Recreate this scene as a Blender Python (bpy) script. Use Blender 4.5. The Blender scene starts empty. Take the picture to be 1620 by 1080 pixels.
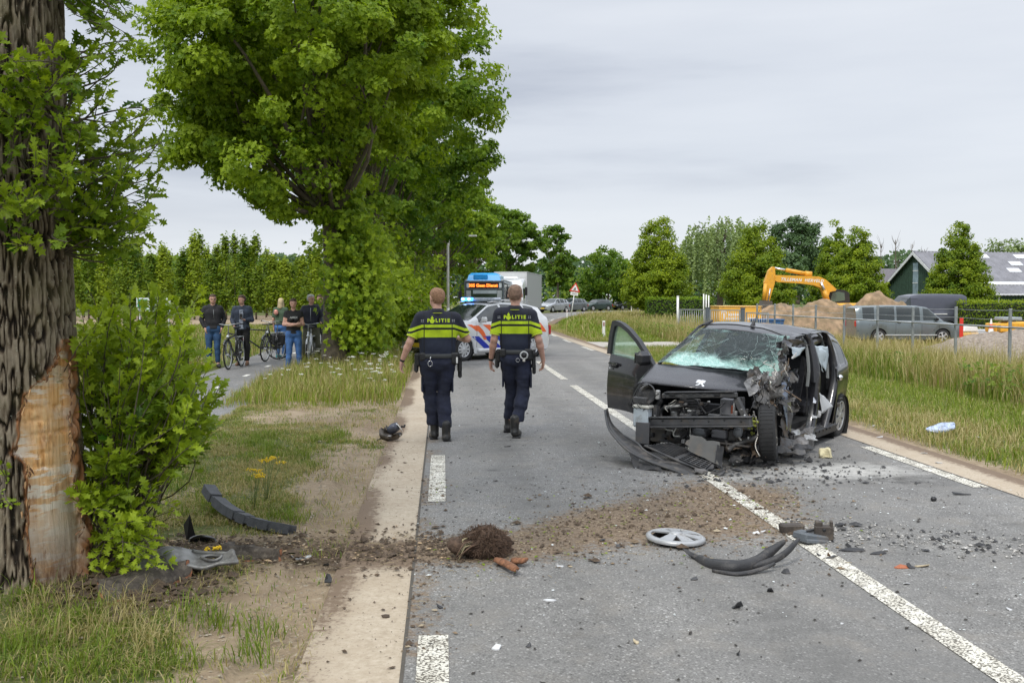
import bpy,bmesh,math,random
import numpy as np
from mathutils import Matrix,Vector
from math import pi,sin,cos,radians as R
random.seed(7);rng=np.random.default_rng(7)
scene=bpy.context.scene
COL=scene.collection
# ---------------------------------------------------------------- camera
FPX=1600.0;CAMH=1.72
PITCH=math.atan(70/FPX);YAW=math.atan(110/FPX)
cam=bpy.data.cameras.new('camera');cam.sensor_width=36;cam.lens=36*FPX/1620
cam.clip_start=.05;cam.clip_end=4000
co=bpy.data.objects.new('camera',cam);COL.objects.link(co)
co.location=(0,0,CAMH);co.rotation_euler=(pi/2-PITCH,0,-YAW)
scene.camera=co
# ---------------------------------------------------------------- sky, sun, exposure
SUN_EL,SUN_AZ=R(52),R(205)        # azimuth clockwise from +Y (the road); light comes from behind the camera, a little left
world=bpy.data.worlds.new('World');scene.world=world;world.use_nodes=True
wn=world.node_tree.nodes;wl=world.node_tree.links
for n in list(wn):wn.remove(n)
w_out=wn.new('ShaderNodeOutputWorld')
w_sky=wn.new('ShaderNodeTexSky');w_sky.sky_type='NISHITA';w_sky.sun_disc=False
w_sky.sun_elevation=SUN_EL;w_sky.sun_rotation=SUN_AZ
w_bg=wn.new('ShaderNodeBackground');w_bg.inputs[1].default_value=.1
wl.new(w_sky.outputs[0],w_bg.inputs[0])
w_cl=wn.new('ShaderNodeBackground');w_cl.inputs[1].default_value=1.0
tc=wn.new('ShaderNodeTexCoord')
sp=wn.new('ShaderNodeSeparateXYZ');wl.new(tc.outputs['Generated'],sp.inputs[0])
mp=wn.new('ShaderNodeMapping');mp.inputs['Scale'].default_value=(1.0,1.0,7.0);mp.inputs['Location'].default_value=(3.1,.4,.35)
wl.new(tc.outputs['Generated'],mp.inputs[0])
nz=wn.new('ShaderNodeTexNoise');nz.inputs['Scale'].default_value=1.5;nz.inputs['Detail'].default_value=7;nz.inputs['Roughness'].default_value=.52
wl.new(mp.outputs[0],nz.inputs['Vector'])
cr=wn.new('ShaderNodeValToRGB');e=cr.color_ramp.elements
e[0].position=.30;e[0].color=(.330,.355,.410,1)
e[1].position=.68;e[1].color=(.515,.537,.575,1)
m_=cr.color_ramp.elements.new(.47);m_.color=(.455,.480,.525,1)
wl.new(nz.outputs[0],cr.inputs[0])
# overcast sky: a little paler right at the horizon, brighter towards the zenith
mr=wn.new('ShaderNodeMapRange');mr.inputs[1].default_value=.28;mr.inputs[2].default_value=1.0
mr.inputs[3].default_value=1.0;mr.inputs[4].default_value=2.6;mr.interpolation_type='SMOOTHSTEP'
wl.new(sp.outputs[2],mr.inputs[0])
mx=wn.new('ShaderNodeMix');mx.data_type='RGBA';mx.inputs[7].default_value=(.545,.565,.595,1)
hr=wn.new('ShaderNodeMapRange');hr.inputs[1].default_value=0;hr.inputs[2].default_value=.13;hr.inputs[3].default_value=.8;hr.inputs[4].default_value=0
wl.new(sp.outputs[2],hr.inputs[0]);wl.new(hr.outputs[0],mx.inputs[0]);wl.new(cr.outputs[0],mx.inputs[6])
vm=wn.new('ShaderNodeVectorMath');vm.operation='SCALE'
wl.new(mx.outputs[2],vm.inputs[0]);wl.new(mr.outputs[0],vm.inputs['Scale']);wl.new(vm.outputs[0],w_cl.inputs[0])
w_mix=wn.new('ShaderNodeMixShader');w_mix.inputs[0].default_value=.93
wl.new(w_bg.outputs[0],w_mix.inputs[1]);wl.new(w_cl.outputs[0],w_mix.inputs[2]);wl.new(w_mix.outputs[0],w_out.inputs[0])
sl=bpy.data.lights.new('sun','SUN');sl.energy=1.5;sl.angle=R(11);sl.color=(1,.96,.89)
so=bpy.data.objects.new('sun',sl);COL.objects.link(so)
so.rotation_euler=Vector((-sin(SUN_AZ)*cos(SUN_EL),-cos(SUN_AZ)*cos(SUN_EL),-sin(SUN_EL))).to_track_quat('-Z','Y').to_euler()
scene.view_settings.view_transform='Standard';scene.view_settings.look='None'
scene.view_settings.exposure=0.65;scene.view_settings.gamma=1.0;scene.view_settings.use_curve_mapping=False
scene.render.resolution_x=1024;scene.render.resolution_y=682
scene.render.engine='CYCLES'

# ---------------------------------------------------------------- placing: photo pixel -> point in the world
_F=Vector((sin(YAW)*cos(PITCH),cos(YAW)*cos(PITCH),-sin(PITCH)));_R=Vector((cos(YAW),-sin(YAW),0));_U=_R.cross(_F)
def pray(px,py):return _F+_R*((px-810)/FPX)+_U*((540-py)/FPX)
def at(px,py,z=0.0):
    d=pray(px,py);t=(z-CAMH)/d.z;return Vector((0,0,CAMH))+d*t
def atd(px,py,depth):return Vector((0,0,CAMH))+pray(px,py)*depth

# ---------------------------------------------------------------- numpy noise
def _h(ix,iy,iz,seed):
    n=(ix.astype(np.int64)*73856093) ^ (iy.astype(np.int64)*19349663) ^ (iz.astype(np.int64)*83492791) ^ (seed*2654435761 % 2147483647)
    n=(n ^ (n >> 13))*1274126177& 0x7fffffff
    n=(n ^ (n >> 16))*668265263& 0x7fffffff
    return (n& 0xffffff)/float(0xffffff)
def vnoise(P,seed=0):
    P=np.asarray(P,float);i=np.floor(P).astype(np.int64);f=P-i;f=f*f*(3-2*f)
    r=0
    for a in (0,1):
        wa=f[...,0] if a else 1-f[...,0]
        for b in (0,1):
            wb=f[...,1] if b else 1-f[...,1]
            for c in (0,1):
                wc=f[...,2] if c else 1-f[...,2]
                r=r+wa*wb*wc*_h(i[...,0]+a,i[...,1]+b,i[...,2]+c,seed)
    return r
def fbm(P,oct=4,seed=0,gain=.5):
    P=np.asarray(P,float);s=0;a=1;t=0
    for k in range(oct):
        s=s+a*vnoise(P*(2**k)+17.3*k,seed+k);t+= a;a *= gain
    return s/t
def n2(x,y,sc=1.,oct=3,seed=0):
    x=np.asarray(x,float);y=np.asarray(y,float)
    return fbm(np.stack([x*sc,y*sc,np.zeros_like(x)+.5],-1),oct,seed)
def sst(x,a,b):
    t=np.clip((np.asarray(x,float)-a)/(b-a),0,1);return t*t*(3-2*t)

# ---------------------------------------------------------------- materials
MATS={}
def newmat(name):
    m=bpy.data.materials.new(name);m.use_nodes=True;nt=m.node_tree
    for n in list(nt.nodes):nt.nodes.remove(n)
    out=nt.nodes.new('ShaderNodeOutputMaterial');b=nt.nodes.new('ShaderNodeBsdfPrincipled')
    nt.links.new(b.outputs[0],out.inputs[0]);return m,nt,b,out
def c4(c):return (c[0],c[1],c[2],1)
def mulc(c,k):return tuple(max(0,min(1,x*k)) for x in c)
def M(name,col=(.5,.5,.5),rough=.6,metal=0.,var=.14,scale=5.,bump=0.,bscale=60.,dirt=0.,dcol=(.16,.13,.10),dscale=7.,spec=.5,coat=0.,ss=0.):
    if name in MATS:return MATS[name]
    m,nt,b,out=newmat(name);N=nt.nodes;L=nt.links
    tcn=N.new('ShaderNodeTexCoord');nz=N.new('ShaderNodeTexNoise');nz.inputs['Scale'].default_value=scale;nz.inputs['Detail'].default_value=5
    L.new(tcn.outputs['Object'],nz.inputs['Vector'])
    mr=N.new('ShaderNodeMapRange');mr.inputs[1].default_value=.3;mr.inputs[2].default_value=.7
    L.new(nz.outputs[0],mr.inputs[0])
    mx=N.new('ShaderNodeMix');mx.data_type='RGBA';mx.inputs[6].default_value=c4(mulc(col,1-var));mx.inputs[7].default_value=c4(mulc(col,1+var))
    L.new(mr.outputs[0],mx.inputs[0]);last=mx.outputs[2]
    r2=N.new('ShaderNodeMapRange');r2.inputs[3].default_value=max(.03,rough-.08);r2.inputs[4].default_value=min(1,rough+.08)
    L.new(nz.outputs[0],r2.inputs[0]);rl=r2.outputs[0]
    if dirt>0:
        dz=N.new('ShaderNodeTexNoise');dz.inputs['Scale'].default_value=dscale;dz.inputs['Detail'].default_value=8;dz.inputs['Roughness'].default_value=.7
        L.new(tcn.outputs['Object'],dz.inputs['Vector'])
        dm=N.new('ShaderNodeMapRange');dm.inputs[1].default_value=.62-dirt*.35;dm.inputs[2].default_value=.78-dirt*.25;dm.inputs[4].default_value=.85
        L.new(dz.outputs[0],dm.inputs[0])
        dx=N.new('ShaderNodeMix');dx.data_type='RGBA';dx.inputs[7].default_value=c4(dcol)
        L.new(dm.outputs[0],dx.inputs[0]);L.new(last,dx.inputs[6]);last=dx.outputs[2]
        rx=N.new('ShaderNodeMix');rx.data_type='FLOAT';rx.inputs[3].default_value=.85
        L.new(dm.outputs[0],rx.inputs[0]);L.new(rl,rx.inputs[2]);rl=rx.outputs[0]
    L.new(last,b.inputs['Base Color']);L.new(rl,b.inputs['Roughness'])
    b.inputs['Metallic'].default_value=metal;b.inputs['Specular IOR Level'].default_value=spec
    if coat:b.inputs['Coat Weight'].default_value=coat;b.inputs['Coat Roughness'].default_value=.06
    if ss:b.inputs['Subsurface Weight'].default_value=ss;b.inputs['Subsurface Radius'].default_value=(.02,.008,.005);b.inputs['Subsurface Scale'].default_value=.5
    if bump:
        bz=N.new('ShaderNodeTexNoise');bz.inputs['Scale'].default_value=bscale;bz.inputs['Detail'].default_value=4
        L.new(tcn.outputs['Object'],bz.inputs['Vector'])
        bp=N.new('ShaderNodeBump');bp.inputs['Strength'].default_value=bump;bp.inputs['Distance'].default_value=.01
        L.new(bz.outputs[0],bp.inputs['Height']);L.new(bp.outputs[0],b.inputs['Normal'])
    MATS[name]=m;return m
def leafmat(name,dark,light,trans=.35,rough=.5):
    if name in MATS:return MATS[name]
    m,nt,b,out=newmat(name);N=nt.nodes;L=nt.links
    at_=N.new('ShaderNodeAttribute');at_.attribute_name='tint'
    mx=N.new('ShaderNodeMix');mx.data_type='RGBA';mx.inputs[6].default_value=c4(dark);mx.inputs[7].default_value=c4(light)
    L.new(at_.outputs['Fac'],mx.inputs[0]);L.new(mx.outputs[2],b.inputs['Base Color'])
    b.inputs['Roughness'].default_value=rough;b.inputs['Specular IOR Level'].default_value=.3
    tr=N.new('ShaderNodeBsdfTranslucent')
    tm=N.new('ShaderNodeMix');tm.data_type='RGBA';tm.blend_type='MULTIPLY';tm.inputs[0].default_value=1;tm.inputs[7].default_value=(1.0,1.0,.35,1)
    L.new(mx.outputs[2],tm.inputs[6]);L.new(tm.outputs[2],tr.inputs[0])
    ms=N.new('ShaderNodeMixShader');ms.inputs[0].default_value=trans
    L.new(b.outputs[0],ms.inputs[1]);L.new(tr.outputs[0],ms.inputs[2]);L.new(ms.outputs[0],out.inputs[0])
    MATS[name]=m;return m
def emis(name,col,st):
    if name in MATS:return MATS[name]
    m,nt,b,out=newmat(name);b.inputs['Base Color'].default_value=c4(col);b.inputs['Emission Color'].default_value=c4(col);b.inputs['Emission Strength'].default_value=st
    MATS[name]=m;return m
def glassmat(name,col,alpha=.5,rough=.05,tint2=None,scale=2.):
    """window glass: glossy pane that lets part of the view through"""
    if name in MATS:return MATS[name]
    m,nt,b,out=newmat(name);N=nt.nodes;L=nt.links
    b.inputs['Base Color'].default_value=c4(col);b.inputs['Roughness'].default_value=rough;b.inputs['Specular IOR Level'].default_value=.8
    tr=N.new('ShaderNodeBsdfTransparent');tr.inputs[0].default_value=c4(tuple(.55+.45*x for x in mulc(col,2)))
    ms=N.new('ShaderNodeMixShader');ms.inputs[0].default_value=alpha
    L.new(tr.outputs[0],ms.inputs[1]);L.new(b.outputs[0],ms.inputs[2]);L.new(ms.outputs[0],out.inputs[0])
    MATS[name]=m;return m

# ---------------------------------------------------------------- mesh collecting
class MB:
    def __init__(s):s.v=[];s.f=[];s.mi=[];s.sm=[]
    def add(s,vs,fs,mi=0,smooth=False,T=None):
        o=len(s.v)
        for p in vs:
            p=Vector(p)
            if T is not None:p=T @ p
            s.v.append((p.x,p.y,p.z))
        for f in fs:
            s.f.append(tuple(o+i for i in f));s.mi.append(mi);s.sm.append(smooth)
        return s
    def box(s,c,d,mi=0,T=None,taper=1.,bev=0.):
        x,y,z=d[0]/2,d[1]/2,d[2]/2;cx,cy,cz=c
        if bev>0:
            b=min(bev,x*.9,y*.9,z*.9);vs=[]; 
            for sz,zz in ((-1,z-b),(1,z-b)):
                pass
            ring=[(-x+b,-y),(x-b,-y),(x,-y+b),(x,y-b),(x-b,y),(-x+b,y),(-x,y-b),(-x,-y+b)]
            rin=[(-x+b,-y+b),(x-b,-y+b),(x-b,-y+b),(x-b,y-b),(x-b,y-b),(-x+b,y-b),(-x+b,y-b),(-x+b,-y+b)]
            vs=[(cx+a,cy+c2,cz-z) for a,c2 in rin]+[(cx+a,cy+c2,cz-z+b) for a,c2 in ring]+[(cx+a*taper,cy+c2*taper,cz+z-b) for a,c2 in ring]+[(cx+a*taper,cy+c2*taper,cz+z) for a,c2 in rin]
            fs=[]
            for k in range(3):
                for i in range(8):
                    j=(i+1) % 8;fs.append((k*8+i,k*8+j,k*8+8+j,k*8+8+i))
            fs+= [tuple(range(7,-1,-1)),tuple(range(24,32))]
            return s.add(vs,fs,mi,False,T)
        vs=[(cx-x,cy-y,cz-z),(cx+x,cy-y,cz-z),(cx+x,cy+y,cz-z),(cx-x,cy+y,cz-z)]
        vs+= [(cx-x*taper,cy-y*taper,cz+z),(cx+x*taper,cy-y*taper,cz+z),(cx+x*taper,cy+y*taper,cz+z),(cx-x*taper,cy+y*taper,cz+z)]
        return s.add(vs,[(0,3,2,1),(4,5,6,7),(0,1,5,4),(1,2,6,5),(2,3,7,6),(3,0,4,7)],mi,False,T)
    def tube(s,pts,r,n=8,mi=0,T=None,caps=True,smooth=True,flat=1.):
        P=[Vector(p) for p in pts];k=len(P)
        rr=r if isinstance(r,(list,tuple,np.ndarray)) else [r]*k
        up=None;vs=[]
        for i in range(k):
            t=(P[min(i+1,k-1)]-P[max(i-1,0)])
            if t.length<1e-9:t=Vector((0,0,1))
            t.normalize()
            if up is None:
                up=Vector((0,0,1)) if abs(t.z)<.9 else Vector((0,1,0))
            a=t.cross(up)
            if a.length<1e-6:a=t.cross(Vector((1,0,0)))
            a.normalize();b=a.cross(t).normalized();up=b
            for j in range(n):
                w=2*pi*j/n;vs.append(P[i]+a*(cos(w)*rr[i])+b*(sin(w)*rr[i]*flat))
        fs=[]
        for i in range(k-1):
            for j in range(n):
                q=(j+1) % n;fs.append((i*n+j,i*n+q,(i+1)*n+q,(i+1)*n+j))
        if caps:fs+= [tuple(range(n-1,-1,-1)),tuple((k-1)*n+j for j in range(n))]
        return s.add(vs,fs,mi,smooth,T)
    def loft(s,rings,mi=0,closed=True,caps=True,smooth=True,T=None):
        n=len(rings[0]);vs=[p for r in rings for p in r];fs=[]
        for i in range(len(rings)-1):
            for j in range(n if closed else n-1):
                q=(j+1) % n;fs.append((i*n+j,i*n+q,(i+1)*n+q,(i+1)*n+j))
        if caps and closed:fs+= [tuple(range(n-1,-1,-1)),tuple((len(rings)-1)*n+j for j in range(n))]
        return s.add(vs,fs,mi,smooth,T)
    def prism(s,poly,y0,y1,mi=0,T=None,axis='y'):
        """polygon given in (a, b), pushed along the axis"""
        def v(a,b,c):return {'y':(a,c,b),'x':(c,a,b),'z':(a,b,c)}[axis]
        n=len(poly);vs=[v(a,b,y0) for a,b in poly]+[v(a,b,y1) for a,b in poly]
        fs=[tuple(range(n)),tuple(range(2*n-1,n-1,-1))]+[(i,i+n,(i+1) % n+n,(i+1) % n) for i in range(n)]
        return s.add(vs,fs,mi,False,T)
    def lathe(s,prof,n=24,mi=0,T=None,axis='z',smooth=True):
        """profile of (radius, height)"""
        rings=[]
        for r,h in prof:
            ring=[]
            for j in range(n):
                w=2*pi*j/n;a,b=r*cos(w),r*sin(w)
                ring.append({'z':(a,b,h),'x':(h,a,b),'y':(a,h,b)}[axis])
            rings.append(ring)
        return s.loft(rings,mi,True,False,smooth,T)
    def ball(s,c,r,mi=0,T=None,nu=12,nv=8):
        rx,ry,rz=r if isinstance(r,(tuple,list)) else (r,r,r)
        rings=[]
        for i in range(nv+1):
            a=pi*(i/nv)-pi/2;q=max(cos(a),.02)
            rings.append([(c[0]+rx*q*cos(2*pi*j/nu),c[1]+ry*q*sin(2*pi*j/nu),c[2]+rz*sin(a)) for j in range(nu)])
        return s.loft(rings,mi,True,True,True,T)
    def grid(s,fn,nu,nv,mi=0,smooth=True,T=None,drop=None):
        vs=[fn(i/nu,j/nv) for j in range(nv+1) for i in range(nu+1)]
        fs=[]
        for j in range(nv):
            for i in range(nu):
                if drop and drop((i+.5)/nu,(j+.5)/nv):continue
                a=j*(nu+1)+i;fs.append((a,a+1,a+nu+2,a+nu+1))
        return s.add(vs,fs,mi,smooth,T)
    def map(s,fn):
        s.v=[tuple(fn(p)) for p in s.v];return s
def mk(name,parent=None,data=None):
    o=bpy.data.objects.new(name,data);COL.objects.link(o)
    if parent is not None:o.parent=parent
    return o
def obj(name,mb,mats,parent=None,loc=None,rot=None):
    me=bpy.data.meshes.new(name);me.from_pydata(mb.v,[],mb.f)
    if not isinstance(mats,(list,tuple)):mats=[mats]
    for m in mats:me.materials.append(m)
    me.polygons.foreach_set('material_index',mb.mi);me.polygons.foreach_set('use_smooth',mb.sm)
    me.update();o=mk(name,parent,me)
    if loc is not None:o.location=loc
    if rot is not None:o.rotation_euler=rot
    return o
def npmesh(name,V,F,mat,attrs=None,smooth=False,parent=None,mi=None):
    V=np.asarray(V,np.float32);F=np.asarray(F,np.int32);k=F.shape[1]
    me=bpy.data.meshes.new(name);me.vertices.add(len(V));me.vertices.foreach_set('co',V.ravel())
    me.loops.add(F.size);me.loops.foreach_set('vertex_index',F.ravel())
    me.polygons.add(len(F));me.polygons.foreach_set('loop_start',np.arange(0,F.size,k,dtype=np.int32))
    me.polygons.foreach_set('loop_total',np.full(len(F),k,np.int32))
    mats=mat if isinstance(mat,(list,tuple)) else [mat]
    for m in mats:me.materials.append(m)
    if mi is not None:me.polygons.foreach_set('material_index',np.asarray(mi,np.int32))
    me.polygons.foreach_set('use_smooth',np.full(len(F),smooth,bool))
    for an,av in (attrs or {}).items():
        a=me.attributes.new(an,'FLOAT','POINT');a.data.foreach_set('value',np.asarray(av,np.float32))
    me.update(calc_edges=True);me.validate()
    return mk(name,parent,me)
def shade(o,ang=35):
    """soften curved panels, keep hard edges"""
    me=o.data;me.polygons.foreach_set('use_smooth',[True]*len(me.polygons))
    me.set_sharp_from_angle(angle=R(ang));return o
def tag(o,label=None,cat=None,group=None,kind=None):
    if label:o['label']=label
    if cat:o['category']=cat
    if group:o['group']=group
    if kind:o['kind']=kind
    return o
def thing(name,label,cat,loc=(0,0,0),rz=0.,group=None):
    o=mk(name);o.location=loc;o.rotation_euler=(0,0,rz);o.empty_display_size=.2
    return tag(o,label,cat,group)
def copy_tree(o,parent=None):
    c=o.copy();COL.objects.link(c)
    if parent is not None:c.parent=parent
    for ch in [x for x in bpy.data.objects if x.parent== o]:copy_tree(ch,c)
    return c
def text_mesh(txt,size,ext=.002,shear=0,space=1.0,bold=0.0):
    cu=bpy.data.curves.new('t','FONT');cu.body=txt;cu.size=size;cu.extrude=ext;cu.align_x='CENTER';cu.align_y='CENTER'
    cu.shear=shear;cu.space_character=space;cu.offset=bold;cu.resolution_u=2
    t=bpy.data.objects.new('t',cu);COL.objects.link(t)
    dg=bpy.context.evaluated_depsgraph_get();me=bpy.data.meshes.new_from_object(t.evaluated_get(dg))
    bpy.data.objects.remove(t);return me
def lettering(txt,size,mat,parent,loc,rot,name='lettering',wrap=None,**kw):
    me=text_mesh(txt,size,**kw);me.materials.clear();me.materials.append(mat)
    if wrap:
        for v in me.vertices:v.co=Vector(wrap(v.co))
    o=mk(name,parent,me);o.location=loc;o.rotation_euler=rot;return o
# ================================================================ the setting: ground, road, cycle path
_pts=[(4.95,-40),(4.95,0),(4.95,25),(5.0,42),(5.6,55),(7.3,69),(10.6,87),(15.5,104),(25,122),(44,141),(80,160),(150,180),(260,195)]
def _catmull(P,step=.5):
    out=[]
    P=[np.array(p,float) for p in P];P=[2*P[0]-P[1]]+P+[2*P[-1]-P[-2]]
    for i in range(1,len(P)-2):
        n=max(2,int(np.linalg.norm(P[i+1]-P[i])/step))
        for k in range(n):
            t=k/n;a,b,c,d=P[i-1:i+3]
            out.append(.5*((2*b)+(-a+c)*t+(2*a-5*b+4*c-d)*t*t+(-a+3*b-3*c+d)*t**3))
    out.append(P[-2]);return np.array(out)
RE=_catmull(_pts);_T=np.gradient(RE,axis=0);_T /= np.linalg.norm(_T,axis=1)[:,None];LN=np.stack([-_T[:,1],_T[:,0]],1)
SA=np.concatenate([[0],np.cumsum(np.linalg.norm(np.diff(RE,axis=0),axis=1))]);S0=np.interp(0,RE[:,1],SA);SA -= S0   # arclength, 0 beside the camera
def rpt(s,d):
    """point at arclength s, d metres left of the road's right edge"""
    x=np.interp(s,SA,RE[:,0]);y=np.interp(s,SA,RE[:,1]);nx=np.interp(s,SA,LN[:,0]);ny=np.interp(s,SA,LN[:,1])
    return x+nx*d,y+ny*d
def edge_x(y):return np.interp(y,RE[:,1],RE[:,0])
def low(x,y):return -.55*sst(x-edge_x(np.asarray(y,float))*0-8.3,0,4.5)*(1-sst(y,56,78))
def hz(x,y):
    x=np.asarray(x,float);y=np.asarray(y,float)
    h=low(x,y)
    v=(1-sst(x,-.95,-.65))*sst(x,-3.3,-2.9)
    h=h+v*(.05*(n2(x,y,1.6,3,3)-.35)+.015*(n2(x,y,9,3,5)-.5)+.03)
    r=sst(x,5.5,6.2)*(1-sst(y,50,60));h=h+r*(.06*(n2(x,y,.8,3,4)-.3))
    l=1-sst(x,-5.9,-5.4);h=h+l*(.12*(n2(x,y,.3,3,6)-.4))
    # mound of torn earth at the foot of the struck tree
    dd=np.hypot(x+1.85,y-5.95);h=h+.045*np.exp(-(dd/.35)**2)
    return h-.012

def gnoise(nt,vec,sc,det=5,rough=.5):
    n=nt.nodes.new('ShaderNodeTexNoise');n.inputs['Scale'].default_value=sc;n.inputs['Detail'].default_value=det;n.inputs['Roughness'].default_value=rough
    nt.links.new(vec,n.inputs['Vector']);return n.outputs[0]
def gramp(nt,fac,stops):
    r=nt.nodes.new('ShaderNodeValToRGB');e=r.color_ramp.elements
    while len(e)<len(stops):e.new(.5)
    for k,(p,c) in enumerate(stops):e[k].position=p;e[k].color=c4(c)
    nt.links.new(fac,r.inputs[0]);return r.outputs[0]
def gmix(nt,fac,a,b,mode='MIX'):
    m=nt.nodes.new('ShaderNodeMix');m.data_type='RGBA';m.blend_type=mode
    for s,v in ((0,fac),(6,a),(7,b)):
        if isinstance(v,(int,float)):m.inputs[s].default_value=v
        elif isinstance(v,tuple):m.inputs[s].default_value=c4(v)
        else:nt.links.new(v,m.inputs[s])
    return m.outputs[2]
def grange(nt,v,a,b,c=0.,d=1.):
    m=nt.nodes.new('ShaderNodeMapRange');nt.links.new(v,m.inputs[0])
    for k,q in enumerate((a,b,c,d)):m.inputs[k+1].default_value=q
    return m.outputs[0]
def gmath(nt,op,a,b):
    m=nt.nodes.new('ShaderNodeMath');m.operation=op
    for k,v in enumerate((a,b)):
        if isinstance(v,(int,float)):m.inputs[k].default_value=v
        else:nt.links.new(v,m.inputs[k])
    return m.outputs[0]
def gattr(nt,name):
    a=nt.nodes.new('ShaderNodeAttribute');a.attribute_name=name;return a.outputs['Fac']
def gbump(nt,b,h,st,dist):
    bp=nt.nodes.new('ShaderNodeBump');bp.inputs['Strength'].default_value=st;bp.inputs['Distance'].default_value=dist
    nt.links.new(h,bp.inputs['Height']);nt.links.new(bp.outputs[0],b.inputs['Normal'])

# ground material: grassy turf, dry thatch, bare sandy soil by the 'dirt' mask
m,nt,b,_=newmat('turf_and_soil');co_=nt.nodes.new('ShaderNodeTexCoord').outputs['Object']
big=gnoise(nt,co_,.5,6,.6);fine=gnoise(nt,co_,22,8,.7);mid=gnoise(nt,co_,4,6,.65)
grass=gramp(nt,mid,[(.25,(.040,.070,.018)),(.5,(.085,.115,.030)),(.75,(.17,.16,.06))])
grass=gmix(nt,grange(nt,fine,.35,.7),grass,(.13,.13,.05),'MIX')
soil=gramp(nt,mid,[(.25,(.22,.165,.11)),(.55,(.35,.275,.19)),(.8,(.45,.37,.27))])
soil=gmix(nt,grange(nt,big,.42,.62,0,.6),soil,(.20,.145,.095));soil=gmix(nt,grange(nt,fine,.56,.70),soil,(.48,.41,.31));soil=gmix(nt,grange(nt,fine,.40,.30),soil,(.09,.065,.045))
dk=gmix(nt,gattr(nt,'dark'),soil,(.070,.046,.030))
dfac=gmath(nt,'ADD',gattr(nt,'dirt'),grange(nt,fine,.35,.65,-.25,.25));dfac=grange(nt,dfac,.35,.65)
nt.links.new(gmix(nt,dfac,grass,dk),b.inputs['Base Color']);b.inputs['Roughness'].default_value=.95;b.inputs['Specular IOR Level'].default_value=.15
gbump(nt,b,gmath(nt,'ADD',fine,mid),.9,.02)
MAT_G=m

def axis(segs):
    out=[]
    for a,bb,st in segs:out+= list(np.arange(a,bb,st))
    return np.array(out+[segs[-1][1]])
gx=axis([(-900,-200,100),(-200,-60,20),(-60,-12,4),(-12,-6,.6),(-6,-3.4,.25),(-3.4,-.6,.05),(-.6,5.4,.75),(5.4,8,.12),(8,16,.35),(16,40,2),(40,200,16),(200,900,100)])
gy=axis([(-60,2,6),(2,12,.05),(12,20,.12),(20,40,.4),(40,100,2),(100,300,15),(300,2000,150)])
X,Y=np.meshgrid(gx,gy);Z=hz(X,Y)
# keep the terrain under the road and path
ed=edge_x(Y);inroad=(X>ed-5.9)& (X<ed+.75)& (Y<60);Z=np.where(inroad,np.minimum(Z,-.02),Z)
Z=np.where((Y>=60),np.minimum(Z,-.05),Z);Z=np.where((X<-3.0)& (X>-5.5),np.minimum(Z,-.02),Z)
def dirtmask(x,y):
    x=np.asarray(x,float);y=np.asarray(y,float)
    n=n2(x,y,1.1,4,11);n_=n2(x,y,4.5,3,12)
    d=sst(x,-1.55,-.95)*sst(-x,.3,.6)                                  # worn strip beside the concrete
    d=np.maximum(d,sst(y,12.5,14)*(1-sst(y,16.5,19))*sst(x,-3.2,-2.2)*.9)
    d=d*(.35+.85*n_)+(n-.5)*1.9+.16+(n_-.5)*.6
    spill=np.exp(-((y-(6.85+.12*(x+2)))/.45)**2)*sst(x,-2.4,-1.7)
    root=np.exp(-(np.hypot(x+1.75,y-5.95)/.62)**2)
    d=np.maximum(d,1.1*np.maximum(spill,root))
    left=(x<-3.0);d=np.where(left,.15+(n-.5),d)
    d=np.where(left& (y>66)& (y<100),.95,d);d=np.where(left& (y>40)& (y<= 66),.35+(n-.5)*.8,d)
    d=np.where(x>5.3,sst(-x,-6.1,-5.5)*.8+(n-.55)*.5,d)
    d=np.where((x>15.0)& (y<60),.9,d);d=np.where((x>13)& (x<15)& (y<60),.5,d)
    return np.clip(d,0,1.2)
D=dirtmask(X,Y)
DK=np.clip(1.25*np.exp(-(np.hypot(X+1.85,Y-5.95)/.5)**2)+.9*np.exp(-((Y-(6.7+.12*(X+2)))/.35)**2)*(X>-2.4)*(X<0),0,1)
nx,ny=len(gx),len(gy);idx=np.arange(nx*ny).reshape(ny,nx)
F=np.stack([idx[:-1,:-1],idx[:-1,1:],idx[1:,1:],idx[1:,:-1]],-1).reshape(-1,4)
g=npmesh('ground',np.stack([X,Y,Z],-1).reshape(-1,3),F,MAT_G,{'dirt':D.ravel(),'dark':DK.ravel()},smooth=True);tag(g,kind='structure')

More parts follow.
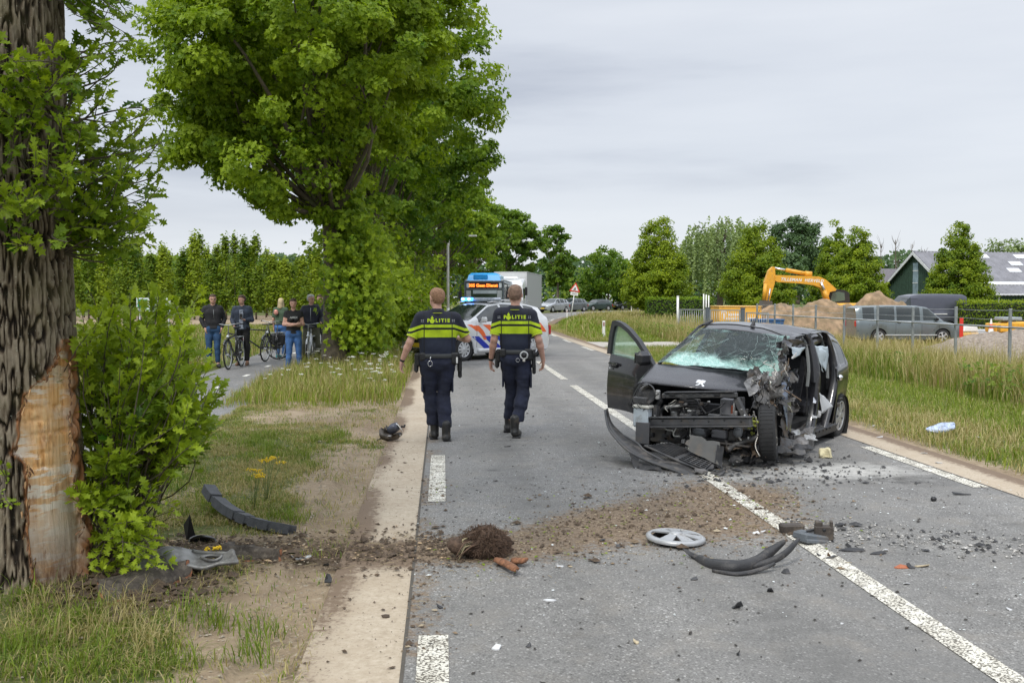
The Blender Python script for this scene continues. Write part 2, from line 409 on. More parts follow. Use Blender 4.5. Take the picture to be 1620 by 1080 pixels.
# asphalt
def asphalt(name,base,specks=True):
    m,nt,b,_=newmat(name);N=nt.nodes;co_=N.new('ShaderNodeTexCoord').outputs['Object']
    v=N.new('ShaderNodeTexVoronoi');v.inputs['Scale'].default_value=95;nt.links.new(co_,v.inputs['Vector'])
    st=gmix(nt,grange(nt,v.outputs['Distance'],.1,.75),mulc(base,1.30),mulc(base,.55))
    sp_=N.new('ShaderNodeSeparateColor');nt.links.new(v.outputs['Color'],sp_.inputs[0])
    st=gmix(nt,grange(nt,sp_.outputs[0],.90,.96),st,mulc(base,2.1));st=gmix(nt,grange(nt,sp_.outputs[1],.80,.9),st,mulc(base,.35))
    fine=gnoise(nt,co_,9,8,.75);big=gnoise(nt,co_,.7,5,.6)
    mpn=N.new('ShaderNodeMapping');mpn.inputs['Scale'].default_value=(2.2,.12,1);nt.links.new(co_,mpn.inputs[0])
    streak=gnoise(nt,mpn.outputs[0],1.3,6,.6)
    c=gmix(nt,grange(nt,fine,.3,.7,0,.5),st,mulc(base,1.25));c=gmix(nt,grange(nt,big,.38,.66,.0,.6),c,mulc(base,.62));c=gmix(nt,grange(nt,gnoise(nt,co_,2.6,6,.7),.5,.68,.0,.4),c,(.27,.245,.21))
    c=gmix(nt,grange(nt,streak,.45,.72,0,.45),c,mulc(base,.7))
    so_=gattr(nt,'soil');sf=gmath(nt,'ADD',so_,grange(nt,gnoise(nt,co_,14,9,.75),.3,.7,-.42,.42));sf=gmath(nt,'MULTIPLY',grange(nt,sf,.38,.72),grange(nt,so_,.02,.2))
    sc_=gramp(nt,gnoise(nt,co_,34,7,.7),[(.3,(.085,.06,.04)),(.5,(.19,.138,.092)),(.72,(.31,.245,.175))])
    c=gmix(nt,sf,c,sc_)
    pw=gattr(nt,'powder');pf=gmath(nt,'ADD',pw,grange(nt,gnoise(nt,co_,7,9,.7),.3,.7,-.35,.35));pf=gmath(nt,'MULTIPLY',grange(nt,pf,.35,1.0,0,.8),grange(nt,pw,.02,.3))
    c=gmix(nt,pf,c,(.50,.49,.46))
    wt=gattr(nt,'darken');wf=gmath(nt,'MULTIPLY',wt,grange(nt,gnoise(nt,co_,5,6,.6),.35,.6));c=gmix(nt,wf,c,mulc(base,.25))
    nt.links.new(c,b.inputs['Base Color']);b.inputs['Roughness'].default_value=.8;b.inputs['Specular IOR Level'].default_value=.3
    gbump(nt,b,gmath(nt,'ADD',v.outputs['Distance'],gmath(nt,'MULTIPLY',sf,gnoise(nt,co_,30,4))),.55,.006)
    return m
MAT_A=asphalt('road_asphalt',(.235,.230,.220));MAT_P=asphalt('path_asphalt',(.225,.223,.22))
def strip(name,s0,s1,d0,d1,z,mat,ds=.5,nd=1,attrs=None,crown=0.):
    S=np.arange(s0,s1+1e-6,ds);Dd=np.linspace(d0,d1,nd+1);SS,DD=np.meshgrid(S,Dd,indexing='ij')
    x,y=rpt(SS,DD);zz=z+np.zeros_like(x)
    ii=np.arange(len(S)*(nd+1)).reshape(len(S),nd+1)
    Fq=np.stack([ii[:-1,:-1],ii[1:,:-1],ii[1:,1:],ii[:-1,1:]],-1).reshape(-1,4)[:,::-1]
    at_=attrs(x,y) if attrs else {}
    o=npmesh(name,np.stack([x,y,zz],-1).reshape(-1,3),Fq,mat,{k:v.ravel() for k,v in at_.items()},smooth=True)
    return tag(o,kind='structure')
def road_attrs(x,y):
    # earth dragged from the tree across the lane to the car
    yc=6.85+.62*np.clip(x-.3,0,4)*1.0;w=.38+.33*np.clip(x,0,3)
    n=n2(x,y,1.4,4,21)
    soil=np.exp(-((y-yc)/w)**2)*(1-sst(x,2.3,3.6))*1.15*(.35+1.2*n)
    soil=np.maximum(soil,.42*np.exp(-(np.hypot((x-2.0)/1.1,(y-8.3)/.9))**2)*(.4+n))
    soil=np.maximum(soil,.55*sst(-x,-.25,.2)*(n>.45))                  # along the left seam
    soil=np.maximum(soil,.30*sst(x,4.5,4.95)*(.3+n))
    powder=np.exp(-(np.hypot((x-3.9)/.9,(y-9.7)/.55))**2)*1.1
    powder=np.maximum(powder,.35*np.exp(-(np.hypot((x-3.5)/1.2,(y-6.7)/.6))**2))
    powder=np.maximum(powder,.75*np.exp(-(np.hypot((x-2.9)/.6,(y-9.4)/.22))**2))
    darken=.9*np.exp(-(np.hypot((x-2.6)/1.1,(y-10.3)/.7))**2)+.8*np.exp(-(np.hypot((x-4.3)/.5,(y-9.15)/.3))**2)  # darker asphalt patches at the wreck's nose and to its right
    rs_=np.random.default_rng(5)
    for k in range(60):
        a,b_=rs_.uniform(.2,4.8),rs_.uniform(3,22);darken=np.maximum(darken,rs_.uniform(.3,.8)*np.exp(-((x-a)/rs_.uniform(.06,.22))**2-((y-b_)/rs_.uniform(.03,.07))**2))
    for a in (.75,1.75,3.1,4.1):darken=np.maximum(darken,.30*np.exp(-((x-a)/.28)**2))
    return {'soil':soil,'powder':powder,'darken':np.clip(darken,0,1)}
strip('road',-30,26,0,5.14,.004,MAT_A,.06,80,road_attrs)
strip('road',26,330,0,5.14,.004,MAT_A,1.,6,lambda x,y:{'soil':x*0,'powder':x*0,'darken':x*0})
# concrete edge strips
m,nt,b,_=newmat('edge_concrete');co_=nt.nodes.new('ShaderNodeTexCoord').outputs['Object']
f1=gnoise(nt,co_,18,9,.75);f2=gnoise(nt,co_,2.2,6,.6)
c=gramp(nt,f1,[(.25,(.30,.24,.17)),(.5,(.44,.37,.28)),(.75,(.56,.49,.39))]);c=gmix(nt,grange(nt,f2,.42,.72,0,.55),c,(.34,.265,.185))
c=gmix(nt,grange(nt,gnoise(nt,co_,60,3),.64,.72),c,(.16,.13,.10));f3=gmath(nt,'ADD',gattr(nt,'soil'),grange(nt,f1,.3,.7,-.4,.4))
c=gmix(nt,grange(nt,f3,.35,.7),c,(.17,.12,.08))
nt.links.new(c,b.inputs['Base Color']);b.inputs['Roughness'].default_value=.9;gbump(nt,b,f1,.5,.008);MAT_C=m
def cattr(x,y):
    n=n2(x,y,1.6,4,31)
    so=np.exp(-((y-6.75)/.40)**2)*1.25*(x<2);so=np.maximum(so,(x<2)*(1.15*sst(-x,.36,.66)*(n+.25)*(.5+sst(n2(x,y,.5,2,9),.4,.7))))
    so=np.maximum(so,(x>2)*(.35*n+.85*sst(x,5.15,5.45)))
    return {'soil':so}
# ragged outer edge: soil creeps over the concrete
strip('edge_strip',-30,30,5.14,5.62,.003,MAT_C,.08,8,cattr)
strip('edge_strip',30,330,5.14,5.62,.003,MAT_C,1.,2,cattr)
strip('edge_strip',-30,30,-.5,0,.003,MAT_C,.08,8,cattr)
strip('edge_strip',30,330,-.55,0,.003,MAT_C,1.,2,cattr)
# dark seam between asphalt and concrete
seam=M('seam_tar',(.085,.075,.062),.9,bump=.4)
strip('road_seam',-10,40,5.13,5.148,.0065,seam,.5,1);strip('road_seam',-10,40,-.01,.012,.0065,seam,.5,1)
# road markings: lumpy thermoplastic, real raised blobs are too fine for this distance so relief is in the material
m,nt,b,out=newmat('road_paint');N=nt.nodes;co_=N.new('ShaderNodeTexCoord').outputs['Object']
v=N.new('ShaderNodeTexVoronoi');v.inputs['Scale'].default_value=62;v.feature='F1';v.distance='CHEBYCHEV';nt.links.new(co_,v.inputs['Vector'])
ga=gnoise(nt,co_,85,3,.6);gb=gnoise(nt,co_,7,4,.6)
hole=gmath(nt,'ADD',gmath(nt,'MULTIPLY',v.outputs['Distance'],.55),gmath(nt,'ADD',gmath(nt,'MULTIPLY',ga,.75),gmath(nt,'MULTIPLY',gb,.35)))
hf=grange(nt,hole,.80,.86)
wcol=gmix(nt,grange(nt,gb,.35,.7),(.72,.70,.62),(.58,.545,.46))
nt.links.new(gmix(nt,hf,wcol,(.14,.125,.10)),b.inputs['Base Color']);b.inputs['Roughness'].default_value=.75
inv=gmath(nt,'SUBTRACT',1.,hf);gbump(nt,b,inv,.8,.006);MAT_W=m
def mark(s0,s1,dc,w=.16,name='lane_marking'):
    return strip(name,s0,s1,dc-w/2,dc+w/2,.0085,MAT_W,min(.5,(s1-s0)/4))
for k in range(-2,12):
    a=2.58+k*5.87;mark(a,a+2.93,5.0,.15,'edge_marking')
    a=8.75+k*5.87;mark(a,a+2.93,.10,.15,'edge_marking')
mark(-10,19.9,2.41,.15,'centre_marking');mark(20.9,27.2,2.41,.15,'centre_marking')
for k in range(12):mark(29.5+k*6,32.5+k*6,2.5,.14,'centre_marking')
for k in range(8):mark(75+k*8,79+k*8,.2,.12,'edge_marking');mark(75+k*8,79+k*8,4.95,.12,'edge_marking')
# cycle path
PY=axis([(-20,10,2),(10,40,.5),(40,120,4)])
pl=np.interp(PY,[0,25,45,120],[-5.35,-5.35,-6.1,-9.5]);pr=np.interp(PY,[0,14,23,34,120],[-3.05,-3.05,-3.25,-3.6,-7.2])
def crossstrip(name,ys,xl,xr,z,mat,n=12,at_=None):
    V=[]; 
    for yy,a,c_ in zip(ys,xl,xr):
        for k in range(n+1):V.append((a+(c_-a)*k/n,yy,z))
    ii=np.arange(len(ys)*(n+1)).reshape(len(ys),n+1)
    Fq=np.stack([ii[:-1,:-1],ii[:-1,1:],ii[1:,1:],ii[1:,:-1]],-1).reshape(-1,4)
    return tag(npmesh(name,V,Fq,mat,at_ and {k:np.full(len(V),q) for k,q in at_.items()},smooth=True),kind='structure')
crossstrip('cycle_path',PY,pl,pr,.004,MAT_P,8,{'soil':0,'powder':0,'darken':0})
wm=M('path_paint',(.72,.71,.66),.7,bump=.3)
for k in range(9):
    yy=13.2+k*3.0;xc=np.interp(yy,PY,(pl+pr)/2);mb=MB();mb.add([(xc-.05,yy,.009),(xc+.05,yy,.009),(xc+.05,yy+.55,.009),(xc-.05,yy+.55,.009)],[(0,1,2,3)])
    tag(obj('path_marking',mb,wm),kind='structure')
# sandy lay-by right of the road and farm yard
crossstrip('gravel_entrance',np.linspace(34.5,38.5,8),[5.5]*8,[9.5+.4*math.sin(k) for k in range(8)],.006,M('entrance_gravel',(.40,.37,.33),.95,var=.25,scale=9,bump=.6,bscale=30),6)
# ================================================================ leaves, trees, grass
def unit(v):return v/np.maximum(np.linalg.norm(v,axis=-1,keepdims=True),1e-9)
def rand_unit(n):return unit(rng.normal(size=(n,3)))
LOBE=np.array([(0,0),(.04,.08),(.07,.20),(.20,.30),(.08,.38),(.34,.56),(.13,.60),(.30,.80),(.09,.82),(.0,1.0),(-.09,.83),(-.28,.79),(-.13,.61),(-.34,.54),(-.08,.39),(-.19,.29),(-.07,.20),(-.04,.08)])
def leaves(P,size,nrm,tint,shape='kite',droop=.25):
    """leaf blades at points P; nrm leans their faces. returns V, F(tri), T"""
    n=len(P);N_=unit(nrm+.75*rand_unit(n));A=unit(np.cross(N_,rand_unit(n)));B=np.cross(N_,A)
    sz=size*rng.uniform(.65,1.25,n)[:,None]
    if shape== 'kite':
        q=[(0,-.5,0),(.32,0,.06),(0,.5,-.02),(-.32,0,.06)]
        V=np.stack([P+sz*(A*a+B*b+N_*c) for a,b,c in q],1).reshape(-1,3)
        base=(np.arange(n)*4)[:,None];F=np.concatenate([base+[0,1,2],base+[0,2,3]],1).reshape(-1,3);T=np.repeat(tint,4)
    elif shape== 'star':   # small cluster: three crossed narrow lobes
        V=[]; 
        q=[(-.5,-.2,0),(-.1,.12,.05),(0,-.5,.0),(.12,.1,-.05),(.5,-.15,.08),(.1,.25,.0),(.15,.55,.05),(-.12,.3,-.03),(-.45,.35,.04)]
        V=np.stack([P+sz*(A*a+B*b+N_*c) for a,b,c in q],1).reshape(-1,3)
        base=(np.arange(n)*9)[:,None]
        F=np.concatenate([base+[0,2,1],base+[2,4,3],base+[1,2,3],base+[3,4,5],base+[1,3,5],base+[5,6,7],base+[1,5,7],base+[1,7,8]],1).reshape(-1,3);T=np.repeat(tint,9)
    else:                   # lobed oak leaf
        L=LOBE;k=len(L);ph=rng.uniform(-.5,.5,n)[:,None]
        cen=P+sz*(B*.5)
        V=[cen]
        for a,b in L:
            lift=.35*abs(a)*(1+ph)-droop*b*b
            V.append(P+sz*(A*a*.95+B*b+N_*lift))
        V=np.stack(V,1).reshape(-1,3);base=(np.arange(n)*(k+1))[:,None]
        F=np.concatenate([base+[0,i+1,(i+1) % k+1] for i in range(k)],1).reshape(-1,3);T=np.repeat(tint,k+1)
    return V,F,T
def crown_pts(ells,nclump,per,rc,shell=.55,flat=.7):
    """leaf points in clumps spread over ellipsoids (cx,cy,cz,rx,ry,rz)"""
    vol=np.array([e[3]*e[4]*e[5] for e in ells])**.8;cnt=np.maximum(1,(nclump*vol/vol.sum()).astype(int))
    C=[];O=[]
    for e,c in zip(ells,cnt):
        u=rand_unit(c);r=shell+(1-shell)*rng.uniform(0,1,c)**.6
        ctr=np.array(e[:3]);R_=np.array(e[3:6]);C.append(ctr+u*R_*r[:,None]);O.append(u)
    C=np.concatenate(C);O=np.concatenate(O);nc=len(C)
    rcs=rc*rng.uniform(.6,1.45,nc)
    k=np.repeat(np.arange(nc),rng.poisson(per,nc)+1)
    q=rand_unit(len(k))*(rng.uniform(0,1,len(k))**.45)[:,None];q[:,2] *= flat
    P=C[k]+q*rcs[k][:,None]
    tin=rng.uniform(-.22,.22,nc)[k]
    return P,unit(q*1.0+O[k]*.6+np.array([0,0,.55])),tin,C
def limb(mb,a,b,r0,r1,sag=.15,n=6,seg=6):
    a=Vector(a);b=Vector(b);L=(b-a).length;pts=[];off=Vector(rng.normal(size=3))*.08*L
    for i in range(seg+1):
        t=i/seg;p=a.lerp(b,t);p+= off*math.sin(pi*t)+Vector((0,0,sag*L*math.sin(pi*t)));pts.append(p)
    mb.tube(pts,[r0+(r1-r0)*(i/seg)**.7 for i in range(seg+1)],n,0,None,False);return pts
def trunk_mesh(x0,y0,z0,top,r0,lean=(0,0),n=12,seg=14,flare=1.5):
    mb=MB();pts=[];rr=[]
    for i in range(seg+1):
        t=i/seg;pts.append((x0+lean[0]*t+.06*r0*10*math.sin(t*5+x0)*t,y0+lean[1]*t,z0+(top-z0)*t))
        rr.append(r0*(1-.72*t)*(1+(flare-1)*math.exp(-t*14)))
    mb.tube(pts,rr,n,0,None,True);return mb,pts,rr
bark=M('bark',(.105,.085,.062),.95,var=.35,scale=9,bump=1.0,bscale=26,dirt=.3,dcol=(.10,.12,.05),dscale=3)
bark_far=M('bark_far',(.13,.105,.08),.95,var=.3,scale=5)
def tree(name,label,loc,H,ells,nclump,per,leaf,mat,tr=.2,rc=.5,lean=(0,0),group=None,shell=.5,tint0=.46,cat='tree',nl=26,shape='kite',top=.72,cz0=.35,parent_loc=None,flat=.7,brk=None):
    """whole tree in its own coordinates: trunk with limbs, and a crown of leaves"""
    t=thing(name,label,cat,loc,0,group)
    P,Nr,tin,C=crown_pts(ells,nclump,per,rc,shell,flat)
    mb,pts,rr=trunk_mesh(0,0,-.1,H*top,tr,lean)
    sel=rng.permutation(len(C))[:nl]
    for i in sel:
        c=C[i];f=np.clip((c[2]/H-.25)*.75+rng.uniform(-.08,.05),cz0,top*.95)/top*1.0
        k=int(np.clip(f*(len(pts)-1),0,len(pts)-2));a=pts[k]
        limb(mb,a,c,rr[k]*.45,.012,.06,5,5)
    obj('trunk',mb,brk or bark,t)
    ti=np.clip(tint0+tin+rng.normal(0,.13,len(P)),0,1)
    V,F,T=leaves(P,leaf,Nr,ti,shape)
    npmesh('crown',V,F,mat,{'tint':T},parent=t)
    return t
oak_leaf=leafmat('oak_leaf',(.080,.175,.012),(.38,.50,.03),.52)
oak_far=leafmat('oak_leaf_far',(.055,.135,.014),(.28,.41,.03),.48)
horn_leaf=leafmat('hornbeam_leaf',(.075,.165,.012),(.38,.46,.02),.45)
willow_leaf=leafmat('willow_leaf',(.085,.14,.045),(.32,.41,.15),.35)
nurs_leaf=leafmat('nursery_leaf',(.035,.11,.010),(.38,.47,.025),.42)
dull_leaf=leafmat('dull_leaf',(.035,.080,.030),(.12,.20,.075),.3)

# ---- the row of oaks along the left side of the road
_c=atd(531,470,22.7);OX,OY=-2.45,22.7
_c=at(533,588);OX,OY=_c.x,_c.y
def ell(px,py,dep,rpx,rpy,rd,base):
    """an ellipsoid seen at pixel (px, py) at that depth, sizes in pixels across and up, metres deep"""
    c=atd(px,py,dep);s=dep/FPX;return (c.x-base[0],c.y-base[1],c.z-base[2],rpx*s,rd,rpy*s)
b2=(OX,OY,0)
E2=[ell(470,60,22.2,210,190,3.6,b2),ell(345,110,22.2,110,140,2.6,b2),ell(420,270,21.8,105,62,2.0,b2),ell(335,210,22.4,80,80,1.8,b2),ell(600,130,22.8,110,150,2.6,b2),
      ell(560,-110,22.8,170,170,3.2,b2),ell(640,30,23.5,110,100,2.5,b2),ell(470,320,22.5,55,28,1.0,b2)]
t2=tree('oak_tree','big spreading oak with a leafy lower trunk, second from the left along the road',(OX,OY,0),11.5,E2,560,165,.125,oak_leaf,.30,.38,(-.35,0),'roadside oaks',.42,.56,nl=46,top=.62,shape='star')
# leafy shoots round its lower trunk
P=[]; 
for zc,w,k in ((.5,.55,700),(1.2,.8,1800),(2.0,.95,2400),(2.8,.9,2000),(3.6,.6,1100),(4.4,.35,450)):
    u=rng.normal(size=(k,3))*[w*.44,w*.5,.38]+[.68-.08*zc if zc<3.3 else .25,-.15,zc];P.append(u)
P=np.concatenate(P);k=len(P);q=n2(P[:,0]*1.0+P[:,1],P[:,2],3.2,2,5);P=P[q>.40];k=len(P)
V,F,T=leaves(P,.14,unit(P*[1,1,.1]+[0,-.5,.4]),np.clip(.62+rng.normal(0,.2,k)+(n2(P[:,0],P[:,2],2,2,8)-.5)*.9,0,1),'star')
npmesh('trunk_shoots',V,F,oak_leaf,{'tint':T},parent=t2)
for j,(yy,hh,cr_,tint,lab) in enumerate((
        (33.5,13.2,4.5,.40,'tall dark oak just behind the big spreading oak, third along the road'),
        (44.5,12.6,4.6,.36,'fourth roadside oak, behind the street lamp side of the row'),
        (56,11.8,4.2,.44,'fifth roadside oak, above the bus'),
        (68,10.8,4.2,.56,'lighter green roadside oak behind the bus roof'),
        (81,10.6,4.2,.42,'roadside oak rising over the lorry box'),
        (97,10.6,4.0,.34,'roadside oak beyond the lorry where the road bends'))):
    s_=np.interp(yy,RE[:,1],SA);x,y=rpt(s_,5.14+2.3)
    E=[(0,0,hh*.62,cr_,cr_,hh*.36),(0,-.3,hh*.60,cr_*.72,cr_*.8,hh*.15),(-.6,0,hh*.8,cr_*.7,cr_*.7,hh*.19),(1.3,-.5,hh*.68,cr_*.7,cr_*.7,hh*.14)]
    lf=.17+.0022*(yy-30)
    t=tree('oak_tree',lab,(x,y,0),hh,E,330 if j<2 else 200,100 if j<3 else 70,lf*.95,oak_far if j not in (0,3) else oak_leaf,.27,.48,(.2,0),'roadside oaks',.55,tint,nl=26,shape='star')
    k=2600 if j<3 else 1100
    P=rng.normal(size=(k,3))*[.5,.6,1.1]+[.15,-.3,2.1];P=P[P[:,2]>.1];k=len(P)
    V,F,T=leaves(P,.17,unit(P*[1,1,.1]+[0,-.5,.4]),np.clip(.60+rng.normal(0,.2,k)+(n2(P[:,0],P[:,2],2,2,8)-.5)*.8,0,1),'star')
    npmesh('trunk_shoots',V,F,oak_leaf,{'tint':T},parent=t)
# bushes along the verge between the oaks
for j,(yy,w,h,lab) in enumerate(((27.5,1.0,2.3,'yellow-green bush right of the leafy oak trunk'),(31,1.2,3.2,'tall yellowish bush beside the lamp post side of the oaks'),(39,1.3,2.8,'bush in the verge behind the police car'),(48,1.3,2.6,'bush in the verge left of the bus'))):
    mb=MB();t=thing('roadside_bush',lab,'bush',(-1.75+.15*j,yy,0),0,'bushes between the oaks')
    for _ in range(9):limb(mb,(rng.normal()*.15,rng.normal()*.15,0),(rng.normal()*w*.5,rng.normal()*w*.5,h*rng.uniform(.6,1)),.02,.005,.05,5,4)
    obj('stem',mb,bark,t)
    P,Nr,tin,C=crown_pts([(0,0,h*.5,w,w,h*.5)],60,55,.3,.3)
    V,F,T=leaves(P,.15,Nr,np.clip(.72+tin+rng.normal(0,.15,len(P)),0,1),'star');npmesh('foliage',V,F,oak_leaf,{'tint':T},parent=t)
# ---- trees beyond the bend
def put_tree(px,pytop,pyb,dep,wpx,label,mat,tint,kind='round',name='tree',leaf=None,group=None,nc=110,per=60):
    if kind== 'pyramid':nc,per,leaf=int(nc*1.3),int(per*1.35),dep*.0023
    b=atd(px,pyb,dep);s=dep/FPX;gz=min(0,b.z);H=(pyb-pytop)*s;w=wpx*s/2;lf=leaf or dep*.0030
    if kind== 'round':E=[(0,0,H*.60,w,w,H*.36),(w*.3,0,H*.42,w*.8,w*.8,H*.2),(-w*.25,0,H*.78,w*.65,w*.65,H*.2)]
    elif kind== 'pyramid':E=[(0,0,H*f,w*(1-f**1.7)*min(1,.5+f*2.2)*1.02,w*(1-f**1.7)*min(1,.5+f*2.2),H*.085) for f in np.linspace(.17,.90,11)]
    return tree(name,label,(b.x,b.y,b.z),H,E,nc,per,lf,mat,max(.12,H*.018),max(.35,w*(.17 if kind== 'pyramid' else .22)),(0,0),group,.68 if kind== 'pyramid' else .55,tint,nl=14,brk=bark_far)
put_tree(882,352,489,128,56,'slender oak with a bare trunk beyond the bend, left of the warning sign',oak_far,.30,nc=120)
put_tree(962,385,490,138,76,'oak with an open crown and shoots on its trunk behind the parked cars',oak_far,.36,nc=95,per=45)
G='pyramid hornbeams behind the fence'
put_tree(1040,331,503,88,122,'broad pyramid-shaped tree left of the weeping willow, beside the hedge end',horn_leaf,.52,'pyramid','hornbeam_tree',group=G,nc=230,per=85)
put_tree(1196,343,500,90,128,'broad pyramid-shaped tree right of the weeping willow, behind the digger bucket',horn_leaf,.45,'pyramid','hornbeam_tree',group=G,nc=230,per=85)
put_tree(1322,348,500,100,96,'pyramid-shaped tree half hidden behind another, above the digger boom',horn_leaf,.38,'pyramid','hornbeam_tree',group=G,nc=190,per=70)
put_tree(1354,355,500,90,114,'pyramid-shaped tree right above the digger cab and soil heap',horn_leaf,.50,'pyramid','hornbeam_tree',group=G,nc=230,per=80)
put_tree(1515,346,505,75,114,'pyramid-shaped tree standing in front of the dark green barn',horn_leaf,.42,'pyramid','hornbeam_tree',group=G,nc=250,per=85)
put_tree(1262,340,480,150,96,'round blue-green tree far behind the digger',dull_leaf,.55,nc=170,per=70)
put_tree(1235,395,490,120,80,'grey-green shrubby tree behind the digger arm',dull_leaf,.75,nc=120)
put_tree(1600,375,470,170,90,'pale tree showing over the barn ridge at the right edge',willow_leaf,.45,nc=90,per=40)
put_tree(1018,450,485,150,40,'small round light green tree before the greenhouses',nurs_leaf,.35,nc=40)
put_tree(985,452,486,145,32,'small round tree left of the broad pyramid tree',nurs_leaf,.3,nc=40)
# weeping willow
b=atd(1138,500,108);s=108/FPX;wt=thing('willow_tree','weeping willow with hanging pale green strands between two pyramid trees','tree',b)
mb,pts,rr=trunk_mesh(0,0,-.2,7.5,.4)
St=[];Sn=[];St_t=[]
for k in range(520):
    u=rand_unit(1)[0];u[2]=abs(u[2]);c=u*[5.2,4.8,4.6]*rng.uniform(.55,1)+[.2,0,6.2];L=rng.uniform(1.2,5.5)*(.6+.5*(1-u[2]));L=min(L,c[2]-.8);n=int(L*11)
    tt=np.linspace(0,1,n);q=np.stack([c[0]+u[0]*.5*tt,c[1]+u[1]*.5*tt,c[2]-L*tt],1)+rng.normal(0,.09,(n,3));St.append(q);St_t.append(np.full(n,rng.uniform(.2,.8)))
    if k % 14== 0:limb(mb,pts[-3],c,.1,.02,.1,5,5)
obj('trunk',mb,bark_far,wt);P=np.concatenate(St);T0=np.concatenate(St_t)
V,F,T=leaves(P,.30,np.tile([0,-1.,.2],(len(P),1)),np.clip(T0+rng.normal(0,.1,len(P)),0,1));npmesh('crown',V,F,willow_leaf,{'tint':T},parent=wt)
# bare poplar-like trees over the barn
for j,(px,tp,sc) in enumerate(((1393,372,1.),(1416,366,1.2),(1442,372,.9),(1462,380,.8))):
    b=atd(px,470,190);H=(470-tp)*190/FPX;t=thing('bare_tree',('leftmost','tallest','third','rightmost')[j]+' of the four leafless trees behind the barn roof','tree',(b.x,b.y,0),0,'leafless trees behind the barn')
    mb,pts,rr=trunk_mesh(0,0,0,H,.16)
    for k in range(30):
        i=rng.integers(4,len(pts)-1);a=Vector(pts[i]);w=rng.uniform(0,2*pi);L=rng.uniform(.8,2.6)*sc;limb(mb,a,a+Vector((cos(w)*L*.35,sin(w)*L*.35,L)),.05,.012,0,4,3)
    obj('trunk',mb,bark_far,t)
# ---- tree nursery on the left: rows of slim upright trees
vari=[]
for v_ in range(5):
    H=6.6+.35*v_;P=[]; 
    for k in range(92):
        z=rng.uniform(1.15,H);f=(z-.9)/(H-.9);w=.66*math.sin(min(1,f*3)*pi/2)*(1-f**1.7)+.06
        u=rng.uniform(0,2*pi);n=24;q=rng.normal(size=(n,3))*[.15,.15,.32]+[cos(u)*w*.8,sin(u)*w*.8,z];P.append(q)
    P=np.concatenate(P);ctr=P*[1,1,0]
    ti=np.clip([.32,.50,.26,.62,.40][v_]+.5*(n2(P[:,0]+v_*9,P[:,2],1.4,2,5)-.5)+rng.normal(0,.14,len(P)),0,1)
    V,F,T=leaves(P,.24,unit(ctr+[0,0,.35]),ti)
    t=thing('nursery_tree','slim upright nursery tree in the rows behind the cycle path','tree',(0,0,0),0,'slim trees in the nursery rows')
    mb,pts,rr=trunk_mesh(0,0,-.1,H*.8,.055,n=6,seg=5);obj('trunk',mb,bark_far,t);npmesh('crown',V,F,nurs_leaf,{'tint':T},parent=t);vari.append(t)
cnt=0
for row in range(3):
    for i in range(24):
        px=95+i*24+row*9+rng.uniform(-5,5);dep=80+row*8; 
        if px>590:continue
        b=atd(px,470,dep);sc=rng.uniform(.72,.88)*(1.0 if px<430 else .84)
        o=vari[cnt] if cnt<5 else copy_tree(vari[rng.integers(0,5)]);cnt+= 1
        o.location=(b.x,b.y,-.05);o.rotation_euler=(0,0,rng.uniform(0,6.28));o.scale=(1.0,1.0,sc)
put_tree(462,405,492,110,60,'rounder green tree among the nursery rows, left of the oak trunk',dull_leaf,.4,nc=60)
# ---- far woods closing the horizon
def woods(name,pts,H,dens,mat,leaf,tint=.4,seed=0):
    P=[]
    for (x0,y0),(x1,y1) in zip(pts[:-1],pts[1:]):
        L=math.hypot(x1-x0,y1-y0);n=int(L*dens);t=rng.uniform(0,1,n);x=x0+(x1-x0)*t;y=y0+(y1-y0)*t+rng.normal(0,3,n)
        hh=H*(.45+.75*n2(x+y*.3,y*0,.07,3,seed));P.append(np.stack([x,y,rng.uniform(0,1,n)**.8*hh],1))
    P=np.concatenate(P);ti=np.clip(tint+.9*(n2(P[:,0],P[:,2],.25,2,3)-.5)+rng.normal(0,.12,len(P)),0,1)
    V,F,T=leaves(P,leaf,np.tile([0,-1.,.6],(len(P),1)),ti)
    return tag(npmesh(name,V,F,mat,{'tint':T}),kind='stuff',label='distant belt of trees along the horizon')
woods('distant_woods',[(-420,230),(-200,250),(-40,235),(60,240),(170,250),(420,260),(700,200)],13,90,dull_leaf,1.3,.35)
woods('distant_woods',[(-330,120),(-140,150),(-60,135),(-20,118)],8,90,nurs_leaf,.95,.25,4)
woods('distant_woods',[(14,136),(30,150),(50,160),(75,175)],9,55,nurs_leaf,.55,.30,5)
woods('distant_woods',[(-900,-200),(-500,60),(-330,130)],12,30,dull_leaf,2.,.35,8)
woods('distant_woods',[(150,190),(300,120),(600,-60),(900,-200)],12,30,dull_leaf,2.,.35,8)
# conifers just behind the parked cars
for j,px in enumerate((902,925,942,985)):
    b=atd(px,490,142);t=thing('conifer',('leftmost','second','third','rightmost')[j]+' of the dark conifers behind the queue of cars','tree',(b.x,b.y,0),0,'conifers behind the queue of cars')
    H=4.3+.5*(j % 2);mb,pts,rr=trunk_mesh(0,0,0,H,.12,n=6,seg=4);obj('trunk',mb,bark_far,t)
    z=rng.uniform(.2,H,1500);w=.25+1.3*(1-z/H)**.7;a=rng.uniform(0,2*pi,1500);P=np.stack([cos(0)*np.cos(a)*w,np.sin(a)*w,z],1)+rng.normal(0,.15,(1500,3))
    V,F,T=leaves(P,.4,unit(P*[1,1,0]+[0,0,.3]),np.clip(rng.normal(.25,.15,1500),0,1));npmesh('crown',V,F,oak_far,{'tint':T},parent=t)
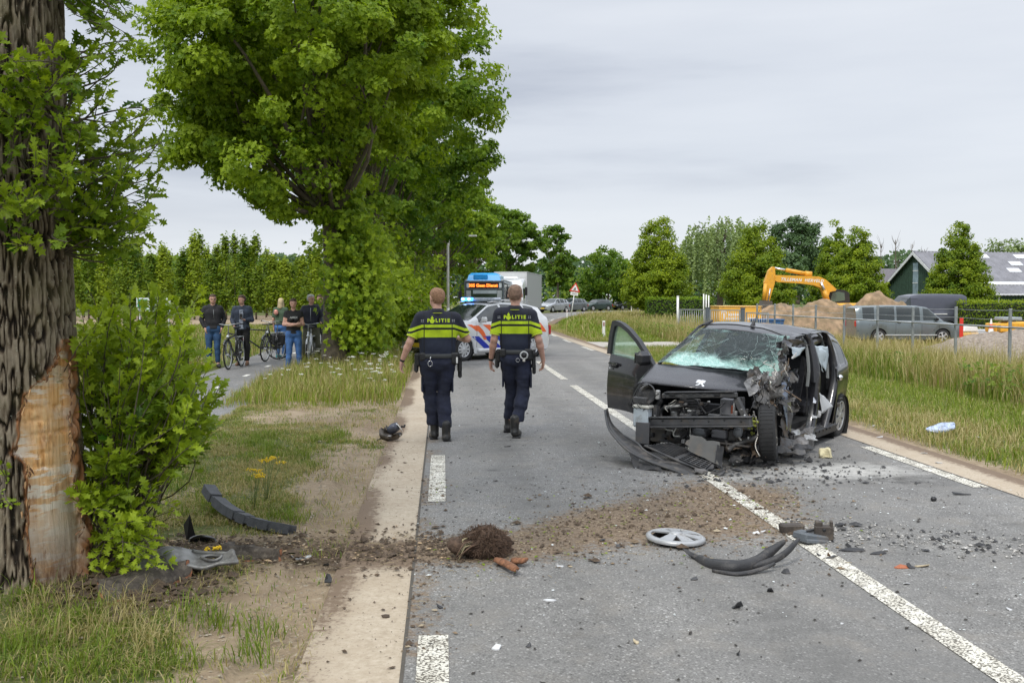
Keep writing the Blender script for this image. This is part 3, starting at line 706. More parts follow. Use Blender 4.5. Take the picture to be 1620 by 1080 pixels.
# ---- hedges
def hedge(name,label,x0,y0,x1,y1,w,h,z,mat,tint,dens=260,leaf=.11):
    L=math.hypot(x1-x0,y1-y0);a=math.atan2(y1-y0,x1-x0);t=thing(name,label,'hedge',(x0,y0,z),a)
    n=int(L*(2*h+w)*dens);s_=rng.uniform(0,2*h+w,n);u=rng.uniform(0,L,n)
    yy=np.where(s_<h,-w/2,np.where(s_<h+w,s_-h-w/2,w/2));zz=np.where(s_<h,s_,np.where(s_<h+w,h,s_-h-w))
    P=np.stack([u,yy,zz],1)+rng.normal(0,.06,(n,3));nr=np.stack([u*0,np.sign(yy)*(zz<h-.02),(zz>h-.05)*1.],1)
    e_=rng.uniform(0,1,int(2*w*h*dens));ne=len(e_);Pe=np.stack([np.where(np.arange(ne) % 2,0.,L),rng.uniform(-w/2,w/2,ne),rng.uniform(0,h,ne)],1)
    P=np.concatenate([P,Pe]);nr=np.concatenate([nr,np.tile([1.,0,0],(ne,1))])
    V,F,T=leaves(P,leaf,nr,np.clip(tint+rng.normal(0,.16,len(P))+(P[:,2]>h-.15)*.25,0,1));npmesh('foliage',V,F,mat,{'tint':T},parent=t)
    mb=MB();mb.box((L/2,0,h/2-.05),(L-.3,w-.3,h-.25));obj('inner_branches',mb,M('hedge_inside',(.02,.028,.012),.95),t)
a=atd(1022,500,84);c_=atd(1125,500,84)
hedge('clipped_hedge','clipped green hedge under the broad pyramid tree, left of the metal gate',a.x,a.y,c_.x,c_.y,1.2,1.65,0,oak_far,.35,90,.16)
a=atd(1515,500,66);c_=atd(1690,500,66)
hedge('clipped_hedge','bright green clipped hedge in front of the barn at the right',a.x,a.y,c_.x,c_.y,1.3,1.95,-.5,horn_leaf,.35,110,.13)

# ---- grass
grassm=leafmat('grass_blade',(.060,.13,.012),(.30,.37,.045),.35,.6)
strawm=leafmat('straw_blade',(.26,.22,.08),(.56,.48,.25),.3,.7)
def blades(name,P,h,w,mat,tint,lean=.35,clump=None,label=None,parent=None):
    n=len(P);az=rng.uniform(0,2*pi,n);d=np.stack([np.cos(az),np.sin(az),az*0],1);s_=np.stack([-np.sin(az),np.cos(az),az*0],1)
    hh=(h*rng.uniform(.5,1.3,n))[:,None];L=(lean*rng.uniform(.2,1.6,n))[:,None];ww=w*rng.uniform(.6,1.3,n)[:,None];up=np.array([0,0,1.])
    mid=P+d*hh*L*.35+up*hh*.55;tip=P+d*hh*L+up*hh*(1-.35*L)
    V=np.stack([P-s_*ww,P+s_*ww,mid-s_*ww*.75,mid+s_*ww*.75,tip],1).reshape(-1,3);b_=(np.arange(n)*5)[:,None]
    F=np.concatenate([b_+[0,1,3],b_+[0,3,2],b_+[2,3,4]],1).reshape(-1,3)
    o=npmesh(name,V,F,mat,{'tint':np.repeat(np.clip(tint,0,1),5)},parent=parent);o['kind']='stuff'
    if label:o['label']=label
    return o
def scatter(n,x0,x1,y0,y1,dens=None,ypow=1.):
    x=rng.uniform(x0,x1,n);y=y0+(y1-y0)*rng.uniform(0,1,n)**ypow
    if dens is not None:k=rng.uniform(0,1,n)<dens(x,y);x,y=x[k],y[k]
    return np.stack([x,y,hz(x,y)],1)
vd=lambda x,y:np.clip(1.10-1.25*dirtmask(x,y),0,1)*(.10+.90*sst(n2(x,y,3.0,3,41),.38,.62))+.07*(n2(x,y,2.0,2,43)>.45)
P=scatter(190000,-3.15,-.62,2.6,16,vd,1.15);tn=n2(P[:,0],P[:,1],1.3,3,51);hN=.5+.9*n2(P[:,0],P[:,1],1.8,2,52)
dry=rng.uniform(0,1,len(P))<.36+.45*sst(tn,.45,.6)
blades('verge_grass',P[~dry],.050*hN[~dry],.0028,grassm,.42+rng.normal(0,.2,(~dry).sum()),.8,label='patchy green grass on the verge round the struck oak')
blades('verge_grass',P[dry],.060*hN[dry],.0024,strawm,.35+rng.normal(0,.25,dry.sum()),1.3,label='dry straw-coloured grass on the verge')
# taller tufts near the trunk and scattered
def tufts(name,ctrs,per,r,h,w,mat,tint,lean=.5,label=None):
    k=np.repeat(np.arange(len(ctrs)),per);P=ctrs[k]+np.stack([rng.normal(0,r,len(k)),rng.normal(0,r,len(k)),np.zeros(len(k))],1);P[:,2]=hz(P[:,0],P[:,1])
    return blades(name,P,h*rng.uniform(.6,1.2,len(k)),w,mat,tint+rng.normal(0,.18,len(k)),lean,label=label)
C1=scatter(80,-3.1,-1.15,3.2,13,lambda x,y:np.clip(1.1-1.3*dirtmask(x,y),0,1))
tufts('grass_tuft',C1,60,.055,.12,.0030,grassm,.45,.7,'tufts of longer green grass on the left verge')
C1=np.array([at(px,py) for px,py in ((30,1040),(90,1010),(150,1050),(60,990),(20,1075),(130,1075),(300,985),(340,1000),(420,1010),(470,830),(30,965),(395,1050),(290,1060))]);tufts('grass_tuft',C1,70,.07,.15,.0028,grassm,.42,.8)
C1=np.array([at(px,py) for px,py in ((70,975),(200,975),(40,1010),(120,1020),(230,1030),(180,1000))]);tufts('grass_tuft',C1,130,.09,.15,.0022,strawm,.4,1.0,'dry grass at the foot of the trunk')
# long flowering verge beyond the sandy patch (left of the road)
dl=lambda x,y:sst(y,15.5,18)*(.45+.55*sst(n2(x,y,1.2,2,61),.3,.5))*sst(-x,.68,.85)
P=scatter(90000,-3.5,-.62,15,60,dl,1.6);hN=.5+.8*n2(P[:,0],P[:,1],.9,2,62)+.25*sst(P[:,1],18,24)
dry=rng.uniform(0,1,len(P))<.42
blades('verge_grass',P[~dry],.30*hN[~dry],.006,grassm,.62+rng.normal(0,.2,(~dry).sum()),.4,label='long green grass on the left verge before the oak')
blades('verge_grass',P[dry],.36*hN[dry],.005,strawm,.35+rng.normal(0,.25,dry.sum()),.4,label='long dry grass stalks on the left verge')
# field left of the path
P=scatter(70000,-22,-5.5,10,62,lambda x,y:.3+.7*(n2(x,y,.6,2,71)>.42),1.2);dry=rng.uniform(0,1,len(P))<.5
blades('field_grass',P[~dry],.24+0*P[~dry][:,0],.012,grassm,.45+rng.normal(0,.2,(~dry).sum()),.5,label='rough grass left of the cycle path')
blades('field_grass',P[dry],.22+0*P[dry][:,0],.011,strawm,.3+rng.normal(0,.2,dry.sum()),.6,label='dry grass left of the cycle path')
# right verge: mown strip, then wild growth down to the ditch
dr=lambda x,y:sst(x,5.5,5.8)*(.5+.5*sst(n2(x,y,.9,2,81),.3,.5))*(1-(np.abs(y-36.5)<2)*(x<9))
P=scatter(150000,5.45,9.6,6,62,dr,1.7);yel=n2(P[:,0]*.5,P[:,1]*.7,1.0,3,82);edge=sst(-P[:,0],-7.6,-6.6)
dry=rng.uniform(0,1,len(P))<.20+.62*edge*sst(yel,.30,.52)
blades('mown_grass',P[~dry],.12+.05*yel[~dry],.0042+0*yel[~dry,None].mean(),grassm,.55+rng.normal(0,.18,(~dry).sum()),.7,label='short green grass on the right verge')
blades('mown_grass',P[dry],.13+.05*yel[dry],.0036,strawm,.5+rng.normal(0,.25,dry.sum()),.9,label='yellowing grass along the right road edge')
dw=lambda x,y:sst(x,8.5,9.3)*(.35+.65*sst(n2(x,y,.5,2,91),.3,.55))
P=scatter(120000,8.4,15.5,11,60,dw,1.5);nn=n2(P[:,0],P[:,1],.55,3,92);hh=(.55+.9*nn)*sst(P[:,0],8.3,9.6);dry=rng.uniform(0,1,len(P))<.34+.45*sst(n2(P[:,0],P[:,1],.4,2,93),.40,.6)
blades('wild_grass',P[~dry],.72*hh[~dry],.008,grassm,.42+.5*(nn[~dry]-.5)+rng.normal(0,.2,(~dry).sum()),.35,label='tall wild grass and weeds along the ditch')
blades('wild_grass',P[dry],.95*hh[dry],.006,strawm,.4+rng.normal(0,.25,dry.sum()),.35,label='tall dry stalks along the ditch')
P=scatter(26000,8.8,15,11,50,lambda x,y:dw(x,y)*(n2(x,y,.6,2,95)>.5),1.4);P[:,2]+= rng.uniform(.1,.7,len(P))*1.0
V,F,T=leaves(P,.085,np.tile([0,-.5,1.],(len(P),1)),np.clip(rng.normal(.35,.2,len(P)),0,1),'star');tag(npmesh('ditch_weeds',V,F,grassm,{'tint':T}),label='leafy weeds among the tall grass',kind='stuff')
# far right & island grass
P=scatter(60000,5.6,40,40,130,lambda x,y:(x>edge_x(y)+.8)*(.4+.6*(n2(x,y,.2,2,97)>.45)),1.0);dry=rng.uniform(0,1,len(P))<.12+.5*(n2(P[:,0],P[:,1],.12,2,98)>.52)
blades('meadow_grass',P[~dry],.30+0*P[~dry][:,0],.024,grassm,.55+rng.normal(0,.15,(~dry).sum()),.6,label='green meadow inside the road bend')
blades('meadow_grass',P[dry],.5+0*P[dry][:,0],.020,strawm,.45+rng.normal(0,.2,dry.sum()),.6,label='tall pale grass by the gate')
# white umbels and yellow ragwort
petal=M('white_petal',(.80,.80,.74),.8);ypet=M('yellow_petal',(.75,.52,.02),.8);stemg=M('flower_stem',(.12,.17,.04),.8)
def flower(name,label,group,kind,loc,h,r):
    t=thing(name,label,'flower',loc,rng.uniform(0,6),group);mb=MB();fl=MB()
    ns=1 if kind== 'umbel' else 6
    for s_ in range(ns):
        dx,dy=(rng.normal(0,.02),rng.normal(0,.02)) if ns== 1 else (rng.normal(0,r*.45),rng.normal(0,r*.3));hz_=h*rng.uniform(.75,1.05)
        mb.tube([(0,0,-.05),(dx*.5,dy*.5,hz_*.55),(dx,dy,hz_)],.0025,4)
        for k in range(14 if ns== 1 else 16):
            a=rng.uniform(0,6.28);q=r*math.sqrt(rng.uniform()) if ns== 1 else r*.32*math.sqrt(rng.uniform());x,y=dx+cos(a)*q,dy+sin(a)*q;z=hz_+rng.uniform(-.006,.012)
            fl.ball((x,y,z),((.008,.008,.004) if ns== 1 else (.0065,.0065,.005)),0,None,5,3)
    obj('stem',mb,stemg,t);obj('flower_head',fl,petal if kind== 'umbel' else ypet,t);return t
u0=[flower('umbel_flower','white flat-topped flower on a thin stem in the grass of the left verge','white flowers on the left verge','umbel',(0,0,0),.34+.06*k,.032+.006*k) for k in range(4)]
C1=scatter(1500,-3.1,-.8,16.5,31,lambda x,y:.35*sst(n2(x,y,.9,2,64),.40,.62)+.02)[:150]
for i,p in enumerate(C1):
    o=u0[i] if i<4 else copy_tree(u0[rng.integers(0,4)]);o.location=p;o.rotation_euler=(0,0,rng.uniform(0,6));s_=rng.uniform(.7,1.2);o.scale=(s_,s_,s_)
for px,py,lab,h in ((400,812,'yellow ragwort with two clusters of heads beside the curved grey bumper foam',.36),(420,800,'taller yellow ragwort right above the curved grey bumper foam',.42),(342,908,'single yellow flower head by the grey torn liner',.16),(612,545+40,'yellow flower among the white ones left of the officers',.4)):
    flower('ragwort',lab,None,'rag',at(px,py),h,.13 if h>.3 else .05)
# ================================================================ the struck oak at the left edge
def proj(V):
    d=np.asarray(V,float)-np.array([0,0,CAMH]);F_=np.array(_F);R_=np.array(_R);U_=np.array(_U);z=d@F_
    return 810+FPX*(d@R_)/z,540-FPX*(d@U_)/z
TD=6.1;tc0=atd(24,470,TD);OKX,OKY=tc0.x,tc0.y
zs=np.linspace(-.15,5.6,560);th=np.linspace(0,2*pi,421)[:-1];TH,ZS=np.meshgrid(th,zs)
rad=.352+.075*np.exp(-np.clip(ZS,0,9)/.35)+.010*np.cos(2*TH+ZS)-.006*ZS
rad=rad*(1+.05*np.exp(-np.clip(ZS,0,9)/.3)*np.sin(5*TH+1))
cx=OKX-.012*ZS;cyy=OKY+.0*ZS
def cyl(f1,f2,seed,o=3):return fbm(np.stack([np.cos(TH)*f1,np.sin(TH)*f1,ZS*f2],-1),o,seed)
warp=cyl(2,1.3,1)*2.2
ridge=sst(np.abs(2*fbm(np.stack([np.cos(TH)*15+warp*.5,np.sin(TH)*15+warp*.5,ZS*6.5],-1),2,3)-1),.01,.24)
r2=sst(np.abs(2*fbm(np.stack([np.cos(TH)*19,np.sin(TH)*19,ZS*6.5+warp],-1),2,9)-1),.0,.20)
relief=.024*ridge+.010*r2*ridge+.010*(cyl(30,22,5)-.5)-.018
px_,py_=proj(np.stack([cx+rad*np.cos(TH),cyy+rad*np.sin(TH),ZS],-1));front=np.sin(TH)<.25
jag=(cyl(12,9,21)-.5)*26+(cyl(30,6,22)-.5)*16
Lp=[(535,99),(545,97),(575,88),(600,72),(610,52),(625,40),(690,30),(718,20),(735,42),(760,44),(850,44),(905,54),(960,66)]
Rp=[(535,99),(545,105),(600,110),(700,112),(760,121),(800,126),(840,133),(900,131),(960,122)]
le=np.interp(py_,*zip(*Lp));re_=np.interp(py_,*zip(*Rp))
inn=np.minimum(px_-le+jag*.45,re_-px_+jag*.20+3);inn=np.where((py_>536)& front,inn,-50);wound=sst(inn,-1,3);rim=np.exp(-((inn+2)/3.0)**2)*(py_>530)*front
grain=fbm(np.stack([np.cos(TH)*26,np.sin(TH)*26,ZS*2.5],-1),3,31)-.5;gouge=np.clip(fbm(np.stack([np.cos(TH)*3+ZS*2.2,np.sin(TH)*3,ZS*26],-1),3,33)-.52,0,1)*2
rr_=rad+np.where(wound>0,(1-wound)*relief+wound*(-.040+.006*grain-.03*gouge*sst(ZS,.2,1.3)),relief)+.016*rim
Vt=np.stack([cx+rr_*np.cos(TH),cyy+rr_*np.sin(TH),ZS],-1).reshape(-1,3)
nz_,nt_=TH.shape;ii=np.arange(nz_*nt_).reshape(nz_,nt_);jn=np.roll(ii,-1,axis=1)
Fq=np.stack([ii[:-1],jn[:-1],jn[1:],ii[1:]],-1).reshape(-1,4)
m,nt,b,_=newmat('oak_bark_with_wound');co_=nt.nodes.new('ShaderNodeTexCoord').outputs['Object']
def stretch(v,s):
    mpn=nt.nodes.new('ShaderNodeMapping');mpn.inputs['Scale'].default_value=s;nt.links.new(v,mpn.inputs[0]);return mpn.outputs[0]
f1=gnoise(nt,stretch(co_,(1,1,.35)),34,8,.7);f2=gnoise(nt,co_,2.6,5,.6)
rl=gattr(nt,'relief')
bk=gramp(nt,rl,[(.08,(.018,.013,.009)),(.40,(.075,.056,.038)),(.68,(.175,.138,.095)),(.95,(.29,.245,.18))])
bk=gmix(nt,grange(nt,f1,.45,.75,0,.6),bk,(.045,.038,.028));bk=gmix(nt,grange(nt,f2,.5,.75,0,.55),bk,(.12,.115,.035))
bk=gmix(nt,grange(nt,gnoise(nt,co_,70,3),.66,.72),bk,(.36,.35,.28))
gr=gnoise(nt,stretch(co_,(1,1,.06)),55,5,.6);sc_=gnoise(nt,stretch(co_,(.5,.5,3.2)),7,7,.65);bl=gnoise(nt,co_,5,5,.6)
sc2=gnoise(nt,stretch(co_,(1.2,1.2,1)),3.1,3,.5)
wd=gramp(nt,gr,[(.28,(.50,.23,.07)),(.5,(.80,.45,.18)),(.72,(.90,.62,.31))])
wd=gmix(nt,grange(nt,bl,.42,.62,0,.7),wd,(.82,.60,.36))
white=gmath(nt,'MULTIPLY',grange(nt,sc_,.49,.53),grange(nt,sc2,.36,.50));wd=gmix(nt,gmath(nt,'MULTIPLY',white,.95),wd,(.90,.82,.70))
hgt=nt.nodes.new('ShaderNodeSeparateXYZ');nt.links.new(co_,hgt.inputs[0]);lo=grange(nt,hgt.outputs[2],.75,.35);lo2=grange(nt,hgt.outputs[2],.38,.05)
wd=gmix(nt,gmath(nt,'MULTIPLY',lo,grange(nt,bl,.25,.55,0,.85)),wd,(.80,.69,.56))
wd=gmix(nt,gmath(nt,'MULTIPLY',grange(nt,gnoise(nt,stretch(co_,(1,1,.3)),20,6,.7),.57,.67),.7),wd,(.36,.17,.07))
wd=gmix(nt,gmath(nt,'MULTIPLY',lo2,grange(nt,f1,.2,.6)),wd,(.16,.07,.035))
dk_=gmath(nt,'MULTIPLY',grange(nt,gnoise(nt,co_,4.2,3),.58,.68),grange(nt,gnoise(nt,co_,24,5),.4,.6));wd=gmix(nt,gmath(nt,'MULTIPLY',dk_,.7),wd,(.20,.17,.14))
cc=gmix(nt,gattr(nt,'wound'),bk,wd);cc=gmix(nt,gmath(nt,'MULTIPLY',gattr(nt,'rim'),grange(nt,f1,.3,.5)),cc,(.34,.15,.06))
nt.links.new(cc,b.inputs['Base Color']);b.inputs['Roughness'].default_value=.85;b.inputs['Specular IOR Level'].default_value=.25;gbump(nt,b,gmath(nt,'ADD',f1,gr),.8,.008)
oak=thing('struck_oak','huge oak trunk at the left edge with pale orange wood laid bare','tree',(0,0,0),0,'roadside oaks')
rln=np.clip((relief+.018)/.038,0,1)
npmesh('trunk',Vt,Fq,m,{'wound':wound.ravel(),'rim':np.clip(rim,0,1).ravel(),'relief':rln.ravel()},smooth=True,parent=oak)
# flakes of torn bark and splinters round the wound
torn=M('torn_bark',(.17,.085,.045),.9,var=.4,scale=30,bump=.8);splm=M('splinter_wood',(.55,.33,.16),.85,var=.3,scale=20)
mb=MB();mb2=MB()
for k in range(130):
    side=k % 2;yy=rng.uniform(560,945);xx=np.interp(yy,*zip(*(Rp if side else Lp)))+rng.normal(0,3)
    d=TD-.30 if 20<xx<80 else TD-.18;p=atd(xx,yy,d+rng.uniform(-.04,.02));L=rng.uniform(.01,.045);w=rng.uniform(.002,.007);a=rng.normal(0,.35)
    q=[p+Vector((-w,0,0)),p+Vector((w,-.01,.01)),p+Vector((w*.4+a*L,-.02,-L)),p+Vector((-w*.6+a*L,-.012,-L*.8)),p+Vector((a*L*.5,.012,-L*.4))]
    (mb if k % 3 else mb2).add(q,[(0,1,2,3),(0,4,1),(1,4,2),(2,4,3),(3,4,0)])
o=obj('torn_edge_flakes',mb,torn,oak);o['kind']='stuff';o=obj('splinters',mb2,splm,oak);o['kind']='stuff'

def oak_leaf_data(n,seed=0):
    L=LOBE;V=[(0,.5,0)]+[(a*.95,b,.22*abs(a)-.16*b*b) for a,b in L];k=len(L)
    return np.array(V),[(0,i+1,(i+1) % k+1) for i in range(k)]
LV,LF=oak_leaf_data(0)
shiny_leaf=leafmat('near_oak_leaf',(.030,.11,.008),(.42,.54,.04),.45,.42)
leafvar=[]
for k in range(10):
    V=LV.copy();V[:,2]+= rng.normal(0,.012,len(V))+.10*(k % 3-1)*V[:,1]**2;V[:,0] *= rng.uniform(.85,1.1)
    me=bpy.data.meshes.new('leaf');me.from_pydata([tuple(v) for v in V],[],LF);me.materials.append(shiny_leaf)
    a=me.attributes.new('tint','FLOAT','POINT');a.data.foreach_set('value',np.clip(np.full(len(V),k/9.)+.12*(1-V[:,1])-.06,0,1).astype(np.float32));me.update();leafvar.append(me)
class Shoots:
    def __init__(s):s.P=[];s.D=[];s.N=[];s.S=[];s.T=[];s.mb=MB()
    def shoot(s,a,b,n,size=.12,tint=.5,r=.008,sag=-.05,spread=.9,t0=.3):
        pts=limb(s.mb,a,b,r,.002,sag,5,6);k=len(pts)-1
        for i in range(n):
            t=t0+(1-t0)*((i+rng.uniform())/n)**.8;j=min(int(t*k),k-1);p=pts[j].lerp(pts[j+1],t*k-j);ax=(pts[j+1]-pts[j]).normalized()
            q=Vector(rng.normal(size=3));q=(q-ax*q.dot(ax)).normalized();d=(q*spread+ax*(.35+.9*t)).normalized()
            if d.z<-.6:d.z *= .3
            s.P.append(p+q*.008);s.D.append(d);s.N.append((Vector((0,-.25,1))+Vector(rng.normal(size=3))*.55).normalized())
            s.S.append(size*rng.uniform(.65,1.2)*(1-.25*t));s.T.append(min(1,max(0,tint+.30*(t-.5)+rng.normal(0,.09))))
    def build(s,parent,nobj=0,leafname='foliage',stem=None):
        n=len(s.P);o=obj('twigs',s.mb,stem or bark,parent);o['kind']='stuff'
        order=sorted(range(n),key=lambda i:(Vector((0,0,CAMH))-s.P[i]).length-.004/.1*s.S[i]);near=set(order[:nobj])
        rest=[i for i in range(n) if i not in near]
        def basis(i):
            B=s.D[i];A=B.cross(s.N[i]);
            if A.length<1e-4:A=Vector((1,0,0))
            A.normalize();C_=A.cross(B);return A,B,C_
        for i in near:
            A,B,C_=basis(i);lf=mk('leaf',parent,leafvar[int(round(s.T[i]*9))]);m4=Matrix((A,B,C_)).transposed().to_4x4();m4=Matrix.Translation(s.P[i]) @ m4 @ Matrix.Scale(s.S[i],4);lf.matrix_local=m4
        V=[];F=[];T=[]; 
        for q,i in enumerate(rest):
            A,B,C_=basis(i);Rm=np.array([A,B,C_]);V.append((LV*s.S[i])@Rm+np.array(s.P[i]));T.append(np.full(len(LV),s.T[i]))
        if V:
            base=(np.arange(len(rest))*len(LV))[:,None,None];F=(np.array(LF)[None]+base).reshape(-1,3)
            o=npmesh(leafname,np.concatenate(V),F,shiny_leaf,{'tint':np.concatenate(T)},parent=parent);o['kind']='stuff'
# shoots on the trunk between pixel rows 60 and 400, and the branch hanging in at the top
S1=Shoots()
for k in range(150):
    rx,ry=rng.uniform(-60,120),rng.uniform(70,400);root=atd(rx,ry,TD-.30+max(0,(rx-60)/200));right=rng.uniform()<.58
    if right:tx=rng.uniform(95,262);ty=rng.uniform(60,405);ty=ty if tx<215 or ty>150 else ty+90;td=TD+rng.uniform(-.5,.35)
    else:tx=rx+rng.normal(0,45);ty=ry-rng.uniform(-25,90);td=TD-.4-rng.uniform(.05,.45)
    if not right and 60<ty<400 and ry<130 and rng.uniform()<.5:continue
    if ty<60:ty=60+rng.uniform(0,60)
    S1.shoot(atd(rx if not right else 100,ry if not right else min(400,ty+rng.uniform(10,110)),TD-.3 if not right else TD-.05),atd(tx,ty,td),int(rng.integers(10,20)),.115,rng.uniform(.22,.75) if not right else rng.uniform(.15,.55))
for k in range(26):S1.shoot(atd(60+rng.uniform(0,60),-60,TD),atd(rng.uniform(105,215),rng.uniform(-30,70),TD+rng.uniform(-.6,.4)),12,.12,rng.uniform(.15,.4))
for k in range(16):S1.shoot(atd(60+rng.uniform(0,40),rng.uniform(330,400),TD-.1),atd(rng.uniform(130,250),rng.uniform(330,395),TD+rng.uniform(-.5,.2)),14,.11,rng.uniform(.3,.6))
for k in range(5):S1.shoot(atd(6,735+k*12,TD-.36),atd(rng.uniform(-12,30),rng.uniform(725,800),TD-.6),7,.05,.5)
S1.build(oak,150)
# its crown, above the picture
E=[(OKX+.3,OKY+.5,7.6,4.2,4.2,2.6),(OKX-.8,OKY-1.5,6.6,3.4,3.4,1.6)]
P,Nr,tin,C=crown_pts(E,170,90,.5,.45);keep=P[:,2]>4.75;P,Nr,tin=P[keep],Nr[keep],tin[keep]
V,F,T=leaves(P,.17,Nr,np.clip(.45+tin,0,1));npmesh('crown',V,F,oak_leaf,{'tint':T},parent=oak)
mb=MB()
for i in rng.permutation(len(C))[:14]:
    if C[i][2]>5:limb(mb,(OKX-.06,OKY,5.3),C[i],.12,.02,.08,6,6)
obj('limbs',mb,bark,oak)
# the bush of young oak shoots at the foot
bushb=at(200,905);sap=thing('oak_shoot_bush','bushy clump of fresh oak shoots growing beside the torn trunk','bush',(0,0,0))
S2=Shoots();shade_c=[(175,560,60,75),(240,590,85,95),(175,660,60,70),(240,665,80,75),(290,640,55,60),(200,730,70,50),(160,760,35,60),(215,500,80,40),(300,600,52,55),(262,540,60,45),(310,665,40,40)]
for k in range(225):
    c=shade_c[rng.integers(0,len(shade_c))];a=rng.uniform(0,2*pi);q=math.sqrt(rng.uniform());tx=c[0]+c[2]*q*cos(a);ty=c[1]+c[3]*q*sin(a);td=6.3+rng.uniform(-.45,.8)
    r0=atd(rng.uniform(140,215),rng.uniform(800,900),6.35+rng.uniform(-.1,.3));r0.z=max(r0.z,.0);tip=atd(tx,ty,td);root=r0.lerp(tip,rng.uniform(.25,.6)) if k % 3 else r0
    S2.shoot(root,tip,int(rng.integers(16,26)),.12,rng.uniform(.25,.85)+.15*(ty<560),.007,.03,.9,.35 if k % 3 else .6)
for k in range(40):
    tx=rng.uniform(140,285);ty=rng.uniform(800,905);S2.shoot(atd(rng.uniform(140,200),880,6.2),atd(tx,ty,6.0+rng.uniform(-.4,.3)),11,.10,rng.uniform(.55,.95),.005,.1)
for k in range(14):S2.shoot(atd(150+k*10,560,6.6),atd(128+k*15,rng.uniform(455,505),6.6+rng.uniform(-.2,.3)),12,.10,.9,.005,.05)
for k in range(9):S2.shoot(atd(150+k*4,900,6.35),atd(175+k*19+rng.normal(0,10),640+rng.uniform(-60,80),6.5),4,.1,.5,.012,.1,.8,.8)
S2.build(sap,290)
# ================================================================ buildings, fence, gate, signs, heaps
galv=M('galvanised',(.42,.44,.45),.5,.6,var=.12,scale=6);postg=M('post_grey',(.26,.285,.29),.6,.3,var=.15)
white_p=M('white_plastic',(.78,.78,.76),.5,var=.04);blackm=M('black_plastic',(.02,.02,.022),.5,var=.2);redm=M('signal_red',(.62,.04,.025),.5,var=.06);yelm=M('digger_yellow',(.72,.36,.03),.45,var=.10,scale=4,dirt=.25)
# street lamp
sl_b=at(710,520,0);sl_b=atd(709,512,58);lamp=thing('street_lamp','slim grey street lamp with a long arm reaching over the road','street lamp',(sl_b.x,sl_b.y,0))
mb=MB();hh=5.15;galv_l=M('lamp_pole_grey',(.80,.80,.78),.6,0.);mb.tube([(0,0,0),(0,0,1.1)],.085,10);mb.tube([(0,0,1.1),(0,0,hh-.55),(.06,0,hh-.22),(.3,0,hh-.03)],[.075,.068,.062,.058],10);obj('pole',mb,galv_l,lamp)
mb=MB();mb.tube([(.28,0,hh-.04),(1.1,0,hh+.05)],.05,8);obj('arm',mb,galv_l,lamp);mb=MB();mb.box((1.35,0,hh+.07),(.62,.2,.09),bev=.03);obj('lamp_head',mb,galv_l,lamp)
# warning sign on a leaning pole
b=atd(903,503,83);sg=thing('warning_sign','red-edged triangular warning sign with a white panel below on a leaning pole','road sign',(b.x,b.y,0));sg.rotation_euler=(0,R(8),-.1)
mb=MB();mb.tube([(0,0,0),(0,0,2.2)],.035,8);obj('pole',mb,white_p,sg)
tri=lambda r:[(r*cos(a),r*sin(a)) for a in (pi/2,pi/2+2*pi/3,pi/2+4*pi/3)]
mb=MB();mb.prism([(a,b_+2.45) for a,b_ in tri(.52)],-.03,-.06);obj('sign_border',mb,redm,sg);mb=MB();mb.prism([(a,b_+2.45) for a,b_ in tri(.34)],-.062,-.068);f=obj('sign_face',mb,white_p,sg)
mb=MB();mb.box((0,-.074,2.43),(.10,.008,.18));mb.box((-.04,-.074,2.36),(.2,.008,.06));obj('symbol',mb,blackm,f)
mb=MB();mb.box((0,-.045,2.02),(.62,.02,.26));p=obj('text_panel',mb,white_p,sg);mb=MB();mb.box((0,-.058,2.02),(.42,.006,.07));obj('print',mb,M('sign_grey',(.3,.3,.3)),p)
# delineator posts
def delineator(px,py,dep,h,label):
    b=at(px,py) if dep is None else atd(px,py,dep);t=thing('marker_post',label,'marker post',(b.x,b.y,0),0,'white marker posts along the bend');mb=MB();mb.box((0,0,h/2),(.12,.10,h),bev=.012,taper=.9);obj('post',mb,white_p,t)
    mb=MB();mb.box((0,-.054,h*.80),(.05,.012,.16));obj('reflector',mb,M('reflector',(.25,.05,.03),.3),t)
delineator(955,534,None,.72,'white marker post with a dark reflector nearest to the open car door')
delineator(897,504,None,.72,'white marker post at the foot of the leaning warning sign')
delineator(999,494,None,.7,'farthest white marker post, before the last car in the queue')
# white pole by the gate
b=atd(1072,520,52);t=thing('white_pole','tall white pole at the left end of the metal gate','pole',(b.x,b.y,0));mb=MB();mb.tube([(0,0,-.1),(0,0,1.75)],.06,10);mb.tube([(0,0,1.75),(0,0,1.79)],.07,10);obj('post',mb,white_p,t)
for j,px in enumerate((1113,1117,1121)):
    b=atd(px,500,70);t=thing('white_stake',('left','middle','right')[j]+' of three thin white stakes over the hedge beside the gate','stake',(b.x,b.y,0),0,'thin white stakes by the hedge');mb=MB();mb.tube([(0,0,0),(0,0,1.95-.05*j)],.045,6);obj('stake',mb,white_p,t)
# metal gates
def gate(px0,px1,dep0,dep1,h,z0,label):
    a=atd(px0,500,dep0);c_=atd(px1,500,dep1);L=math.hypot(c_.x-a.x,c_.y-a.y);t=thing('metal_gate',label,'gate',(a.x,a.y,z0),math.atan2(c_.y-a.y,c_.x-a.x),'grey barred gates')
    mb=MB(); 
    for z in (.12,h):mb.box((L/2,0,z),(L,.05,.05))
    for x in (.03,L-.03):mb.box((x,0,h/2+.06),(.05,.048,h-.13))
    obj('gate_frame',mb,galv,t);n=int(L/.12)
    for k in range(1,n):
        mb=MB();mb.tube([(k*L/n,0,.145),(k*L/n,0,h-.025)],.011,6);obj('bar',mb,galv,t)
gate(1074,1116,51,50,1.25,-.15,'left barred gate panel beside the white pole');gate(1123,1171,49,48,1.25,-.15,'middle barred gate panel in front of the orange container');gate(1180,1216,47,46,1.2,-.2,'right barred gate panel over the wrecked car roof')
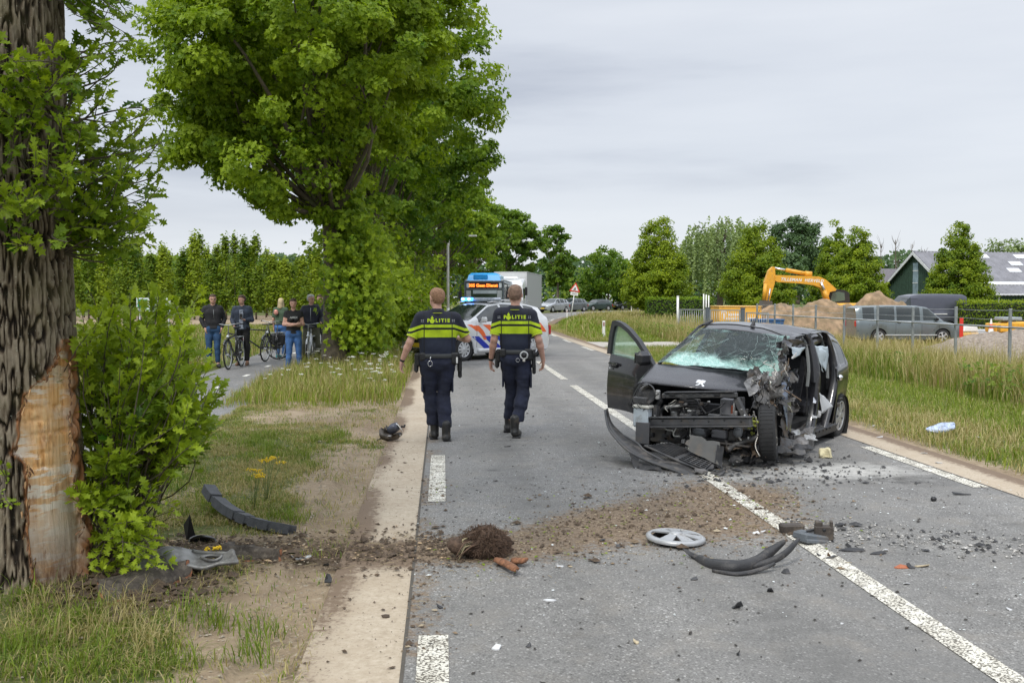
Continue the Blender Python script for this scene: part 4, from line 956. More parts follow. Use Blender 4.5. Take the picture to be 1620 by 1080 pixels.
for px,dep,lab in ((1119.5,49.5,'dark square gate post between the left and middle gate'),(1175,47.5,'dark square gate post with a white sticker, right of the middle gate')):
    b=atd(px,500,dep);t=thing('gate_post',lab,'post',(b.x,b.y,-.3));mb=MB();mb.box((0,0,.75),(.17,.17,1.5),bev=.01);mb.box((0,0,1.51),(.2,.2,.03));obj('post',mb,M('gate_post_dark',(.10,.12,.14),.5),t)
# rail fence along the ditch
fp=[(1198,44.2),(1226,41.8),(1255,39.6),(1291,37.2),(1336,34.6),(1389,32),(1445,29.6),(1513,27.2),(1599,24.6),(1716,21.8),(1890,18.8)]
fence=thing('rail_fence','grey post and rail fence with barbed wire along the overgrown ditch','fence',(0,0,0));FPn=[]
for px,dep in fp:
    b=atd(px,470,dep);FPn.append(b);mb=MB();mb.box((b.x,b.y,.42+rng.normal(0,.01)),(.068,.06,2.05),bev=.008);obj('post',mb,postg,fence)
for a,c_ in zip(FPn[:-1],FPn[1:]):
    mb=MB();mb.tube([(a.x-.06,a.y-.05,.985),(c_.x-.06,c_.y-.05,.985)],.024,8);obj('rail',mb,galv,fence)
mb=MB()
for z in (1.18,1.40):
    for a,c_ in zip(FPn[:-1],FPn[1:]):mb.tube([(a.x,a.y,z),((a.x+c_.x)/2,(a.y+c_.y)/2,z-.02),(c_.x,c_.y,z)],.005,4)
obj('barbed_wire',mb,galv,fence)
# soil heaps
def heap(name,label,cx,cy,rx,ry,peaks,z0,mat,seed,n=90,rough=.28,tilt=0):
    u=np.linspace(-1,1,n);U,W=np.meshgrid(u,u);h=0
    for (a,b_,r,hh) in peaks:h=np.maximum(h,hh*sst(1-np.hypot(U-a,(W-b_))/r,-.25,1.05))
    x=cx+U*rx;y=cy+W*ry;h=h*(1+.7*(n2(x,y,.7,4,seed)-.5))+rough*(n2(x,y,3.2,4,seed+1)-.5)*sst(h,0,.3);e_=np.minimum(1,np.minimum(1-abs(U),1-abs(W))*8)
    z=z0+h*e_-.25*(1-e_);ii=np.arange(n*n).reshape(n,n);Fq=np.stack([ii[:-1,:-1],ii[:-1,1:],ii[1:,1:],ii[1:,:-1]],-1).reshape(-1,4)
    return tag(npmesh(name,np.stack([x,y,z],-1).reshape(-1,3),Fq,mat,smooth=True),label,'heap')
sand=M('heap_sand',(.30,.205,.125),.95,var=.4,scale=2.2,bump=1.,bscale=6,dirt=.6,dcol=(.13,.10,.05),dscale=1.6);gravel=M('heap_gravel',(.23,.185,.145),.95,var=.35,scale=7,bump=1,bscale=22,dirt=.4,dcol=(.36,.33,.29),dscale=14)
b=atd(1312,480,57);heap('soil_heap','long brown soil heap behind the fence, in front of the digger',b.x,b.y,5.2,2.6,[(.55,.1,.62,2.6),(.78,.1,.4,2.1),(.25,.1,.6,1.9),(-.05,0,.7,2.1),(-.45,.2,.7,1.9),(-.2,-.3,.5,1.6)],-.6,sand,3)
b=atd(1215,490,61);heap('soil_heap','small soil heap left of the long one, under the digger bucket',b.x,b.y,2.4,2.0,[(0,0,.9,1.6)],-.6,sand,6,50)
b=atd(1560,560,33);heap('gravel_heap','low brown gravel heap behind the fence posts at the right',b.x+.2,b.y,5.0,5.5,[(.3,.2,.9,1.25),(-.4,-.2,.7,.75),(.8,-.4,.8,1.3)],-.65,gravel,9,130,.16)
# orange container
b=atd(1133,508,56);ct=thing('orange_container','long orange container with rows of white lettering behind the gates','container',(b.x+.15,b.y,-.35),-.05);ct.scale=(.9,1,1);og=M('container_orange',(.78,.42,.06),.5,var=.1,scale=3)
mb=MB();mb.box((1.32,1.1,.78),(2.64,2.2,1.5),bev=.03);obj('body',mb,og,ct);mb=MB();mb.box((1.32,1.1,1.56),(2.7,2.26,.05));obj('lid',mb,M('container_lid',(.83,.52,.16),.5),ct)
mb=MB();mb.box((.30,-.008,1.28),(.34,.01,.05));mb.box((.31,-.008,1.02),(.09,.01,.32));mb.box((.17,-.008,1.20),(.05,.01,.12));mb.box((.45,-.008,1.20),(.05,.01,.12));obj('emblem',mb,white_p,ct)
for rw,(zz,x0,n,w) in enumerate(((1.10,.62,8,.09),(.88,.48,9,.09),(.88,1.55,6,.09))):
    for k in range(n):mb=MB();mb.box((x0+k*.135,-.008,zz),(w,.01,.12+.02*(k % 2)));obj('white_letter_block',mb,white_p,ct)
b=atd(1218,508,52);t=thing('blue_skip','low blue metal skip between the gate and the soil heap','skip',(b.x,b.y,-.4));mb=MB();mb.box((0,.5,.5),(1.3,1.,.85),taper=1.12);mb.box((0,.5,.96),(1.5,1.2,.07));obj('body',mb,M('skip_blue',(.03,.12,.30),.5,dirt=.3),t)
# barn
ang=YAW
def cw(cx_,dep):p=Vector((0,0,0))+_R*cx_+Vector((sin(YAW),cos(YAW),0))*dep;return p
A_=cw(35.3,97.);B_=cw(37.6,86.);ax=(B_-A_);gw=ax.length;ra=math.atan2(B_.x-A_.x,-(B_.y-A_.y))   # local +x = along the long side, -y = towards the camera side
barn=thing('green_barn','dark green boarded barn with a grey corrugated roof and white skylights','barn',(A_.x,A_.y,-.4),math.atan2(-(A_.x-B_.x),(A_.y-B_.y))*-1)
ux=Vector((-(ax.y),ax.x,0)).normalized();uy=(A_-B_).normalized();barn.rotation_euler=(0,0,math.atan2(ux.y,ux.x))
LB=42.;ez=2.5;rz_=6.2;hw=gw/2;grn=M('barn_green',(.028,.062,.040),.7,var=.25,scale=3);roofm=M('barn_roof',(.19,.19,.21),.75,var=.2,scale=1.3,dirt=.25,dcol=(.12,.12,.10));whm=M('barn_white',(.66,.67,.68),.6)
# local frame: x along the ridge, y from -gw (near side) to 0 (far side)
mb=MB();mb.add([(0,-gw,0),(0,0,0),(0,0,ez),(0,-hw,rz_),(0,-gw,ez)],[(0,1,2,3,4)]);mb.add([(LB,-gw,0),(LB,0,0),(LB,0,ez),(LB,-hw,rz_),(LB,-gw,ez)],[(4,3,2,1,0)])
mb.add([(0,-gw,0),(LB,-gw,0),(LB,-gw,ez),(0,-gw,ez)],[(0,1,2,3)]);mb.add([(0,0,0),(LB,0,0),(LB,0,ez),(0,0,ez)],[(3,2,1,0)]);obj('wall',mb,grn,barn)
for k in range(150):                          # boards on the long wall
    mb=MB();mb.box((.14+k*.28,-gw-.025,ez/2),(.24,.03,ez));obj('board',mb,grn,barn)
for k in range(int(gw/.3)):                   # boards on the gable
    y=-gw+.15+k*.3;h=ez+(rz_-ez)*(1-abs(y+hw)/hw)-.08;mb=MB();mb.box((-.03,y,h/2),(.03,.26,h));obj('board',mb,grn,barn)
th_=math.atan2(rz_-ez,hw);sl_=math.hypot(rz_-ez,hw)+.5
def slope(side):
    def f(u,v):
        s_=v*sl_;wv=.035*cos(u*LB*2*pi/.36);y=-hw+side*s_*cos(th_);return (-.35+u*(LB+.7),y,rz_+.05-s_*sin(th_)+wv)
    return f
for side in (-1,1):
    mb=MB();mb.grid(slope(side),940 if side<0 else 120,1);obj('roof',mb,roofm,barn)
def on_roof(x0,x1,v0,v1,m_,nm,lift=.06):
    f=slope(-1);z=lambda x,v:(x,-hw-v*sl_*cos(th_)-.0,rz_+.05+lift-v*sl_*sin(th_));mb=MB();q=[z(x0,v0),z(x1,v0),z(x1,v1),z(x0,v1)];q2=[(a,b_,c-.05) for a,b_,c in q];mb.add(q+q2,[(3,2,1,0),(0,1,5,4),(1,2,6,5),(2,3,7,6),(3,0,4,7)]);obj(nm,mb,m_,barn)
sky_m=M('skylight',(.62,.64,.66),.35,var=.05)
for x0,v0 in ((2.2,.07),(2.9,.24),(5.6,.07),(8.3,.24),(7.4,.40),(9.6,.07),(10.9,.24),(9.4,.40),(12.5,.40),(13.9,.07),(14.6,.24),(17.8,.07),(16.4,.40),(18.6,.24),(22,.07),(21,.4),(26,.24),(29,.07)):on_roof(x0,x0+1.25,v0,v0+.085,sky_m,'skylight')
on_roof(-.3,LB+.3,.72,.775,whm,'white_roof_band',.075)
for side in (-1,1):
    mb=MB();c0=(-.38,-hw,rz_+.02);c1=(-.38,-hw+side*sl_*cos(th_),rz_+.02-sl_*sin(th_));mb.add([c0,c1,(c1[0],c1[1],c1[2]-.26),(c0[0],c0[1],c0[2]-.30),(-.30,c0[1],c0[2]),(-.30,c1[1],c1[2]),(-.30,c1[1],c1[2]-.26),(-.30,c0[1],c0[2]-.30)],[(0,1,2,3),(7,6,5,4),(0,4,5,1),(3,2,6,7),(1,5,6,2)]);obj('rake_board',mb,whm,barn)
mb=MB();mb.box((-.07,-hw-.1,3.4),(.06,.75,3.6));w_=obj('window',mb,M('barn_window',(.25,.33,.38),.2,var=.3,scale=2),barn)
for z in (2.3,3.4,4.5):mb=MB();mb.box((-.11,-hw-.1,z),(.02,.75,.07));obj('glazing_bar',mb,whm,w_)
mb=MB();mb.box((-.06,-gw+2.2,ez*.6),(.05,1.2,.9));obj('white_panel',mb,whm,barn)
mb=MB();mb.tube([(4.2,-gw-.08,0),(4.2,-gw-.08,ez-.1)],.06,8);obj('downpipe',mb,whm,barn);mb=MB();mb.tube([(0,-gw-.32,ez-.18),(LB,-gw-.32,ez-.18)],.07,6);obj('gutter',mb,whm,barn)
# low tiled house roof left of the barn
b=atd(1400,470,120);hs=thing('tiled_house','grey tiled house roof peeping out left of the barn gable','house',(b.x,b.y,0),.1);mb=MB();mb.box((1,4,1.3),(7,7,2.6));obj('wall',mb,M('house_brick',(.22,.13,.09),.9),hs)
for k in range(11):mb=MB();z=2.4+k*.25;y=-.2+k*.32;mb.add([(-3,y,z),(5,y,z),(5,y+.34,z+.29),(-3,y+.34,z+.29)],[(0,1,2,3)]);obj('tile_row',mb,M('roof_tile',(.13,.12,.13),.7,var=.25,scale=6),hs)
# greenhouses far off
b=atd(930,480,215);gh=thing('greenhouse','long low white greenhouse far behind the queue of cars','greenhouse',(b.x,b.y,0),0);mb=MB();mb.box((8,4,.8),(22,8,1.6));obj('glass_wall',mb,M('greenhouse_white',(.60,.62,.62),.4,var=.1,scale=.5),gh)
for k in range(7):mb=MB();x=-3+k*3.14;mb.prism([(x,1.6),(x+3.1,1.6),(x+1.55,2.35)],0,8);obj('roof_bay',mb,M('greenhouse_white',(.6,.6,.6)),gh)
# nursery board on the left
b=atd(217,480,34);bd=thing('nursery_board','white and green advertising board half hidden behind the oak shoots','sign',(b.x,b.y,0),YAW*-1)
mb=MB();mb.box((.55,0,1.47),(1.14,.04,.46));obj('frame',mb,M('board_grey',(.55,.6,.6)),bd);mb=MB();mb.box((.55,-.025,1.47),(1.08,.012,.40));f=obj('panel',mb,M('board_white',(.74,.80,.80),.4),bd)
mb=MB();mb.box((.19,-.035,1.50),(.32,.008,.30));mb.box((.62,-.035,1.30),(.55,.008,.03));obj('green_field',mb,M('board_green',(.03,.30,.16),.4),f)
for k in range(9):mb=MB();mb.box((.44+k*.07,-.036,1.47+.06*(k % 2)),(.045,.006,.025));obj('print',mb,M('board_green',(.03,.3,.16)),f)
for x in (.06,1.04):mb=MB();mb.tube([(x,.05,0),(x,.05,1.4)],.03,6);obj('post',mb,galv,bd)
# cones, barrier and yellow machine by the vans
def cone(px,py,dep,h,z,label):
    b=atd(px,py,dep);t=thing('traffic_cone',label,'traffic cone',(b.x,b.y,z));mb=MB();mb.box((0,0,.02),(h*.5,h*.5,.04));obj('base',mb,redm,t)
    for k,(r0,r1,a,c) in enumerate(((.17,.13,.04,.32),(.13,.09,.32,.55),(.09,.06,.55,.75),(.06,.025,.75,1.0))):mb=MB();mb.lathe([(r0*h,a*h),(r1*h,c*h)],14);obj(('orange_band','white_band')[k % 2],mb,(M('cone_orange',(.75,.09,.02),.5),white_p)[k % 2],t)
cone(1568,510,46,1.0,-.25,'orange and white traffic cone right of the dark van, by the yellow machine')
b=atd(1521,510,47);t=thing('red_barrier_post','short red barrier post touching the rear of the dark van','barrier',(b.x,b.y,-.45));mb=MB();mb.box((0,0,.65),(.16,.08,1.1),bev=.01);mb.box((0,0,.05),(.45,.4,.1));obj('post',mb,redm,t)
b=atd(1535,512,48);t=thing('road_barrier','white and yellow plastic road barrier between the van and the cone','barrier',(b.x,b.y,-.4));mb=MB();mb.box((0,0,.35),(.75,.3,.16),bev=.03);obj('yellow_rail',mb,M('barrier_yellow',(.70,.45,.15),.5),t)
mb=MB();mb.box((0,0,.62),(.75,.22,.3),bev=.05,taper=.85);mb.box((0,0,.13),(.7,.3,.22),bev=.03);obj('white_body',mb,white_p,t)
b=atd(1558,512,49);t=thing('concrete_block','pale grey concrete block under the traffic cone','block',(b.x,b.y,-.45));mb=MB();mb.box((0,.3,.3),(.8,.5,.6),bev=.03);obj('block',mb,M('pale_block',(.5,.52,.55),.8),t)
b=atd(1576,512,46);ym=thing('yellow_machine','yellow and grey compactor machine at the right edge before the hedge','machine',(b.x,b.y,-.4));mb=MB();mb.box((.35,.5,.72),(.68,1.,.42),bev=.05);mb.box((1.2,.5,.76),(1.2,1.,.46),bev=.06);obj('body',mb,yelm,ym)
mb=MB();mb.box((.85,.5,1.13),(.9,.8,.16),bev=.03);obj('grey_cover',mb,M('machine_grey',(.30,.34,.36),.5),ym);mb=MB();mb.box((.9,.5,.3),(1.7,.8,.38),bev=.05);obj('chassis',mb,blackm,ym)
for k in range(4):mb=MB();mb.box((.12,-.01,.58+k*.08),(.16,.02,.025));obj('vent_slot',mb,blackm,ym)
# ---- excavator
DX=63.;exo=atd(1190,470,DX);s_=DX/FPX;ex=thing('excavator','yellow tracked excavator with its boom arched over the soil heap','excavator',(exo.x,exo.y,-.6),-YAW)
def q(pts):return [((px-1190)*s_,CAMH+.6+(470-py)*s_) for px,py in pts]
Zc=10/7.714
def z(pts):return q([(1190+a/7.714,410+b_/7.714) for a,b_ in pts])
mb=MB();mb.prism(z([(262,205),(300,195),(560,205),(800,212),(880,250),(950,310),(1010,365),(1000,385),(930,400),(905,490),(880,480),(850,390),(830,350),(740,318),(560,295),(300,280),(262,262)]),-.28,.28);obj('boom',mb,yelm,ex)
mb=MB();mb.prism(z([(238,92),(262,98),(270,200),(262,300),(225,420),(195,545),(150,540),(165,420),(150,330),(140,285),(178,180),(190,140)]),-.22,.22);obj('stick',mb,yelm,ex)
mb=MB();mb.tube([(a,-.0,b_) for a,b_ in z([(262,108),(430,138)])],.07,8);obj('piston_rod',mb,M('chrome',(.7,.7,.72),.2,1.),ex)
mb=MB();mb.tube([(a,0,b_) for a,b_ in z([(410,133),(690,185)])],.13,10);mb.tube([(a,0,b_) for a,b_ in z([(640,178),(720,185)])],.18,10);obj('stick_cylinder',mb,yelm,ex)
mb=MB();mb.tube([(a,-.36,b_) for a,b_ in z([(815,285),(870,400)])],.08,8);obj('piston_rod',mb,M('chrome',(.7,.7,.72)),ex);mb=MB();mb.tube([(a,-.36,b_) for a,b_ in z([(860,385),(900,500)])],.14,10);obj('boom_cylinder',mb,yelm,ex)
mb=MB();mb.tube([(a,-.28,b_) for a,b_ in z([(150,300),(130,500)])],.13,8);obj('bucket_cylinder',mb,yelm,ex);mb=MB();mb.tube([(a,-.26,b_) for a,b_ in z([(205,360),(180,520)])],.05,8);obj('hose',mb,M('chrome',(.7,.7,.7)),ex)
mb=MB();mb.prism(z([(120,500),(215,510),(240,640),(150,700),(90,620)]),-.6,.6);obj('bucket',mb,M('bucket_steel',(.14,.12,.10),.6,.5),ex)
mb=MB();mb.prism(z([(925,490),(950,395),(1050,370),(1130,375),(1190,410),(1210,640),(925,640)]),.1,1.3);cb=obj('cab',mb,blackm,ex);mb=MB();mb.prism(z([(965,480),(985,410),(1060,395),(1130,410),(1140,500),(970,530)]),.08,.095);obj('cab_window',mb,glassmat('digger_glass',(.08,.12,.08),.9),cb)
mb=MB();bx0=(900/7.714)*s_;mb.box((bx0+1.6,0,1.4),(4.2,2.6,1.1),bev=.1);obj('upper_body',mb,yelm,ex)
for sgn in (-1,1):mb=MB();mb.prism([(bx0-.6,.35),(bx0-.4,.75),(bx0+3.2,.8),(bx0+3.6,.4),(bx0+3.3,0),(bx0-.3,0)],sgn*1.2-.3,sgn*1.2+.3);obj('track',mb,M('track_black',(.03,.028,.025),.9,bump=.5),ex)
tt=z([(590,258)])[0];lettering('TILLEMAN  HERVELD',.26,white_p,ex,(tt[0],-.285,tt[1]),(pi/2,R(2.5),0),shear=.25,space=1.12,bold=.006)
# ================================================================ vehicles
tyre_m=M('tyre_rubber',(.022,.022,.023),.85,var=.25,scale=12,bump=.3);rim_m=M('rim_silver',(.55,.56,.58),.35,.5,var=.08);chrome=M('chrome',(.7,.7,.72),.2,1.)
cglass=M('dark_car_glass',(.022,.030,.030),.06,var=.3,scale=1.5,spec=.9);trimb=M('black_trim',(.018,.018,.02),.45,var=.15,spec=.4);lampm=M('headlamp',(.62,.66,.70),.12,var=.2,scale=20,spec=.9)
taill=M('tail_light',(.40,.02,.02),.2,var=.15,spec=.8);platem=M('yellow_plate',(.78,.52,.03),.5,var=.05);under=M('underbody',(.015,.015,.015),.9)
def wheel(parent,x,y,r,w,side,spokes=8,rim=None,steer=0.,detail=True,tilt=0.,rimr=.66,gapdark=True,name='wheel'):
    """wheel whose outer face looks to side (+1 = +x)"""
    wo=mk(name,parent);wo.location=(x,y,r);wo.rotation_euler=(0,tilt,steer)
    mb=MB();n=40 if detail else 20;h=w/2
    mb.lathe([(r*.62,-h*.8),(r*.86,-h),(r*.96,-h*.86),(r,-h*.55),(r,h*.55),(r*.96,h*.86),(r*.86,h),(r*.66,h*.92),(r*.64,h*.6)],n,axis='x'); 
    if detail:
        for k in range(40):
            a=2*pi*k/40;T=Matrix.Rotation(a,4,'X');mb.box((0,0,r*.999),(w*.72,r*.05,r*.02),T=T)
    ty=obj('tyre',mb,tyre_m,wo);S=side
    mb=MB();mb.lathe([(r*.64,S*h*.55),(r*.60,S*h*.30),(.001,S*h*.28)],n,axis='x');obj('rim_dish',mb,trimb if gapdark else (rim or rim_m),wo)
    mb=MB();mb.lathe([(r*.66,S*h*.80),(r*.655,S*h*.96),(r*.60,S*h*.95),(r*.585,S*h*.78)],n,axis='x');mb.lathe([(r*.17,S*h*.55),(r*.16,S*h*.93),(r*.10,S*h*1.0),(.001,S*h*1.0)],16,axis='x')
    for k in range(spokes):
        a=2*pi*k/spokes;ca,sa=cos(a),sin(a);w0,w1=r*.075,r*.13*8/max(spokes,6)
        def P(rr,off,xx):return (xx,rr*ca-off*sa,rr*sa+off*ca)
        q=[P(r*.12,-w0,S*h*.95),P(r*.12,w0,S*h*.95),P(r*.60,w1,S*h*.86),P(r*.60,-w1,S*h*.86)];q2=[P(r*.12,-w0,S*h*.6),P(r*.12,w0,S*h*.6),P(r*.60,w1,S*h*.55),P(r*.60,-w1,S*h*.55)]
        mb.add(q+q2,[(0,1,2,3),(0,4,5,1),(2,6,7,3),(1,5,6,2),(3,7,4,0)])
    obj('rim',mb,rim or rim_m,wo);return wo
def interp(P):
    xs=[p[0] for p in P];ys=[p[1] for p in P];return lambda y:float(np.interp(y,xs,ys))
def hull(sp,deform=None,dy=.05):
    """stations along y (0 = nose), rings from sill over shoulder and roof. returns dict tag -> MB and the ring evaluator"""
    L,W=sp['L'],sp['W']/2;zb=interp(sp['belt']);zt=interp(sp['top']);zlo=interp(sp['low']);wr=interp(sp['roofw']);wp=interp(sp['plan'])
    brk=sorted(set(sp.get('breaks',[])));ys=list(np.arange(0,L+1e-6,dy))+brk+[L]
    ys=sorted(ys);yy=[ys[0]]
    for v in ys[1:]:
        if v-yy[-1]>dy*.35:yy.append(v)
        elif v in brk:yy[-1]=v
    ys=yy;ra=sp['arch']
    def low_(y):
        z=zlo(y)
        for ya in sp['axles']:
            d=abs(y-ya)
            if d<ra:z=max(z,sp['axz']+math.sqrt(ra*ra-d*d))
        return z
    def ring(y):
        w=W*wp(y);b=zb(y);t=zt(y);l=min(low_(y),b-.06);r=W*wr(y);r=min(r,w*.97);bulge=sp.get('bulge',.02)
        g=t-b;e=min(.07,g*.35);crown_=min(sp.get('crown',.05),g*.3)
        pts=[(w*(.955+.03*(l-.2)),l),(w*(.985),l+.22*(b-l)),(w,l+.48*(b-l)),(w*.995,l+.75*(b-l)),(w*.975,b-.035*min(1,(b-l)/.3)),(w*.95,b)]
        gx0=w*.935
        for k in (1,2,3):
            f=k/4;pts.append((gx0+(r-gx0)*(f**1.15)+bulge*math.sin(pi*f),b+.01+(g-e-.01)*f))
        pts+= [(r,t-e),(r*.95,t-e*.35-crown_*.10),(r*.80,t-crown_*.30),(r*.45,t-crown_*.08),(0,t)]
        return pts
    rings=[ring(y) for y in ys];nr=len(rings[0]);out={}
    def P(i,j,s):x,z=rings[i][j];p=(s*x,ys[i],z);return deform(p) if deform else p
    for s in (1,-1):
        for i in range(len(ys)-1):
            ym=(ys[i]+ys[i+1])/2
            for j in range(nr-1):
                tg=sp['tag'](ym,j,s)
                if tg is None:continue
                m=out.setdefault(tg,{'v':{},'mb':MB()});ids=[]
                for (a,b) in ((i,j),(i+1,j),(i+1,j+1),(i,j+1)):
                    key=(a,b,s if b<nr-1 else 0)
                    if key not in m['v']:
                        m['v'][key]=len(m['mb'].v);m['mb'].v.append(P(a,b,s))
                    ids.append(m['v'][key])
                if s<0:ids=ids[::-1]
                m['mb'].f.append(tuple(ids));m['mb'].mi.append(0);m['mb'].sm.append(True)
    # front and rear closures
    for i,tg in ((0,'nose'),(len(ys)-1,'tail')):
        if sp.get('skip_'+tg):continue
        pts=[P(i,j,1) for j in range(nr)]+[P(i,j,-1) for j in range(nr-2,-1,-1)];mb=MB();mb.add(pts,[tuple(range(len(pts)))] if i else [tuple(range(len(pts)))[::-1]]);out[tg]={'mb':mb}
    def xs(y,z):
        r_=ring(y);zz=[p[1] for p in r_[:10]];xx=[p[0] for p in r_[:10]];return float(np.interp(z,zz,xx))
    return {k:v['mb'] for k,v in out.items()},xs
def std_tag(sp):
    """ordinary car: windscreen, side panes, doors"""
    ws0,ws1,rw0,rw1=sp['glass'];panes=sp['panes'];doors=sp.get('doors',[])
    def f(y,j,s):
        top=j>=9;side=5<j<9 or j== 5
        if top and j>=10 and ws0<y<ws1:return ('windscreen',)
        if top and j>=10 and rw0<y<rw1:return ('rear_window',)
        if 5<= j<9 and y>ws0:
            for k,(a,b) in enumerate(panes):
                if a<y<b:return ('side_window',k,s)
        if j<5:
            for k,(a,b) in enumerate(doors):
                if a<y<b:return ('door',k,s)
        return ('body',)
    return f
def build_car(name,label,cat,loc,rz,sp,paint,group=None,lod=0,glass=None,lower=None,wheel_kw={},plate=True,front_kw=None):
    t=thing(name,label,cat,loc,rz,group);sp['tag']=std_tag(sp);H,xs=hull(sp,dy=sp.get('dy',.06));glass=glass or cglass
    brk=None
    for k,mb in H.items():
        nm=k if isinstance(k,str) else k[0]
        m_={'windscreen':glass,'rear_window':glass,'side_window':glass}.get(nm,paint);nm={'nose':'front_panel','tail':'rear_panel'}.get(nm,nm)
        shade(obj(nm,mb,m_,t),40)
    W=sp['W']/2;L=sp['L']
    mb=MB();mb.box((0,L/2,.30),(sp['W']-.22,L-.35,.22));a0,a1=sp['axles'];mb.box((0,L/2,.55),(sp['W']-.3-.3,L-.5,.5));obj('underbody',mb,under,t)
    if H.get('nose') and not sp.get('noface'):
        zb0=interp(sp['belt'])(0);pw=W*interp(sp['plan'])(0)
        for s in (1,-1):
            mb=MB();hy=sp.get('lampy',.10);hz_l=sp.get('lampz',zb0-.03);mb.box((s*(pw*.86),.04,hz_l),(pw*.42,.22,.15),bev=.05);obj('headlight',mb,lampm,t)
            mb=MB();mb.box((s*(pw*.82),-.03,.32),(.16,.06,.08),bev=.02);obj('fog_lamp',mb,trimb,t)
        mb=MB();mb.box((0,-.015,zb0-.10),(pw*1.1,.05,.13),bev=.02);obj('grille',mb,trimb,t);mb=MB();mb.box((0,-.03,.28),(pw*1.3,.10,.14),bev=.03);obj('lower_intake',mb,trimb,t)
        if plate:mb=MB();mb.box((0,-.055,.44),(.52,.02,.115));obj('number_plate',mb,platem,t)
        for s in (1,-1):mb=MB();mb.box((s*W*.80,L+.0,interp(sp['belt'])(L)-.08),(.22,.06,.28),bev=.02);obj('tail_light',mb,taill,t)
    for s in (1,-1):
        mz=interp(sp['belt'])(sp['mirror'])+.07;mb=MB();mb.box((s*(W+.10),sp['mirror'],mz),(.20,.11,.15),bev=.04);mb.box((s*(W+.0),sp['mirror']+.01,mz-.05),(.12,.06,.04));obj('door_mirror',mb,sp.get('mirror_m',paint),t)
        for k,(a,b) in enumerate(sp.get('doors',[])):
            if k<sp.get('nhandle',9):mb=MB();z=interp(sp['belt'])(b)-.11;x=xs(b-.14,z);mb.box((s*(x+.012),b-.15,z),(.03,.17,.03),bev=.008);obj('door_handle',mb,sp.get('handle_m',paint),t)
            for y in (a,b):
                l_=[(s*(xs(y,z_)+.002),y,z_) for z_ in np.linspace(.36,interp(sp['belt'])(y),8)];mb=MB();mb.tube(l_,.006,4);obj('door_gap',mb,trimb,t)
        for ya in sp['axles']:wheel(t,s*(W-.105),ya,sp['wr'],.20,s,detail=(lod== 0),**wheel_kw)
        for ya in sp['axles']:mb=MB();mb.lathe([(sp['arch']+.01,s*(W-.02)),(sp['arch']-.005,s*(W-.28)),(.05,s*(W-.30))],20,axis='x',T=Matrix.Translation((0,ya,sp['axz'])));obj('wheel_arch_liner',mb,under,t)
    return t,xs
def car_spec(L,W,H,kind='hatch',**kw):
    b=.62*H; 
    sp={'L':L,'W':W,'arch':.35,'axz':.31,'wr':.31,'axles':(L*.19,L*.81),'crown':.06,
          'low':[(0,.24),(.25,.19),(L-.2,.21),(L,.30)],'plan':[(0,.78),(.10,.90),(.35,.98),(.8,1),(L-.5,1),(L-.12,.93),(L,.84)]}
    if kind== 'hatch':
        sp.update(belt=[(0,.42*H),(.10,.47*H),(L*.22,.60*H),(L*.30,.635*H),(L*.8,.67*H),(L-.06,.66*H),(L,.5*H)],top=[(0,.46*H),(.10,.50*H),(L*.2,.64*H),(L*.285,.68*H),(L*.44,.955*H),(L*.56,H),(L*.80,.965*H),(L*.90,.90*H),(L-.06,.70*H),(L,.54*H)],
                  roofw=[(0,.8),(L*.28,.90),(L*.44,.70),(L*.8,.70),(L*.92,.74),(L,.8)],glass=(L*.285,L*.43,L*.91,L-.06),panes=[(L*.335,L*.53),(L*.55,L*.73),(L*.76,L*.85)],doors=[(L*.30,L*.54),(L*.54,L*.76)],mirror=L*.34,breaks=[L*.285,L*.3,L*.335,L*.43,L*.53,L*.54,L*.55,L*.73,L*.76,L*.85,L*.91,L-.06])
    elif kind== 'van':
        sp.update(belt=[(0,.40*H),(.12,.46*H),(L*.14,.54*H),(L*.22,.60*H),(L*.98,.60*H),(L,.56*H)],top=[(0,.43*H),(.12,.49*H),(L*.17,.58*H),(L*.325,.95*H),(L*.42,.99*H),(L*.7,H),(L*.95,.985*H),(L,.93*H)],
                  roofw=[(0,.8),(L*.18,.9),(L*.34,.80),(L*.97,.80),(L,.78)],glass=(L*.17,L*.315,99,99),panes=[(L*.235,L*.37),(L*.40,L*.62),(L*.64,L*.80),(L*.83,L*.94)],doors=[(L*.22,L*.385),(L*.385,L*.63)],mirror=L*.25,breaks=[L*.17,L*.22,L*.235,L*.315,L*.37,L*.385,L*.4,L*.62,L*.63,L*.64,L*.8,L*.83,L*.94],
                  plan=[(0,.80),(.12,.93),(.45,.99),(1,1),(L-.1,1),(L,.97)],crown=.04)
    sp.update(kw);return sp
def place(px,py,dep,z=None):
    b=atd(px,py,dep);return (b.x,b.y,0 if z is None else z)
def nose_at(c,rz,L):
    """origin so that the car's middle sits at c"""
    d=Vector((-sin(rz),cos(rz),0));return (c[0]-d.x*L/2,c[1]-d.y*L/2,c[2])
